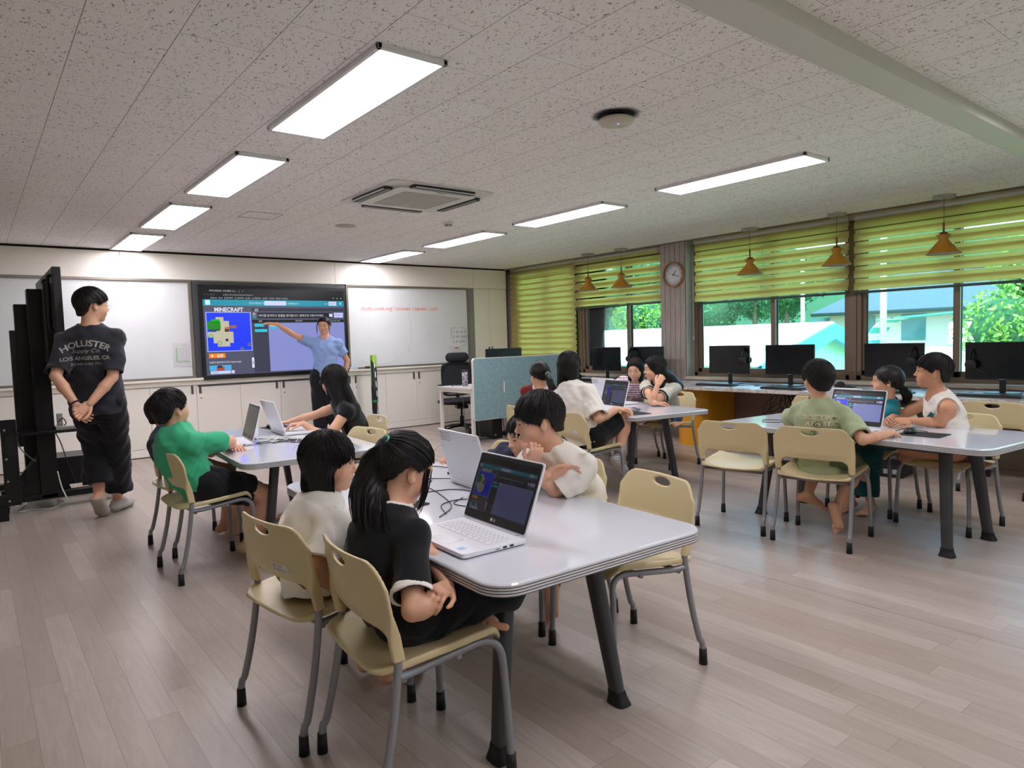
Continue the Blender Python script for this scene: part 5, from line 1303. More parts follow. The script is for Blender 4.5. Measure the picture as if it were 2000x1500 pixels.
po = MB().tube([(26, a2[1], -.6), (26, a2[1], 7.5)], .11, 12).build('utility_pole', mat('pole_concrete', 'b9c4bc', .8)); prop(po, 'pale concrete utility pole seen through the right window', 'pole')
a3 = onX(1568, 600, 26); po = MB().tube([(26, a3[1], -.6), (26, a3[1], 7.5)], .08, 12).build('utility_pole', MATS['pole_concrete']); prop(po, 'thin utility pole standing behind the white roof', 'pole')
for k, (z1, z2) in enumerate(((3.6, 3.1), (3.2, 2.9), (2.8, 2.5))):
    ws = MB().tube([(26, a2[1] + 30, z1 + .3), (26, a2[1], z1), (26, a2[1] - 20, z2)], .018, 5).build('power_line', M_CABLE); prop(ws, ['top power line outside the windows', 'middle power line outside the windows', 'lowest power line outside the windows'][k], 'power line')
bu = MB()
# ================================================================ PEOPLE
def skin_mat(name, col):
    g = NT(name); nn = g.noise(g.tc.outputs['Object'], 9.0, 3)
    c_ = g.mix(g.math('MULTIPLY', nn, .35), srgb(col), srgb('b5765a')); g.L.new(c_, g.b.inputs['Base Color'])
    g.b.inputs['Roughness'].default_value = .48; g.b.inputs['Specular IOR Level'].default_value = .4
    g.b.inputs['Subsurface Weight'].default_value = .12; g.b.inputs['Subsurface Radius'].default_value = (.012, .005, .003); g.b.inputs['Subsurface Scale'].default_value = 1.0
    return g.m
M_SKIN = skin_mat('skin', 'dcae90'); M_SKIN2 = skin_mat('skin_tan', 'c99674')
g = NT('black_hair'); nn = g.noise(g.tc.outputs['Object'], 60.0, 2)
g.L.new(g.ramp(nn, [(.3, srgb('0f0d0e')), (.8, srgb('221d1c'))]), g.b.inputs['Base Color']); g.b.inputs['Roughness'].default_value = .46; g.b.inputs['Specular IOR Level'].default_value = .28
M_HAIR = g.m
M_EYEW = mat('eye_white', 'd9d3cd', .3); M_EYEK = mat('eye_dark', '14100f', .15); M_LIP = mat('lips', 'b56a60', .45); M_NAIL = None
def cloth(name, col, rough=.85): return mat(name, col, rough, spec=.2, bump=(260, .25, .001), sheen=.15, var=(5, .04))

def ik(A, B, l1, l2, pole):
    d = B - A; L_ = np.linalg.norm(d); mx = (l1 + l2) * .998; s_ = 1.0
    if L_ > mx: s_ = L_ / mx; l1 *= s_; l2 *= s_
    n = d / L_; x = (L_ * L_ + l1 * l1 - l2 * l2) / (2 * L_); hgt = math.sqrt(max(l1 * l1 - x * x, 0))
    p_ = np.array(pole, float); p_ = p_ - n * (p_ @ n); p_ = nrm(p_)
    return A + n * x + p_ * hgt, s_
def folds(amp, seed=0, fr=1.0):
    s_ = seed * 1.7
    def f(P):
        x, y, z = P[..., 0] * fr, P[..., 1] * fr, P[..., 2] * fr
        a = np.sin(26 * z + 9 * x - 7 * y + 2.2 * np.sin(14 * x + s_) + 1.8 * np.sin(17 * y + 2 * s_))
        b = np.sin(47 * (x - y) + 21 * z + 1.6 * np.sin(23 * z + s_)) ; c = np.sin(33 * (x + y) - 38 * z + 2.0 * np.sin(19 * x - s_))
        d = np.sin(70 * z + 25 * x + 3.0 * np.sin(21 * y + s_)) * np.sin(11 * x + 9 * y + s_)
        return (1.5 * amp * (.6 * a * np.abs(a) + .3 * b + .45 * np.abs(c) ** 3 * np.sign(c) + .22 * d)).astype(np.float32)
    return f
def add_child(name, V, F, mats, parent, mi=None, loc=None):
    me = mesh_np(name, V - (0 if loc is None else loc), F, mats, mi); o = bpy.data.objects.new(name, me); C.objects.link(o); o.parent = parent; return o

LOG = []
class P: pass
def hand_prims(W, D, N, side, hl, curl=.3, spread=.10, fist=False, curls=None, thumb=.5):
    """W wrist, D towards the fingers, N the way the palm faces, side +1 right hand / -1 left hand"""
    D = nrm(D); N = nrm(N - D * (N @ D)); T = nrm(np.cross(N, D)) * side * 1.0   # towards the thumb
    pr = []
    pl_ = hl * .50; kn = W + D * pl_
    pr.append(Cone(W - D * hl * .02, W + D * pl_ * .9, hl * .125, hl * .20, .006, N, 2.1))
    pr.append(Cone(W + D * pl_ * .35 + T * hl * .12, W + D * pl_ * .9 + T * hl * .14, hl * .075, hl * .07, .006))
    pr.append(Cone(W + D * pl_ * .2 - T * hl * .11, W + D * pl_ * .9 - T * hl * .13, hl * .08, hl * .065, .006))
    fl = (.43, .48, .44, .35); off = (.155, .052, -.052, -.150); r0 = hl * .050
    cu = curls or (curl, curl * 1.05, curl * 1.1, curl * 1.2)
    for i in range(4):
        p_ = kn + T * off[i] * hl - D * (0, 0, .01, .04)[i] * hl; d_ = nrm(D + T * spread * (1.2, .35, -.35, -1.2)[i]); L_ = fl[i] * hl
        n_ = nrm(N - d_ * (N @ d_)); ang = 0
        for j, (fr_, am) in enumerate(((.46, 62), (.30, 75), (.24, 50))):
            ang += math.radians(am) * cu[i]; dd = d_ * math.cos(ang) + n_ * math.sin(ang); q = p_ + dd * L_ * fr_
            pr.append(Cone(p_, q, r0 * (1 - .09 * j), r0 * (.91 - .09 * j), .0028)); p_ = q
    tb_ = W + D * hl * .12 + T * hl * .14; td = nrm(D * .75 + T * .62 + N * .30 * thumb * 2); q = tb_ + td * hl * .24
    pr.append(Cone(tb_, q, hl * .085, hl * .058, .006)); td2 = nrm(td + D * .55 - T * .35 + N * .3 * thumb); q2 = q + td2 * hl * .20
    pr.append(Cone(q, q2, hl * .056, hl * .050, .003)); td3 = nrm(td2 + D * .3 - T * .25); pr.append(Cone(q2, q2 + td3 * hl * .12, hl * .050, hl * .042, .003))
    return pr
def foot_prims(A, f, h, side, up=(0, 0, 1), grow=0.0, toes=True):
    f = nrm(f); up = np.array(up, float); up = nrm(up - f * (up @ f)); lat = np.cross(f, up) * side    # outward
    heel = A - f * .026 * h - up * .026 * h; ball = A + f * .072 * h - up * .030 * h
    g_ = grow
    pr = [Cone(A, heel, .021 * h + g_, .019 * h + g_, .012), Cone(heel, ball, .018 * h + g_, .020 * h + g_, .012, up, 1.25), Cone(A + f * .008 * h, ball, .019 * h + g_, .013 * h + g_, .015),
          Cone(heel + lat * .004 * h, ball + lat * .012 * h, .016 * h + g_, .0155 * h + g_, .012, up, 1.3)]
    if toes:
        for i in range(5):
            o_ = (-.020 + .0105 * i) * h; st_ = ball + lat * o_ + f * (.006 - .0035 * i) * h - up * .001 * h; L_ = (.036, .031, .028, .024, .020)[i] * h; r = (.0088, .0066, .0063, .0060, .0058)[i] * h
            pr.append(Cone(st_, st_ + f * L_ - up * .004 * h, r + g_, r * .92 + g_, .003))
    else:
        pr.append(Cone(ball, ball + f * .030 * h, .019 * h + g_, .014 * h + g_, .02, up, 1.35))
    return pr
def head_prims(c, R, s_, face=True, fat=0.0):
    """R columns: right, forward, up; s_ scale (1 = adult)"""
    w = lambda *q: c + R @ (np.array(q) * s_)
    E = lambda q, r, k, RR=None: Ell(w(*q), np.array(r) * s_, R if RR is None else RR, k * s_)
    pr = [E((0, -.012, .036), (.074, .094, .084), .02), E((0, .018, -.010), (.066, .072, .075), .03), E((0, .036, -.052), (.050 + fat, .050, .052), .03), E((0, .062, -.092), (.022, .020, .018), .022),
          E((.034, .052, -.034), (.028 + fat, .028, .030), .02), E((-.034, .052, -.034), (.028 + fat, .028, .030), .02), E((0, .058, .030), (.050, .036, .036), .03)]
    pr += [Cone(w(0, .087, .008), w(0, .104, -.022), .0055 * s_, .0092 * s_, .011 * s_), E((0, .1045, -.026), (.0105, .0098, .009), .006), E((.0115, .092, -.030), (.007, .008, .0065), .006), E((-.0115, .092, -.030), (.007, .008, .0065), .006)]
    pr += [E((0, .083, -.057), (.021, .012, .014), .010), E((0, .0905, -.0505), (.015, .0065, .0045), .005), E((0, .0885, -.0615), (.013, .0065, .0052), .005)]
    for sx in (-1, 1):
        pr.append(E((sx * .031, .074, .0035), (.0165, .0125, .0105), .006))
        RR = R @ np.array(Matrix.Rotation(sx * -.38, 3, 'Z')); e_ = Ell(w(sx * .077, -.008, -.006), np.array((.0085, .019, .032)) * s_, RR, .005 * s_); pr.append(e_)
    subs = [Ell(w(sx * .031, .098, .004), np.array((.0150, .0105, .0080)) * s_, R, .006 * s_) for sx in (-1, 1)]
    subs += [Ell(w(sx * .0855, .001, -.004), np.array((.006, .011, .019)) * s_, R, .004 * s_) for sx in (-1, 1)]
    subs += [Ell(w(0, .1015, -.0562), np.array((.019, .008, .0014)) * s_, R, .002 * s_)]
    subs += [Ell(w(sx * .0058, .1015, -.0358), np.array((.0032, .004, .0028)) * s_, R, .002 * s_) for sx in (-1, 1)]
    return pr, subs
ELLC = np.array((0, -.012, .036)); ELLR = np.array((.074, .094, .084))
STY = {   # hairline height by azimuth (0 front .. pi back)
    'boy': ([0, .45, .8, 1.05, 1.35, 1.55, 1.85, 2.2, 2.7, PI], [.036, .034, .030, .008, -.006, .024, .020, -.035, -.062, -.066]),
    'bowl': ([0, .5, .85, 1.1, 1.28, 1.5, 1.8, 2.1, 2.6, PI], [.020, .014, .008, .004, -.016, .020, .016, -.030, -.058, -.062]),
    'man': ([0, .45, .8, 1.05, 1.3, 1.55, 1.85, 2.2, 2.7, PI], [.050, .046, .036, .016, .004, .020, .016, -.045, -.072, -.078]),
    'bob': ([0, .4, .75, .95, 1.2, 1.6, 2.2, PI], [.012, .012, .000, -.02, -.07, -.08, -.08, -.08]),
    'long': ([0, .3, .55, .8, 1.1, 1.6, 2.2, PI], [.066, .060, .040, .008, -.03, -.07, -.08, -.08]),
    'longbang': ([0, .4, .7, .95, 1.2, 1.6, 2.2, PI], [.020, .018, .002, -.02, -.06, -.08, -.08, -.08]),
    'pony': ([0, .4, .75, 1.05, 1.35, 1.6, 1.9, 2.3, 2.8, PI], [.068, .060, .046, .030, .008, .024, .012, -.036, -.050, -.050]),
}
def lock(mb_, pts, r, n=5, fl=.45, up=(0, 0, 1)):
    m = len(pts); rr = [r * (.55 + .45 * min(1, i / (m * .25))) * (1 - .82 * max(0, (i / (m - 1) - .55) / .45) ** 1.3) for i in range(m)]
    mb_.tube(pts, rr, n, flat=(1.0, fl), cap=False, up=up)
def make_hair(parent, c, R, s_, style, nl, rs, thick=.012, fall=None, flen=0.0, extra=(), tie=None, tail=None, whorl=(0, -.45, .9), res=.004, tail_r=(.02, .028, .006), flare=1.0, facew=.85, sideshort=1.0):
    az, hz_ = STY[style]; az = np.array(az); hz_ = np.array(hz_)
    w = lambda q: c + (np.asarray(q) * s_) @ R.T
    Lf = lambda ph: np.interp(abs(ph), az, hz_)
    rr = ELLR + thick
    def cutf(Pw):
        q = ((Pw - c) @ R) / s_; ph = np.arctan2(np.abs(q[..., 0]), q[..., 1] + .012)
        return (np.interp(ph, az, hz_) - q[..., 2]) * s_ * .8
    shell = Ell(w(ELLC), rr * s_, R, .02); nape = Cone(w((0, -.030, .01)), w((0, -.042, -.050)), (.072 + thick * .6) * s_, (.050 + thick * .6) * s_, .03)
    def sf(Pw):
        d = smin(shell.d(Pw), nape.d(Pw), .03); return np.maximum(d, cutf(Pw))
    prims = [Fn(sf, w(ELLC) - .145 * s_, w(ELLC) + .145 * s_, .015)]
    G = nrm(fall) if fall is not None else None
    if G is not None and flen > 0:
        Rx = R[:, 0]
        a0 = w((0, -.040, .0)); b0 = a0 + G * flen
        prims.append(Cone(a0, b0, (.080 + thick * .5) * s_, .072 * s_ * flare, .03, R[:, 1], 1.55))
        if style != 'none':
            for sx in (-1, 1):
                a1 = w((sx * .060, -.004, -.012)); b1 = a1 + G * flen * .82 * sideshort + Rx * sx * .004; prims.append(Cone(a1, b1, .032 * s_, .024 * s_, .02, Rx, 1.25))
    prims += list(extra)
    if tail is not None:
        T_ = np.array([w(tie)] + [np.array(t) for t in tail]); m = len(T_)
        for i in range(m - 1):
            f0, f1 = i / (m - 1), (i + 1) / (m - 1); rad = lambda f: np.interp(f, [0, .12, .55, 1], [.014, tail_r[0], tail_r[1], tail_r[2]])
            prims.append(Cone(T_[i], T_[i + 1], rad(f0), rad(f1), .012))
    dirn = c
    def dsp(Pp):
        q = (Pp - c) @ R; ph = np.arctan2(q[..., 0], q[..., 1]); return (.0011 * np.sin(ph * 46 + 3 * np.sin(q[..., 2] * 30)) + .0007 * np.sin(ph * 90 + 9 * np.sin(q[..., 2] * 14))).astype(np.float32)
    V, F = sdf_mesh(prims, res, disp=dsp)
    mb_ = MB(); wd = nrm(whorl)
    def ell_at(d, dl): d = d / np.linalg.norm(d, axis=-1, keepdims=True); return ELLC + d * (ELLR + thick + dl)
    def endir(ph, z):
        zz = np.clip((z - ELLC[2]) / (ELLR[2] + thick), -.97, .97); s1 = math.sqrt(1 - zz * zz); return np.array((s1 * math.sin(ph), s1 * math.cos(ph), zz))
    for i in range(nl):
        ph = rs.uniform(-PI, PI); z_e = Lf(ph) + rs.uniform(-.006, .004)
        falls = G is not None and flen > 0 and abs(ph) > facew
        if tie is not None:
            d0 = endir(ph, z_e + .004); d1 = nrm((np.array(tie) - ELLC) / ELLR); ts = np.linspace(0, 1, 9); start, end = d0, d1
        else:
            if falls: z_e = max(z_e, -.015)
            k_ = rs.uniform(.0, .5); start = nrm(wd + .13 * rs.normal(size=3) * (1, 1, .2)); end = endir(ph, z_e); st0 = rs.uniform(0, .45); ts = np.linspace(st0, 1, 9)
        pts = []
        dl = rs.uniform(-.003, .004)
        for t in ts:
            a = start * (1 - t) + end * t
            if np.linalg.norm(a) < .15: a = a + np.array((0, 0, .3))
            pts.append(w(ell_at(a, dl + (.0022 * math.sin(t * PI)))))
        if falls:
            e_ = pts[-1]; L_ = flen * rs.uniform(.86, 1.03) * (1.0 if abs(ph) > 1.9 else (.86 * sideshort if abs(ph) > 1.0 else .7 * sideshort)); mid = w((0, -.035, -.01))
            inw = mid - e_; inw = inw - G * (inw @ G); wv = rs.normal(size=3) * .004
            n_ = 8
            for j in range(1, n_ + 1):
                f_ = j / n_; pts.append(e_ + G * L_ * f_ + inw * (.16 * f_ - (.10 * math.sin(f_ * PI))) * (1 if flare <= 1 else -.2) + wv * math.sin(f_ * 4))
        lock(mb_, pts, rs.uniform(.0018, .0040) * s_, up=R[:, 1])
    if tail is not None:
        TT = catmull(T_, 5); m = len(TT)
        for i in range(max(60, int(nl * .7))):
            a = rs.uniform(0, 2 * PI); q = rs.uniform(.75, 1.05); e1 = nrm(np.cross(TT[-1] - TT[0], (0.3, .5, .2))); e2 = nrm(np.cross(TT[-1] - TT[0], e1)); end = rs.uniform(.8, 1.06); k_ = int(m * min(end, 1)); pts = []
            for j in range(k_):
                f_ = j / (m - 1); rad = np.interp(f_, [0, .12, .55, 1], [.012, tail_r[0], tail_r[1], tail_r[2] * 2]); pts.append(TT[j] + (e1 * math.cos(a + f_) + e2 * math.sin(a + f_)) * rad * q)
            if len(pts) > 3: lock(mb_, pts, rs.uniform(.0016, .0032))
    # a few loose hairs
    for i in range(nl // 22):
        ph = rs.uniform(-PI, PI); d0 = endir(ph, rs.uniform(.02, .10)); p0 = w(ell_at(d0, .0)); q = rs.normal(size=3) * .012 + (R @ d0) * .006
        pts = [p0, p0 + q * .5 + np.array((0, 0, .004)), p0 + q + np.array((0, 0, -.004)), p0 + q * 1.4 + np.array((0, 0, -.018))]; mb_.tube(catmull(pts, 3), .0004, 3, cap=False)
    V2 = np.concatenate(mb_.v); F2 = np.array(mb_.f)
    o = add_child('hair', np.concatenate([V, V2]), np.concatenate([F, F2 + len(V)]) if len(V) else F2, M_HAIR, parent)
    return o
def ray_surface(bvh, o, d):
    hit = bvh.ray_cast(Vector(o), Vector(d)); return None if hit[0] is None else np.array(hit[0])
def decal(parent, bvh, name, V, F, m, origin, ex, ey, d, off=.0022):
    """flat shape (V in xy) laid on a garment: thrown along d onto its surface"""
    out = []; d = nrm(d); last = None
    for v in V:
        p_ = origin + ex * v[0] + ey * v[1]; h_ = ray_surface(bvh, p_ - d * .5, d)
        if h_ is None: h_ = (last if last is not None else p_)
        last = h_; out.append(h_ - d * off)
    mb_ = MB().add(out, F, 0, True); return mb_.build(name, m, parent)

def person(label, h, hip, head, look, legs, arms, hipdir=None, chest=None, g=1.0, gt=None, roll=0.0, hs=None, skin=None, group=None, face=True, res=.0045, top=None, bottom=None, shoes=None, hair=None, bow=.02, ptilt=0.0, spine=None, seed=0, neckf=1.0, fat=0.0, shw=1.0, glasses=False, barefoot=True, cat='person'):
    q = P(); gt = gt or g; skin = skin or M_SKIN
    hip = np.array(hip, float); c = np.array(head, float); rs = np.random.RandomState(100 + seed)
    hs = hs or (.865 + .07 * (h - 1.25) / .2 if h < 1.6 else .97)
    Fw = nrm(look); U0 = np.array((0, 0, 1.0)); Rr = nrm(np.cross(Fw, U0)); Up = np.cross(Rr, Fw)
    if roll: cr, sr = math.cos(roll), math.sin(roll); Rr, Up = Rr * cr + Up * sr, Up * cr - Rr * sr
    R = np.stack([Rr, Fw, Up], 1)
    sp = nrm(c - hip)
    hb = c - Up * .050 * hs - Fw * .018 * hs          # base of the skull
    nb = c - (Up * .60 + sp * .40) * .143 * hs * neckf - Fw * .022 * hs      # base of the neck
    hd = nrm(np.array((*hipdir, 0.0))) if hipdir is not None else nrm(Fw * (1, 1, 0))
    cd = nrm(np.array((*chest, 0.0))) if chest is not None else hd
    Xh = np.cross(hd, U0); Xs = nrm(np.cross(cd, U0)); spn = nrm(nb - hip); Xs = nrm(Xs - spn * (Xs @ spn) * .6)
    fh = nrm(np.cross(spn, Xh) * -1.0); fs = nrm(np.cross(U0 * .3 + spn * .7, Xs) * -1.0)
    if fs @ cd < 0: fs = -fs
    if fh @ hd < 0: fh = -fh
    waist = hip + (nb - hip) * .34 - fh * bow; chestp = hip + (nb - hip) * .70 - fs * bow * .7
    sw_ = .096 * h * shw
    S = {sd: nb - spn * .057 * h + Xs * sw_ * sg for sd, sg in (('L', -1), ('R', 1))}
    if spine: pass
    H = {sd: hip + Xh * .052 * h * sg - U0 * .004 for sd, sg in (('L', -1), ('R', 1))}
    ua, fa, hl, th, sn = .172 * h, .142 * h, .104 * h, .238 * h, .232 * h
    body = [Cone(hip, waist, .084 * h * g, .072 * h * g, .03, fh, 1.38), Cone(waist, chestp, .072 * h * g, .084 * h * g, .03, fs, 1.42), Cone(chestp, nb - spn * .03 * h, .084 * h * g, .050 * h, .03, fs, 1.4),
            Cone(S['L'], S['R'], .027 * h, .027 * h, .03), Cone(nb - spn * .012 * h, S['L'], .030 * h, .024 * h, .03), Cone(nb - spn * .012 * h, S['R'], .030 * h, .024 * h, .03), Cone(nb - spn * .03 * h, hb, .034 * h, .031 * h * (.9 + .1 * g), .015)]
    q.E, q.W, q.K, q.A = {}, {}, {}, {}
    for sd, sg in (('L', -1), ('R', 1)):
        a = arms[sd]; Wp = np.array(a['w'], float); El, st_ = (np.array(a['e'], float), max(np.linalg.norm(np.array(a['e']) - S[sd]) / ua, np.linalg.norm(np.array(a['e']) - Wp) / fa)) if 'e' in a else ik(S[sd], Wp, ua, fa, a.get('p', (0, 0, -1)))
        if st_ > 1.08 or 'e' in a: print('ARM', label[:40], sd, round(np.linalg.norm(El - S[sd]) / ua, 2), round(np.linalg.norm(El - Wp) / fa, 2))
        ra = .0265 * h * (.6 + .4 * g)
        body += [Cone(S[sd], S[sd] * .4 + El * .6, ra * 1.12, ra * .98, .02), Cone(S[sd] * .4 + El * .6, El, ra * .98, ra * .80, .012), Cone(El, El * .62 + Wp * .38, ra * .80, ra * .84, .012), Cone(El * .62 + Wp * .38, Wp, ra * .84, ra * .55, .012)]
        D = np.array(a.get('d', Wp - El), float); N = np.array(a.get('n', (0, 0, -1)), float)
        body += hand_prims(Wp, D, N, sg, hl, a.get('c', .35), a.get('s', .10), curls=a.get('cs'), thumb=a.get('t', .5))
        q.E[sd] = El; q.W[sd] = Wp
        l = legs[sd]; An = np.array(l['a'], float); Kn, st_ = (np.array(l['k'], float), 1.0) if 'k' in l else ik(H[sd], An, th, sn, l.get('p', tuple(hd + (0, 0, .8))))
        if st_ > 1.06: print('LEG STRETCH', label[:40], sd, round(st_, 2))
        rt = .050 * h * (.5 + .5 * g)
        body += [Cone(H[sd], Kn, rt * 1.12, rt * .70, .025), Cone(Kn, Kn * .65 + An * .35, rt * .68, rt * .68, .02), Cone(Kn * .65 + An * .35, An, rt * .68, rt * .40, .02)]
        if l.get('foot', True): body += foot_prims(An, l.get('f', tuple(hd)), h, sg, l.get('u', (0, 0, 1)), toes=barefoot and not shoes)
        q.K[sd] = Kn; q.A[sd] = An
    hp, hsub = head_prims(c, R, hs, face, fat)
    LOG.append((label, {k: [round(float(x), 3) for x in v] for k, v in dict(nb=nb, hip=hip, SL=S['L'], SR=S['R'], EL=q.E['L'], ER=q.E['R'], WL=q.W['L'], WR=q.W['R'], KL=q.K['L'], KR=q.K['R'], AL=q.A['L'], AR=q.A['R']).items()}, dict(ua=ua, fa=fa, th=th, sn=sn)))
    V, F = sdf_mesh(body + hp, res, hsub)
    me = mesh_np('person', V, F, skin); o = bpy.data.objects.new('person', me); C.objects.link(o); prop(o, label, cat, group)
    q.o = o; q.c = c; q.R = R; q.hs = hs; q.S = S; q.nb = nb; q.hip = hip; q.Xs = Xs; q.fs = fs; q.h = h; q.waist = waist; q.chestp = chestp; q.spn = spn
    bv = BVHTree.FromPolygons([tuple(v) for v in V], [tuple(int(i) for i in f) for f in F]) if face else None
    if face:
        for sx in (-1, 1):
            o_ = c + R @ (np.array((sx * .0305, .2, .0035)) * hs); hit = ray_surface(bv, o_, -R[:, 1])
            if hit is None: continue
            cen = hit - R[:, 1] * .0028 * hs
            RR = R @ np.array(Matrix.Rotation(-sx * .10, 3, 'Y')) @ np.array(Matrix.Rotation(-sx * .28, 3, 'Z'))
            m1 = MB().lathe([(math.sin(t), -math.cos(t)) for t in np.linspace(0.02, PI - .02, 9)], n=20)
            vv = m1.v[0] * np.array((.0128, .0052, .0046)) * hs @ RR.T + cen; e = MB().add(vv, m1.f, 0, True)
            ir = MB().lathe([(0, .0), (.7, -.02), (1, -.16)], n=16); vi = ir.v[0][:, [0, 2, 1]] * np.array((.0052, .0052, .0044)) * hs; vi[:, 1] += .0056 * hs
            e.add(vi @ RR.T + cen, [f[::-1] for f in ir.f], 1, True)
            lid = [cen + RR @ (np.array((.0142 * math.cos(t), .0046 + .001 * math.sin(t), .0050 * math.sin(t) + .0008)) * hs) for t in np.linspace(.15, PI - .12, 9)]
            e.tube(lid, [.0006 * hs] + [.0012 * hs] * 7 + [.0006 * hs], 5, 1)
            e.build('eye', [M_EYEW, M_EYEK], o)
            bp = []
            for t in np.linspace(0, 1, 7):
                qx = sx * (.014 + .034 * t); zz = .0235 + .004 * math.sin(t * PI * .8); hh_ = ray_surface(bv, c + R @ (np.array((qx, .2, zz)) * hs), -R[:, 1])
                if hh_ is not None: bp.append(hh_ + R[:, 1] * .0002)
            if len(bp) > 3: MB().tube(bp, [.0010 * hs] + [.0021 * hs] * (len(bp) - 2) + [.0007 * hs], 5, up=tuple(R[:, 1]), flat=(1, .5)).build('eyebrow', M_HAIR, o)
        lp = []
        for zc_, rz_ in ((-.0505, .0030), (-.0612, .0036)):
            for_ = []
            for t in np.linspace(-1, 1, 9):
                hh_ = ray_surface(bv, c + R @ (np.array((.0165 * t, .2, zc_ + (.002 if zc_ > -.055 else -.000) * (1 - t * t) + (-.0035 if zc_ > -.055 else .0035) * t * t)) * hs), -R[:, 1])
                if hh_ is not None: for_.append(hh_ - R[:, 1] * .0012)
            if len(for_) == 9: lp.append((for_, [rz_ * hs * (.35 + .65 * (1 - t * t)) for t in np.linspace(-1, 1, 9)]))
        if lp:
            e = MB()
            for a, b in lp: e.tube(a, b, 7, up=tuple(R[:, 1]), flat=(1, .75))
            e.build('lips', M_LIP, o)
    # ---- clothes
    if top:
        e = top.get('e', .012); er = top.get('er', .022); sl = top.get('sl', .62); col = top['m']; hem = top.get('hem', -.02)
        mats = col if isinstance(col, list) else [col]
        down = -nrm(nb - waist); hemc = hip + spn * hem
        hc = (hemc, -spn if top.get('hemup') is None else top['hemup'])
        k_ = top.get('wide', 1.0)
        pr = [Cone(hip + spn * min(-.06, hem + .03), waist, .088 * h * g * k_ + e, .080 * h * g * k_ + e, .04, fh, 1.30, cuts=[(hemc, -spn)]), Cone(waist, chestp, .080 * h * g * k_ + e, .086 * h * g + e, .04, fs, 1.34, cuts=[(hemc, -spn)]),
              Cone(chestp, nb - spn * .035 * h, .086 * h * g + e, .052 * h + e * .6, .04, fs, 1.34), Cone(S['L'], S['R'], .027 * h + e * .6, .027 * h + e * .6, .04), Cone(nb - spn * .014 * h, S['L'], .031 * h + e * .5, .025 * h + e * .7, .04), Cone(nb - spn * .014 * h, S['R'], .031 * h + e * .5, .025 * h + e * .7, .04)]
        sb = []; cuffs = []
        ra = .0265 * h * (.6 + .4 * g)
        for sd in ('L', 'R'):
            if sl <= 0: continue
            ax = nrm(q.E[sd] - S[sd]); tot = np.linalg.norm(q.E[sd] - S[sd]); l_ = min(sl, 1.0) * tot; en = S[sd] + ax * l_
            pr.append(Cone(S[sd], S[sd] + ax * (l_ + .02), ra * 1.05 + e, ra + er, .03, cuts=[(en, ax)]))
            sb.append(Cone(en - ax * .018, en + ax * .05, max(ra * .8 + .006, ra + er - .0165), max(ra * .8 + .006, ra + er - .0155), .003))
            cuffs.append((en, ax, S[sd]))
        cut_n = top.get('neck', .010)
        collar = nb + spn * .004
        sb.append(Cone(nb - spn * .006 * h + fs * top.get('vdrop', .0), hb + nrm(hb - nb) * .04, .034 * h + cut_n, .037 * h + cut_n + .006, .006))
        if sl <= 0:
            for sd, sg in (('L', -1), ('R', 1)): sb.append(Ell(S[sd] + Xs * sg * .020 + U0 * .004 - spn * .02, (.042 * h, .050 * h, .064 * h), np.stack([Xs, fs, np.cross(Xs, fs)], 1), .01))
        sb.append(Cone(hemc + spn * .012, hemc - spn * .10, .085 * h * g * k_ + e - .010, .085 * h * g * k_ + e - .006, .004, fh, 1.32))
        f0 = folds(top.get('fold', .0045), seed)
        pr += list(top.get('extra', ()))
        V, F = sdf_mesh(pr, top.get('res', res), sb, f0); V = smooth_verts(V, F, 1, .5)
        mi = None
        if len(mats) > 1:
            cc = V[F].mean(1); mi = np.zeros(len(F), int)
            tw = top.get('trim', .022); trims = []
            for en, ax, s0 in cuffs:
                l_ = np.linalg.norm(en - s0); r1 = ra * 1.05 + e; r2 = r1 + (ra + er - r1) * l_ / (l_ + .02)
                Vt, Ft = sdf_mesh([Cone(s0, en + ax * .02, r1 + .0032, ra + er + .0032, .03, cuts=[(en + ax * .002, ax), (en - ax * tw, -ax)])], .003, [Cone(en - ax * .04, en + ax * .05, r2 - .006, r2 - .006, .003)], f0)
                if len(Ft): trims.append((smooth_verts(Vt, Ft, 1), Ft))
            dn = np.linalg.norm(cc - (nb - spn * .005), axis=1)
            w2 = cc - nb; ax_ = nrm(hb - nb); rad = np.linalg.norm(w2 - (w2 @ ax_)[:, None] * ax_, axis=1); mi[(rad < .036 * h + cut_n + .017) & ((w2 @ ax_) > -.035)] = 1
        s_o = add_child(top.get('name', 't_shirt'), V, F, mats, o, mi)
        if len(mats) > 1:
            for Vt, Ft in trims: add_child('sleeve_trim', Vt, Ft, mats[1], o)
        q.top = s_o; q.topbvh = BVHTree.FromPolygons([tuple(v) for v in V], [tuple(int(i) for i in f) for f in F])
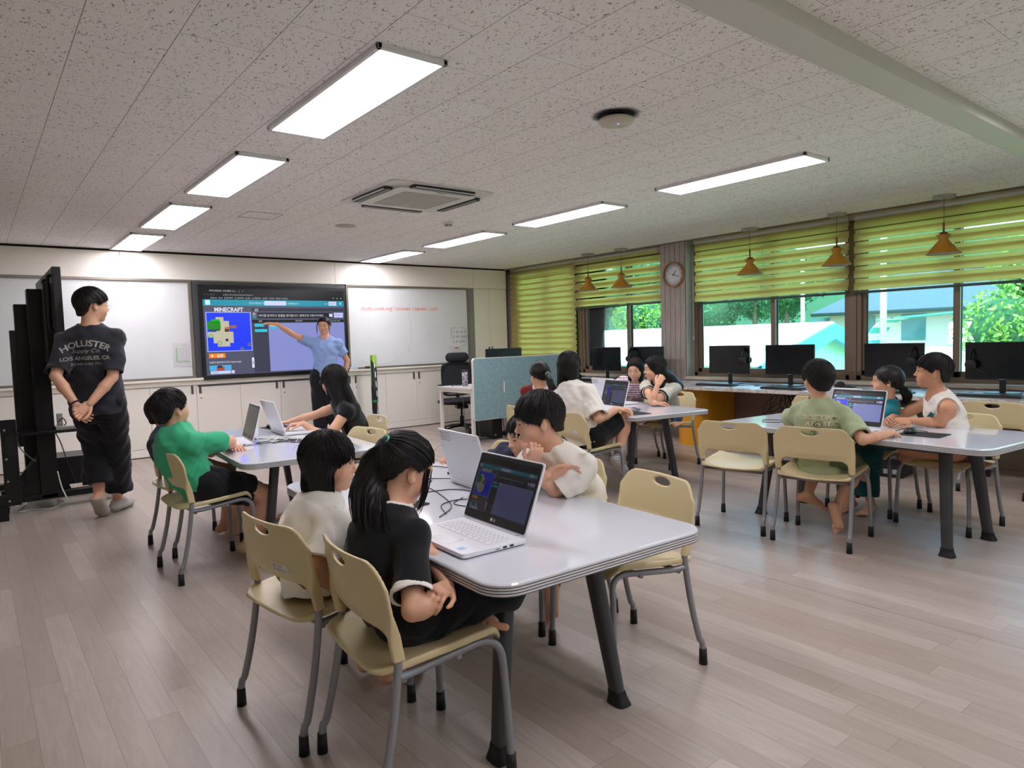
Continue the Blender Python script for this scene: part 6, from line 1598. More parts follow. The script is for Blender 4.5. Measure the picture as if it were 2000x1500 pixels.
    if bottom:
        kind = bottom.get('kind', 'shorts'); e = bottom.get('e', .014); ln = bottom.get('len', .75); rt = .050 * h * (.5 + .5 * g)
        pr = [Cone(hip - U0 * .01, waist, .086 * h * g + e * .4, .072 * h * g + e * .1, .04, fh, 1.36, cuts=[(hip + spn * .11 * h, spn)])]; sb = []
        for sd in ('L', 'R'):
            A_, B_, D_ = H[sd], q.K[sd], q.A[sd]
            if kind == 'shorts':
                ax = nrm(B_ - A_); en = A_ + (B_ - A_) * ln
                pr.append(Cone(A_, en + ax * .03, rt * 1.14 + e, rt * (1.14 - .42 * ln) + e * 1.5, .03, cuts=[(en, ax)])); sb.append(Cone(en - ax * .015, en + ax * .06, rt * (1.14 - .42 * ln) + e * 1.5 - .007, rt * (1.14 - .42 * ln) + e * 1.5 - .006, .003))
            elif kind == 'trousers':
                wd = bottom.get('w', (1.0, 1.0, 1.0)); en = B_ + (D_ - B_) * ln; ax = nrm(D_ - B_)
                pr += [Cone(A_, B_, (rt * 1.14 + e) * wd[0], (rt * .8 + e) * wd[1], .04), Cone(B_, en + ax * .02, (rt * .8 + e) * wd[1], (rt * .55 + e) * wd[2], .03, cuts=[(en, ax)])]
            elif kind == 'skirt':
                en = A_ + (B_ - A_) * ln; pr.append(Cone(A_, en, rt * 1.14 + e, rt * .95 + e * 1.4, .09)); 
                if bottom.get('drop'): pr.append(Cone(en, en + np.array((0, 0, -bottom['drop'])), rt * .85 + e, rt * .8 + e, .06, cuts=[(en + np.array((0, 0, -bottom['drop'])), (0, 0, -1))]))
        pr += list(bottom.get('extra', ()))
        V, F = sdf_mesh(pr, bottom.get('res', res), sb, folds(bottom.get('fold', .004), seed + 3)); V = smooth_verts(V, F, 1, .5)
        q.bot = add_child(bottom.get('name', kind), V, F, bottom['m'], o)
    if shoes:
        for sd, sg in (('L', -1), ('R', 1)):
            l = legs[sd]; pr = foot_prims(q.A[sd], l.get('f', tuple(hd)), h, sg, l.get('u', (0, 0, 1)), shoes.get('e', .007), toes=False)
            V, F = sdf_mesh(pr, .005, [Cone(q.A[sd], q.A[sd] + U0 * .2, .10 * h, .1 * h, .004, cuts=[(q.A[sd] + U0 * .006, -U0)])] if shoes.get('low', True) else ())
            add_child(shoes.get('name', 'shoe'), V, F, shoes['m'], o)
    if hair: make_hair(o, c, R, hs, rs=rs, **hair)
    if glasses:
        e = MB()
        for sx in (-1, 1):
            e.tube([c + R @ (np.array((sx * .033 + .0215 * math.cos(t), .104, -.002 + .0205 * math.sin(t))) * hs) for t in np.linspace(0, 2 * PI, 21)], .0010, 5)
            e.tube([c + R @ (np.array(v_) * hs) for v_ in ((sx * .054, .103, .004), (sx * .073, .09, .004), (sx * .080, .0, .004), (sx * .080, -.02, -.008))], .0010, 5)
        e.tube([c + R @ (np.array(v_) * hs) for v_ in ((-.012, .105, .002), (0, .108, .005), (.012, .105, .002))], .0010, 5)
        e.build('glasses', mat('glasses_wire', '6a6664', .3, metal=.8), o)
    return q
def vdir(px, psi, pitch=0.0):
    """direction for a head seen at column px: psi 0 away from the camera, 90 towards the right of the picture, 180 at the camera"""
    v = _ray(px, 700); a = math.atan2(v[1], v[0]) - math.radians(psi); p_ = math.radians(pitch)
    return (math.cos(a) * math.cos(p_), math.sin(a) * math.cos(p_), math.sin(p_))
def seat(k, back=.04, z=.487, side=0.0):
    x, y, dx, dy, _ = chairs[k]; n = math.hypot(dx, dy); dx, dy = dx / n, dy / n
    return (x - dx * back + dy * side, y - dy * back - dx * side, z), (dx, dy)
def feet(k, h, fwd=.17, sp=.07, z=None, out=0.0):
    x, y, dx, dy, _ = chairs[k]; n = math.hypot(dx, dy); dx, dy = dx / n, dy / n; z = z or .052 * h; r = {}
    for sd, sg in (('L', -1), ('R', 1)): r[sd] = dict(a=(x + dx * fwd + dy * sg * sp, y + dy * fwd - dx * sg * sp, z), f=(dx, dy, -.08))
    return r
TZH = TZ + .012
C_BLK = cloth('black_cotton', '17181c'); C_CHAR = cloth('charcoal_cotton', '2b2c33'); C_WHT = cloth('white_cotton', 'e6e3db'); C_GRN = cloth('green_cotton', '3aa87a'); C_SAGE = cloth('sage_cotton', 'a3ae8c'); C_TEAL = cloth('teal_cotton', '1f7f8d')
C_NAVY = cloth('navy_cotton', '1d2341'); C_RED = cloth('red_cotton', '7e1f22'); C_BLUE = cloth('pale_blue_shirt', '8fabde'); C_KHAKI = cloth('khaki_twill', '8d7350'); C_DEN = cloth('blue_denim', '3f5f88'); C_TRIMW = cloth('white_trim', 'eceae4'); C_TRIMK = cloth('black_trim', '16171b')
C_KNIT = mat('cream_knit', 'c9c8bb', .9, spec=.2, bump=(90, .8, .004)); C_TEALD = cloth('dark_teal_cotton', '164e52'); C_YGR = cloth('yellow_green_shorts', 'a39a4a'); C_CREAM = cloth('cream_cotton', 'e2ddd2')
g = NT('pink_stripes'); p = g.xyz(g.tc.outputs['Object'])
sv = g.math('FRACT', g.math('MULTIPLY', p[2], 42.0)); pt_ = g.math('GREATER_THAN', g.noise(g.tc.outputs['Object'], 60.0, 1), .40)
g.L.new(g.mix(g.math('MULTIPLY', g.math('LESS_THAN', sv, .5), pt_), srgb('e2dadd'), srgb('97567e')), g.b.inputs['Base Color']); g.b.inputs['Roughness'].default_value = .85
C_STR = g.m
people = {}
# ---- girl with the ponytail, nearest chair
h = 1.28; hp, hd = seat('C', .02, .490)
hdp = onX(788, 918, 1.0)
lg = {'L': dict(a=(1.10, 1.655, .462), k=(1.17, 1.90, .505), f=(.60, -.78, .0), u=(.25, .25, .9)), 'R': dict(a=(1.02, 1.86, .450), k=(1.225, 1.615, .520), f=(-.1, 1, 0), u=(.4, .1, .8))}
ar = {'R': dict(w=onY(852, 1180, 1.51), e=onY(806, 1192, 1.525), d=(.3, 1, 0), n=(-.6, .4, -.3), c=.5), 'L': dict(w=onY(874, 1146, 1.55), e=(1.06, 1.78, .625), d=tuple(onY(848, 1160, 1.485) - onY(874, 1146, 1.55)), n=(-.5, .1, -.8), c=.5)}
q = person('girl with a long ponytail and black t-shirt with white trim, nearest the camera', h, hp, hdp, vdir(790, 58, -22), lg, ar, hipdir=hd, chest=(1, -.05), g=1.02, res=.0036, bow=.045, roll=-.06, seed=1,
    top=dict(m=[C_BLK, C_TRIMW], e=.012, er=.024, sl=.80, neck=.006, trim=.020, hem=-.03, fold=.0035), bottom=dict(kind='trousers', m=C_BLK, e=.016, w=(1.05, 1.12, 1.2), ln=.9, name='trousers', fold=.005),
    hair=dict(style='pony', nl=620, thick=.013, tie=(.0, -.098, .072), whorl=(0, -.9, .5), tail=[onX(735, 905, .93), onX(722, 960, .90), onX(728, 1010, .875), onX(745, 1046, .872)], tail_r=(.040, .058, .030), res=.0036))
tq = q.c + q.R @ (np.array((0, -.108, .078)) * q.hs)
MB().tube([tq + (q.R[:, 0] * math.cos(t) + q.R[:, 2] * math.sin(t) * .8 + q.R[:, 1] * .25 * math.sin(t)) * .017 for t in np.linspace(0, 2 * PI, 17)], .0035, 8).build('hair_tie', mat('mint_tie', '57c4b0', .5), q.o)
mb = MB()
for i in range(14):
    rs_ = np.random.RandomState(i); a = q.c + q.R @ (np.array((.062 + .01 * rs_.rand(), .035 + .03 * rs_.rand(), .03)) * q.hs); e_ = q.c + q.R @ (np.array((.066, .05 + .03 * rs_.rand(), -.09 - .05 * rs_.rand())) * q.hs)
    lock(mb, list(catmull([a, a * .5 + e_ * .5 + q.R[:, 0] * .008, e_], 4)), .0035)
mb.build('side_locks', M_HAIR, q.o)
# ---- girl with the bob
h = 1.27; hp, hd = seat('B', .02, .488)
lg = feet('B', h, .24, .07)
ar = {'R': dict(w=onY(672, 1160, 2.12), e=onY(618, 1110, 2.05), d=(.6, -.15, -.7), n=(-.2, .9, -.2), c=.4), 'L': dict(w=onX(706, 978, 1.13), e=onX(662, 1038, 1.05), d=(.6, .2, .5), n=(0, .7, -.7), c=.35)}
q = person('girl with a black bob in a white t-shirt, looking to the right', h, hp, onX(643, 905, .975), vdir(643, 99, -3), lg, ar, hipdir=hd, chest=(1, .0), g=.92, res=.0036, bow=.03, seed=2,
    top=dict(m=C_WHT, e=.014, er=.034, sl=.92, hem=-.09, neck=.007, fold=.005, wide=1.12), bottom=dict(kind='shorts', m=C_KHAKI, ln=.85, e=.022, fold=.007),
    hair=dict(style='bob', nl=700, thick=.015, fall=(0, 0, -1), flen=.138, res=.0036, flare=1.12, whorl=(.1, -.2, .98), facew=1.1))
people['bob'] = q
V, F = text_geo('NY', .030, bold=.0); n_ = nrm(np.array((.15, -1, 0)));
decal(q.o, q.topbvh, 'embroidered_letters', V, F, mat('embroidery', '232938', .7), q.S['R'] * .22 + q.E['R'] * .78 - np.array((.005, 0, -.018)), nrm(np.array((1, .1, 0))), np.array((0, 0, 1.0)), -n_ * -1)
# ---- boy in green
h = 1.38; hp, hd = seat('D', -.005, .497)
hdp = onY(334, 800, 4.16)
kn = feet('D', h, .26, .085)
ar = {'R': dict(w=(1.20, 4.305, TZH + .014), e=onX(450, 862, 1.16), d=(.2, 1, 0), n=(0, 0, -1), c=.3), 'L': dict(w=(1.215, 4.29, TZH + .014), p=(.3, 1, -.6), d=(.2, -1, 0), n=(0, 0, -1), c=.3)}
q = person('boy in a green t-shirt and black shorts seen from behind', h, hp, hdp, vdir(334, 52, 12), kn, ar, hipdir=hd, chest=(1, .12), g=1.15, res=.0045, bow=.05, seed=3, fat=.006, neckf=.88,
    top=dict(m=C_GRN, e=.013, er=.026, sl=.80, hem=-.04, fold=.006), bottom=dict(kind='shorts', m=C_BLK, ln=.92, e=.018), shoes=dict(m=mat('beige_shoe', 'c7b08a', .7), name='shoe'),
    hair=dict(style='boy', nl=260, thick=.018, whorl=(.2, -.55, .85)))
# ---- boy in navy behind him
h = 1.33; hp, hd = seat('D2', .01, .493)
q = person('boy in navy almost hidden behind the boy in green', h, hp, onY(318, 806, 4.80), vdir(322, 55, 5), feet('D2', h, .22, .08), {'R': dict(w=(1.26, 4.80, TZH + .012), p=(-.3, -1, -.6), d=(1, 0, 0)), 'L': dict(w=(1.26, 4.94, TZH + .012), p=(-.3, 1, -.6), d=(1, 0, 0))}, hipdir=hd, g=1.1, res=.0055, bow=.04, seed=4, face=False,
    top=dict(m=C_NAVY, e=.013, er=.024, sl=.8), bottom=dict(kind='shorts', m=C_KHAKI, ln=.85), hair=dict(style='boy', nl=120, thick=.014))
# ---- long-haired girl in black
h = 1.46; hp, hd = seat('E2', .02, .497)
lg = {'L': dict(a=(1.83, 4.62, .075), f=(-1, .1, -.05)), 'R': dict(a=(1.80, 4.85, .075), f=(-1, .1, -.05))}
ar = {'L': dict(w=onZ(592, 827, .700), p=(.4, -.5, -1), d=(-1, .25, -.05), n=(0, 0, -1), c=.35), 'R': dict(w=(1.85 * KT, 5.02 * KT, TZH + .012), p=(.2, .8, -.6), d=(-1, -.1, 0), c=.3)}
q = person('girl in black with very long straight hair, at the left table facing the screen', h, hp, onX(652, 745, 2.12), vdir(652, -42, -2), lg, ar, hipdir=hd, chest=(-1, .35), g=.95, res=.0048, bow=.02, seed=5, shw=.92, glasses=True,
    top=dict(m=C_BLK, e=.008, er=.006, sl=.22, hem=-.05), bottom=dict(kind='shorts', m=C_BLK, ln=.55, e=.016),
    hair=dict(style='long', nl=420, thick=.016, fall=(.30, -.14, -1), flen=.36, res=.0042, flare=1.5, whorl=(0, -.1, 1)))
# ---- teacher
h = 1.60; b0 = onY(632, 722, 8.30); Yt = 8.30
hipc = np.array((3.56, 8.30, .86)); fc = nrm(np.array(vdir(633, 194)))
lg = {'L': dict(a=(3.66, 8.26, .075), f=tuple(fc), p=tuple(fc)), 'R': dict(a=(3.48, 8.34, .075), f=tuple(fc), p=tuple(fc))}
wr = onY(541, 633, 8.40)
ar = {'R': dict(w=wr, p=(0, .2, -1), d=tuple(onY(513, 630, 8.46) - wr), n=(0, .3, -1), c=.12, s=.06), 'L': dict(w=onY(672, 738, 8.28), p=(.9, .2, 0), d=(0, 0, -1), n=(-.6, .4, 0), c=.25)}
q = person('woman in a pale blue short-sleeved shirt pointing at the screen', h, hipc, onY(633, 637, Yt), vdir(633, 196, -3), lg, ar, hipdir=fc[:2], chest=nrm(np.array(vdir(633, 188)))[:2], g=1.0, res=.005, hs=.93, bow=0.0, seed=6,
    top=dict(m=C_BLUE, e=.014, er=.026, sl=.60, hem=-.05, neck=.014, fold=.006, name='shirt', vdrop=.02), bottom=dict(kind='trousers', m=C_BLK, e=.02, w=(1.1, 1.1, 1.3), ln=.95, name='trousers'), shoes=dict(m=C_TRIMK),
    hair=dict(style='pony', nl=200, thick=.012, tie=(0, -.10, .05), whorl=(0, -.9, .4), tail=None, res=.0045))
tb_ = q.c + q.R @ np.array((0, -.10, .06)); V, F = sdf_mesh([Ell(tb_, (.04, .035, .04))], .006, disp=folds(.004, 5)); add_child('hair_bun', V, F, M_HAIR, q.o)
mb = MB()
for sx in (-1, 1):
    for i in range(5): lock(mb, list(catmull([q.c + q.R @ np.array(v_) for v_ in ((sx * .02, .085, .085), (sx * .060, .082, .045), (sx * (.074 + .002 * i), .060, -.01), (sx * (.070 + .002 * i), .055, -.07 - .015 * i))], 4)), .0035)
mb.build('side_locks', M_HAIR, q.o)
mb = MB()
cf = q.fs
for sx in (-1, 1):
    a = q.nb - q.fs * .02 + q.spn * .030 + q.Xs * sx * .045; b = q.nb + q.fs * .062 - q.spn * .020 + q.Xs * sx * .022; c2 = q.nb + q.fs * .085 - q.spn * .075 + q.Xs * sx * .050; d2 = q.nb + q.fs * .035 - q.spn * .018 + q.Xs * sx * .080
    mb.add([a, b, c2, d2, a + q.spn * .006 + q.fs * .004, b + q.fs * .006, c2 + q.fs * .006, d2 + q.fs * .004], [(0, 1, 2, 3), (7, 6, 5, 4), (0, 4, 5, 1), (1, 5, 6, 2), (2, 6, 7, 3), (3, 7, 4, 0)], 0)
for k in range(5):
    p0 = q.nb - q.spn * (.10 + .072 * k) + q.fs * .3; hh = ray_surface(q.topbvh, p0, -q.fs)
    if hh is not None: mb.tube([hh - q.fs * .001, hh + q.fs * .003], .0052, 8, 1)
pts = []
for k in range(15):
    p0 = q.nb - q.spn * (.08 + .026 * k) + q.fs * .3 + q.Xs * .012; hh = ray_surface(q.topbvh, p0, -q.fs)
    if hh is not None: pts.append(hh + q.fs * .001)
if len(pts) > 4: mb.tube(pts, .0022, 5, 0)
mb.build('collar_and_buttons', [C_BLUE, mat('button', '8a93ad', .4)], q.o)
# ---- man standing at the left
h = 1.70; hipc = np.array(onY(192, 800, 5.80)); hipc[2] = .90
fm = nrm(np.array(vdir(185, 14)))
lg = {'L': dict(a=(.700, 5.92, .165), f=tuple(nrm(fm * (1, 1, 0) * .72 + np.array((.05, 0, -.72)))), u=(fm[0] * .7, fm[1] * .7, .6), p=tuple(fm)), 'R': dict(a=(.845, 6.10, .085), f=tuple(nrm(fm + np.array((.35, 0, 0)))), p=tuple(fm))}
bk = -fm * .02
ar = {'L': dict(w=onY(148, 790, 5.60), p=(-1, -.15, -.2), d=tuple(onY(165, 812, 5.585) - onY(148, 790, 5.60)), n=(.25, -1, .25), c=.35), 'R': dict(w=onY(176, 788, 5.57), p=(1, -.1, -.2), d=tuple(onY(152, 808, 5.56) - onY(176, 788, 5.57)), n=(-.1, -1, .25), c=.45)}
Rm = onY(180, 598, 5.76)
q = person('tall young man in a dark t-shirt standing at the left, hands behind his back', h, hipc, Rm, vdir(180, 68, -2), lg, ar, hipdir=fm[:2], chest=nrm(np.array(vdir(180, 12)))[:2], g=.98, res=.0045, hs=.99, bow=-.01, seed=7, glasses=True, shw=.93, neckf=1.04,
    top=dict(m=C_CHAR, e=.018, er=.030, sl=.88, hem=-.095, fold=.005, wide=1.10), bottom=dict(kind='trousers', m=C_BLK, e=.030, w=(.80, 1.02, 1.35), ln=1.0, name='trousers', fold=.006),
    shoes=dict(m=mat('grey_slipper', 'aaa59d', .8), e=.010, name='slipper'),
    hair=dict(style='man', nl=320, thick=.020, whorl=(-.1, -.5, .85), res=.004))
ey = nrm(q.nb - q.waist); fb = -q.fs; ex = nrm(np.cross(ey, -q.fs)); ex = ex if ex @ np.array((AX[0, 0], AX[1, 0], 0)) > 0 else -ex
M_PRN = mat('grey_print', '9b9891', .7)
o0 = q.nb - ey * .135 + ex * -.018
def arch(V, rad): 
    X = V[:, 0]; a = X / rad; return np.stack([(rad + V[:, 1]) * np.sin(a), (rad + V[:, 1]) * np.cos(a) - rad, V[:, 2]], -1)
for txt, sz, dy, sh_, ar_, bo in (('HOLLISTER', .060, 0, 0, .24, .02), ('Supply Co.', .042, -.048, .35, 0, 0), ('LOS ANGELES, CA', .037, -.098, 0, 0, .02), ('ESTABLISHED 1922', .023, -.135, 0, 0, .0)):
    V, F = text_geo(txt, sz, align='CENTER', shear=sh_, bold=bo)
    if ar_: V = arch(V, ar_)
    decal(q.o, q.topbvh, 'printed_letters', V, F, M_PRN, o0 + ey * dy, ex, ey, q.fs, off=.004)
MB().tube([q.W['L'] + (nrm(np.cross(q.W['L'] - q.E['L'], (0, 0, 1))) * math.cos(t) + nrm(np.cross(q.W['L'] - q.E['L'], nrm(np.cross(q.W['L'] - q.E['L'], (0, 0, 1))))) * math.sin(t)) * .031 - nrm(q.W['L'] - q.E['L']) * .012 for t in np.linspace(0, 2 * PI, 19)], .006, 8).build('wrist_band', mat('dark_band', '1a1c2a', .6), q.o)
# ---- boy in white leaning over the nearest table
h = 1.36
hdp = onX(1053, 822, 1.74)
el = onZ(1086, 958, TZH + .012)
lw = onX(1036, 906, el[0] - .105)
hn = onX(1052, 876, el[0] - .115)
lg = {'L': dict(a=onX(1067, 1150, 1.90), f=(-.15, 0, -1), u=(-1, 0, .1), p=(-1, .6, .3)), 'R': dict(a=onX(1060, 1130, 2.06), f=(-.15, 0, -1), u=(-1, 0, .1), p=(-1, .8, .3))}
ar = {'L': dict(w=lw, e=el, d=tuple(hn - lw), n=(.35, .2, .9), c=.95, t=.3), 'R': dict(w=onX(1068, 928, el[0] - .06) , p=(-.8, .9, -.6), d=(.75, -.45, .12), n=(.3, -.9, -.2), c=.28)}
q = person('boy in a loose white t-shirt leaning on the nearest table, chin on his hand', h, onX(1135, 1000, 2.00), hdp, vdir(1053, -97, -10), lg, ar, hipdir=(-1, .05), chest=(-1, -.05), g=.92, res=.0036, bow=.02, seed=8, roll=.02,
    top=dict(m=C_CREAM, e=.014, er=.034, sl=.88, hem=-.17, fold=.0055, wide=1.08, neck=.003), bottom=dict(kind='shorts', m=C_KHAKI, ln=.9, e=.02), hair=dict(style='bowl', nl=650, thick=.013, whorl=(.0, -.35, .94), res=.0036))
# ---- child in navy behind him
h = 1.22
q = person('child in navy with chin-length dark hair, half hidden behind the boy in white', h, (2.06, 2.76, .485), onX(1024, 852, 2.06), vdir(1024, -125, -12), feet('H2', h, .2, .07), {'L': dict(w=(1.90 * KT, 2.52 * KT, TZH + .012), p=(.3, -.8, -.4), d=(-1, .2, 0)), 'R': dict(w=(1.86 * KT, 2.78 * KT, TZH + .012), p=(.2, .8, -.4), d=(-1, 0, 0))}, hipdir=(-1, -.05), g=.95, res=.0045, bow=.03, seed=9,
    top=dict(m=C_NAVY, e=.012, er=.022, sl=.7), bottom=dict(kind='shorts', m=C_DEN, ln=.8), hair=dict(style='bob', nl=220, thick=.013, fall=(0, 0, -1), flen=.12, flare=1.1))
# ---- child in red
h = 1.32; hp, hd = seat('G0', .01, .490)
q = person('child in a dark red shirt with a low ponytail, facing the teal partition', h, hp, onX(1054, 733, 3.66), vdir(1053, -28, -6), feet('G0', h, .18, .07), {'R': dict(w=(4.05, 4.14, TZH + .012), p=(-.2, -.9, -.5), d=(1, .1, 0)), 'L': dict(w=(3.99, 4.42, TZH + .012), p=(-.2, .9, -.5), d=(1, 0, 0))}, hipdir=hd, chest=(1, .3), g=.95, res=.0048, bow=.03, seed=10, glasses=True, neckf=.88,
    top=dict(m=[C_RED, C_TRIMW], e=.012, er=.022, sl=.8, trim=.004, neck=.006), bottom=dict(kind='shorts', m=C_BLK, ln=.8),
    hair=dict(style='pony', nl=260, thick=.013, tie=(.02, -.112, .0), whorl=(0, -.9, .3), tail=[onX(1074, 746, 3.62), onX(1079, 762, 3.60), onX(1070, 778, 3.60)], tail_r=(.024, .030, .012)))
tq = q.c + q.R @ (np.array((.02, -.118, .0)) * q.hs)
MB().tube([tq + (q.R[:, 0] * math.cos(t) + q.R[:, 2] * math.sin(t)) * .017 for t in np.linspace(0, 2 * PI, 15)], .006, 8).build('hair_tie', mat('pale_green_tie', '9dc7a4', .6), q.o)
V, F = text_geo('FILA', .022, bold=.02, align='CENTER'); n_ = nrm(-np.array((_ray(1050, 770)[0], _ray(1050, 770)[1], 0))); exx = nrm(np.array((AX[0, 0], AX[1, 0], 0)))
decal(q.o, q.topbvh, 'printed_letters', V[:, :] * (1, 1, 1), F, mat('cream_print', 'd8c9a0', .6), q.nb - q.spn * .06 + exx * .03, exx, np.array((0, 0, 1.0)), -n_)
# ---- girl in white at the back table
h = 1.50; hp, hd = seat('G1', .0, .500)
lg = {'R': dict(a=onX(1207, 893, 3.86), f=(.8, .1, -.6)), 'L': dict(a=onX(1180, 882, 3.80), f=(.8, -.3, -.6))}
ar = {'R': dict(w=onZ(1205, 801, .695), p=(-.1, -.7, -.8), d=(1, -.02, .0), n=(0, 0, -1), c=.45), 'L': dict(w=(4.00, 4.00, TZH + .012), p=(-.2, .9, -.5), d=(1, -.2, 0))}
q = person('girl with long black hair and loose white t-shirt, back to camera, hand on a mouse', h, hp, onX(1112, 717, 3.68), vdir(1108, 22, -8), lg, ar, hipdir=hd, chest=(1, .15), g=1.02, res=.0045, bow=.05, seed=11, glasses=True,
    top=dict(m=C_WHT, e=.018, er=.038, sl=.90, hem=-.07, fold=.006, wide=1.06), bottom=dict(kind='shorts', m=C_BLK, ln=.85, e=.016),
    hair=dict(style='long', nl=300, thick=.013, fall=(.02, .05, -1), flen=.175, res=.0042, flare=1.3, whorl=(0, -.1, 1)))
for sd in ('L', 'R'):
    A_, K_ = q.A[sd], q.K[sd]; V, F = sdf_mesh([Cone(A_, A_ * .62 + K_ * .38, .036, .040, .01, cuts=[(A_ * .7 + K_ * .3, K_ - A_)])] + foot_prims(A_, (.8, .1 if sd == 'R' else -.3, -.6), h, 1 if sd == 'R' else -1, grow=.006, toes=False), .005)
    g_ = MATS.get('striped_sock')
    if g_ is None:
        gg = NT('striped_sock'); pz = gg.xyz(gg.tc.outputs['Object']); gg.L.new(gg.mix(gg.math('LESS_THAN', gg.math('FRACT', gg.math('MULTIPLY', pz[2], 90.0)), .45), srgb('d8d6d2'), srgb('3a3a40')), gg.b.inputs['Base Color']); g_ = gg.m
    add_child('sock', V, F, g_, q.o)
# ---- girl in stripes
h = 1.36; hp, hd = seat('G3', .0, .490)
q = person('girl in a pink and white striped shirt looking down at a laptop', h, hp, onX(1241, 722, 5.10), vdir(1241, 197, -12), {'L': dict(a=(5.16, 4.86, .462), k=(5.08, 4.66, .50), f=(-.2, 1, 0), u=(-.5, .1, .8)), 'R': dict(a=(5.20, 4.68, .455), k=(5.10, 4.94, .50), f=(-.2, -1, 0), u=(-.5, -.1, .8))}, {'L': dict(w=(4.92 * KT, 4.60 * KT, TZH + .012), p=(.3, -.9, -.4), d=(-1, .2, 0)), 'R': dict(w=(4.90 * KT, 4.82 * KT, TZH + .012), p=(.3, .9, -.4), d=(-1, 0, 0))}, hipdir=hd, chest=nrm(np.array(vdir(1241, 215)))[:2], g=.95, res=.0042, bow=.02, seed=12, fat=.004,
    top=dict(m=C_STR, e=.014, er=.034, sl=.85), bottom=dict(kind='skirt', m=C_DEN, ln=.8, drop=.12), hair=dict(style='long', nl=300, thick=.012, fall=(.30, .28, -1), flen=.17, res=.004, flare=1.02, whorl=(0, .25, .97)))
# ---- girl in the knit top
h = 1.42; hp, hd = seat('G2', .0, .495)
eL = onZ(1274, 786, TZH + .02)
wL = onX(1284, 752, eL[0] + .03)
ar = {'L': dict(w=wL, e=eL, d=tuple(onX(1292, 738, eL[0] + .07) - wL), n=(.7, .3, .1), c=.5), 'R': dict(w=onZ(1280, 788, TZH + .016), p=(-1, .2, -.3), d=(.95, -.5, .0), n=(0, 0, -1), c=.3)}
q = person('girl in cream knit top with black cuffs, leaning on her elbow', h, hp, onX(1279, 721, 4.92), vdir(1279, -102, -3), {'L': dict(a=(5.09, 4.30, .462), k=(5.00, 4.06, .52), f=(-.2, 1, 0), u=(-.5, .1, .8)), 'R': dict(a=(5.12, 4.10, .455), k=(5.00, 4.36, .50), f=(-.2, -1, 0), u=(-.5, -.1, .8))}, ar, hipdir=hd, chest=(-1, -.25), g=.95, res=.0042, bow=.03, seed=13,
    top=dict(m=[C_KNIT, C_TRIMK], e=.013, er=.026, sl=.62, trim=.016, neck=.008, hem=-.02), bottom=dict(kind='shorts', m=C_DEN, ln=.92, e=.026, fold=.006),
    hair=dict(style='long', nl=320, thick=.013, fall=(1.2, -.45, -1), flen=.25, res=.004, flare=.95, whorl=(0, .25, .97), sideshort=.8))
# ---- boy in pale green
h = 1.32; hp, hd = seat('I2', -.01, .490)
lg = {'L': dict(a=onX(1578, 966, 4.08), f=(.75, -.62, -.35), p=(1, .2, .6), u=(.1, -.6, .8)), 'R': dict(a=onX(1634, 992, 4.10), f=(.35, -.1, -.95), p=(1, -.1, .6), u=(.95, 0, .3))}
ar = {'R': dict(w=onZ(1738, 846, TZH + .018), p=(-.5, -.6, -.5), d=(.55, .15, -.05), n=(0, 0, -1), c=.5), 'L': dict(w=(4.06 * KT, 2.22 * KT, TZH + .012), p=(-.2, .9, -.4), d=(1, -.2, 0))}
q = person('barefoot boy in a pale green printed t-shirt seen from behind at the right table', h, hp, onX(1597, 742, 3.95), vdir(1597, -24, 4), lg, ar, hipdir=hd, chest=(1, .18), g=1.05, res=.004, bow=.035, seed=14,
    top=dict(m=C_SAGE, e=.014, er=.028, sl=.86, hem=-.085, fold=.005, wide=1.08), bottom=dict(kind='shorts', m=mat('green_check', '5d6b4c', .85), ln=.8, e=.018),
    hair=dict(style='boy', nl=420, thick=.022, whorl=(.25, -.6, .75), res=.004))
people['boston'] = q
ey = nrm(q.nb - q.waist); exx = nrm(np.array((AX[0, 0], AX[1, 0], 0)) + .25 * AX[:, 2] * (1, 1, 0)); dn = nrm(np.array((.86, .40, 0)))
exx = nrm(np.cross(dn, ey)); o0 = q.nb - ey * .095 - exx * .085
MP = mat('cream_print2', 'cfc8a6', .7)
for txt, sz, dy, dx in (('BOSTON', .040, 0, 0), ('ATHLETIC', .040, -.036, .012)):
    V, F = text_geo(txt, sz, shear=.2, bold=.035, space=.95); decal(q.o, q.topbvh, 'printed_letters', V, F, MP, o0 + ey * dy + exx * dx, exx, ey, dn, off=.003)
V, F = text_geo('1986', .014, shear=.2, bold=.02); decal(q.o, q.topbvh, 'printed_number', V, F, C_TRIMK, o0 + exx * .15 + ey * .004, exx, ey, dn, off=.003)
sk = MB()
for a in ([(.06, -.03), (.075, -.012), (.095, -.012), (.105, -.03), (.095, -.045), (.07, -.045), (.06, -.03)], [(.05, -.03), (.115, -.036)], [(.045, -.075), (.07, -.055), (.10, -.055), (.13, -.075)], [(.07, -.055), (.06, -.095)], [(.10, -.055), (.115, -.095)], [(.13, -.06), (.14, -.06), (.14, -.085), (.13, -.085)]): sk.tube([(x, y, 0) for x, y in a], .0016, 4)
V = np.concatenate(sk.v); V[:, 2] = 0; decal(q.o, q.topbvh, 'printed_drawing', V, sk.f, C_TRIMK, o0, exx, ey, dn, off=.0036)
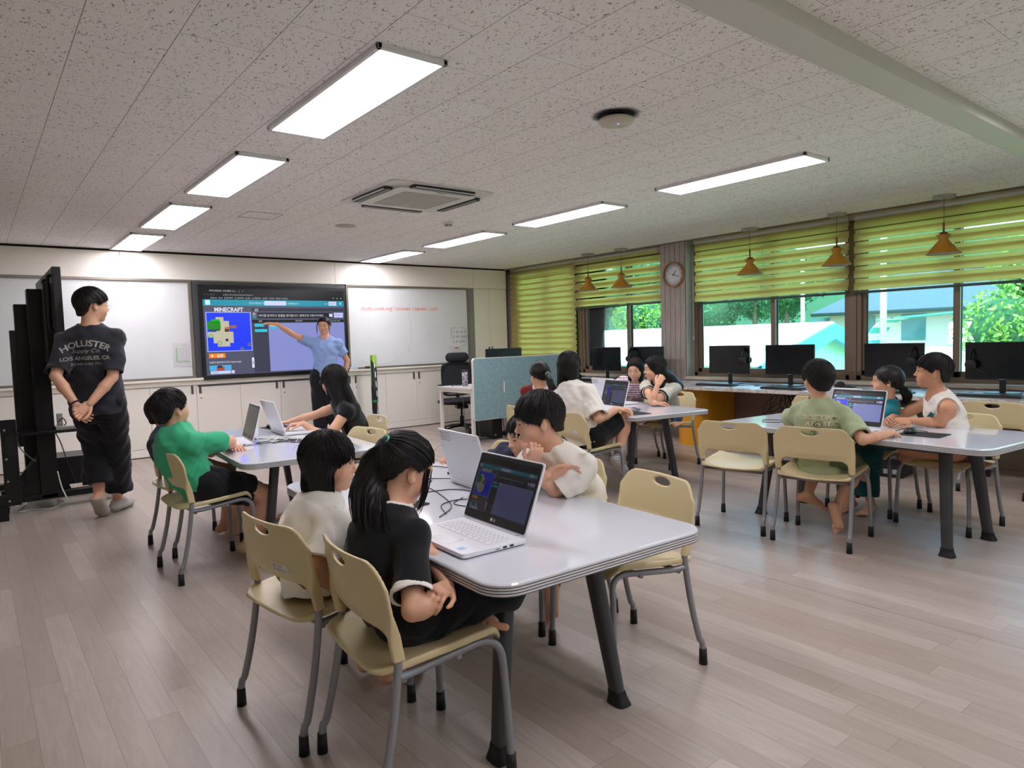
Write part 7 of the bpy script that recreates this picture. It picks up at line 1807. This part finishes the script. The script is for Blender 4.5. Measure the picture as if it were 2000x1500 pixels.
# ---- girl in teal
h = 1.26; hp, hd = seat('J2', .0, .486)
q = person('girl in teal with a low ponytail in profile at the right table', h, hp, onX(1733, 746, 4.80), vdir(1733, -93, 4), feet('J2', h, .16, .07), {'L': dict(w=(4.50 * KT, 1.90 * KT, TZH + .014), p=(.3, -.8, -.5), d=(-.9, -.3, 0)), 'R': dict(w=(4.46 * KT, 2.06 * KT, TZH + .014), p=(.3, .8, -.4), d=(-1, -.2, 0))}, hipdir=hd, chest=(-.65, .75), g=.95, res=.004, bow=.02, seed=15,
    top=dict(m=C_TEAL, e=.013, er=.028, sl=.75), bottom=dict(kind='skirt', m=C_TEALD, ln=.85, drop=.24, e=.02, name='dress_skirt', fold=.007),
    hair=dict(style='pony', nl=280, thick=.011, tie=(0, -.105, -.03), whorl=(0, -.9, .1), tail=[onX(1766, 762, 4.86), onX(1772, 775, 4.88), onX(1768, 788, 4.88)], tail_r=(.026, .030, .012)))
# ---- boy in the white vest
h = 1.36; hp, hd = seat('J1', .0, .50)
eL = onZ(1838, 826, TZH + .018)
ar = {'L': dict(w=onZ(1776, 822, TZH + .030), e=eL, d=(-.62, .35, .02), n=(.2, .5, -.6), c=.4), 'R': dict(w=(4.40 * KT, 1.80 * KT, TZH + .03), p=(.2, .9, -.5), d=(-.8, -.1, .0), n=(0, -.6, -.5), c=.35)}
q = person('boy in a white sleeveless vest leaning on the right table in profile', h, hp, onX(1822, 727, 4.70), vdir(1822, -92, 4), {'L': dict(a=(4.66, 1.72, .462), k=(4.575, 1.50, .50), f=(-.2, 1, 0), u=(-.5, .1, .8)), 'R': dict(a=(4.70, 1.52, .455), k=(4.58, 1.78, .50), f=(-.2, -1, 0), u=(-.5, -.1, .8))}, ar, hipdir=hd, chest=(-.62, .80), g=.95, res=.004, bow=.02, seed=16, shw=.95, skin=M_SKIN2,
    top=dict(m=C_CREAM, e=.015, sl=0, hem=-.03, fold=.005, name='vest', neck=.016, vdrop=.015), bottom=dict(kind='shorts', m=C_YGR, ln=.85, e=.024, fold=.006), hair=dict(style='boy', nl=320, thick=.016, whorl=(-.1, -.4, .9), res=.004))
dn = nrm(np.array((.75, .66, 0))); V, F = text_geo('mmm', .05, bold=.02)
sk = MB(); sk.add([(0, 0, 0), (.055, 0, 0), (.06, .035, 0), (.045, .05, 0), (.03, .037, 0), (.018, .05, 0), (.004, .036, 0)], [(0, 1, 2, 3, 4, 5, 6)])
V = np.concatenate(sk.v); decal(q.o, q.topbvh, 'printed_patch', V, sk.f, mat('teal_print', '2f7c8c', .7), onX(1806, 818, 4.66), nrm(np.cross(dn, (0, 0, 1.0))), np.array((0, 0, 1.0)), dn, off=.004)
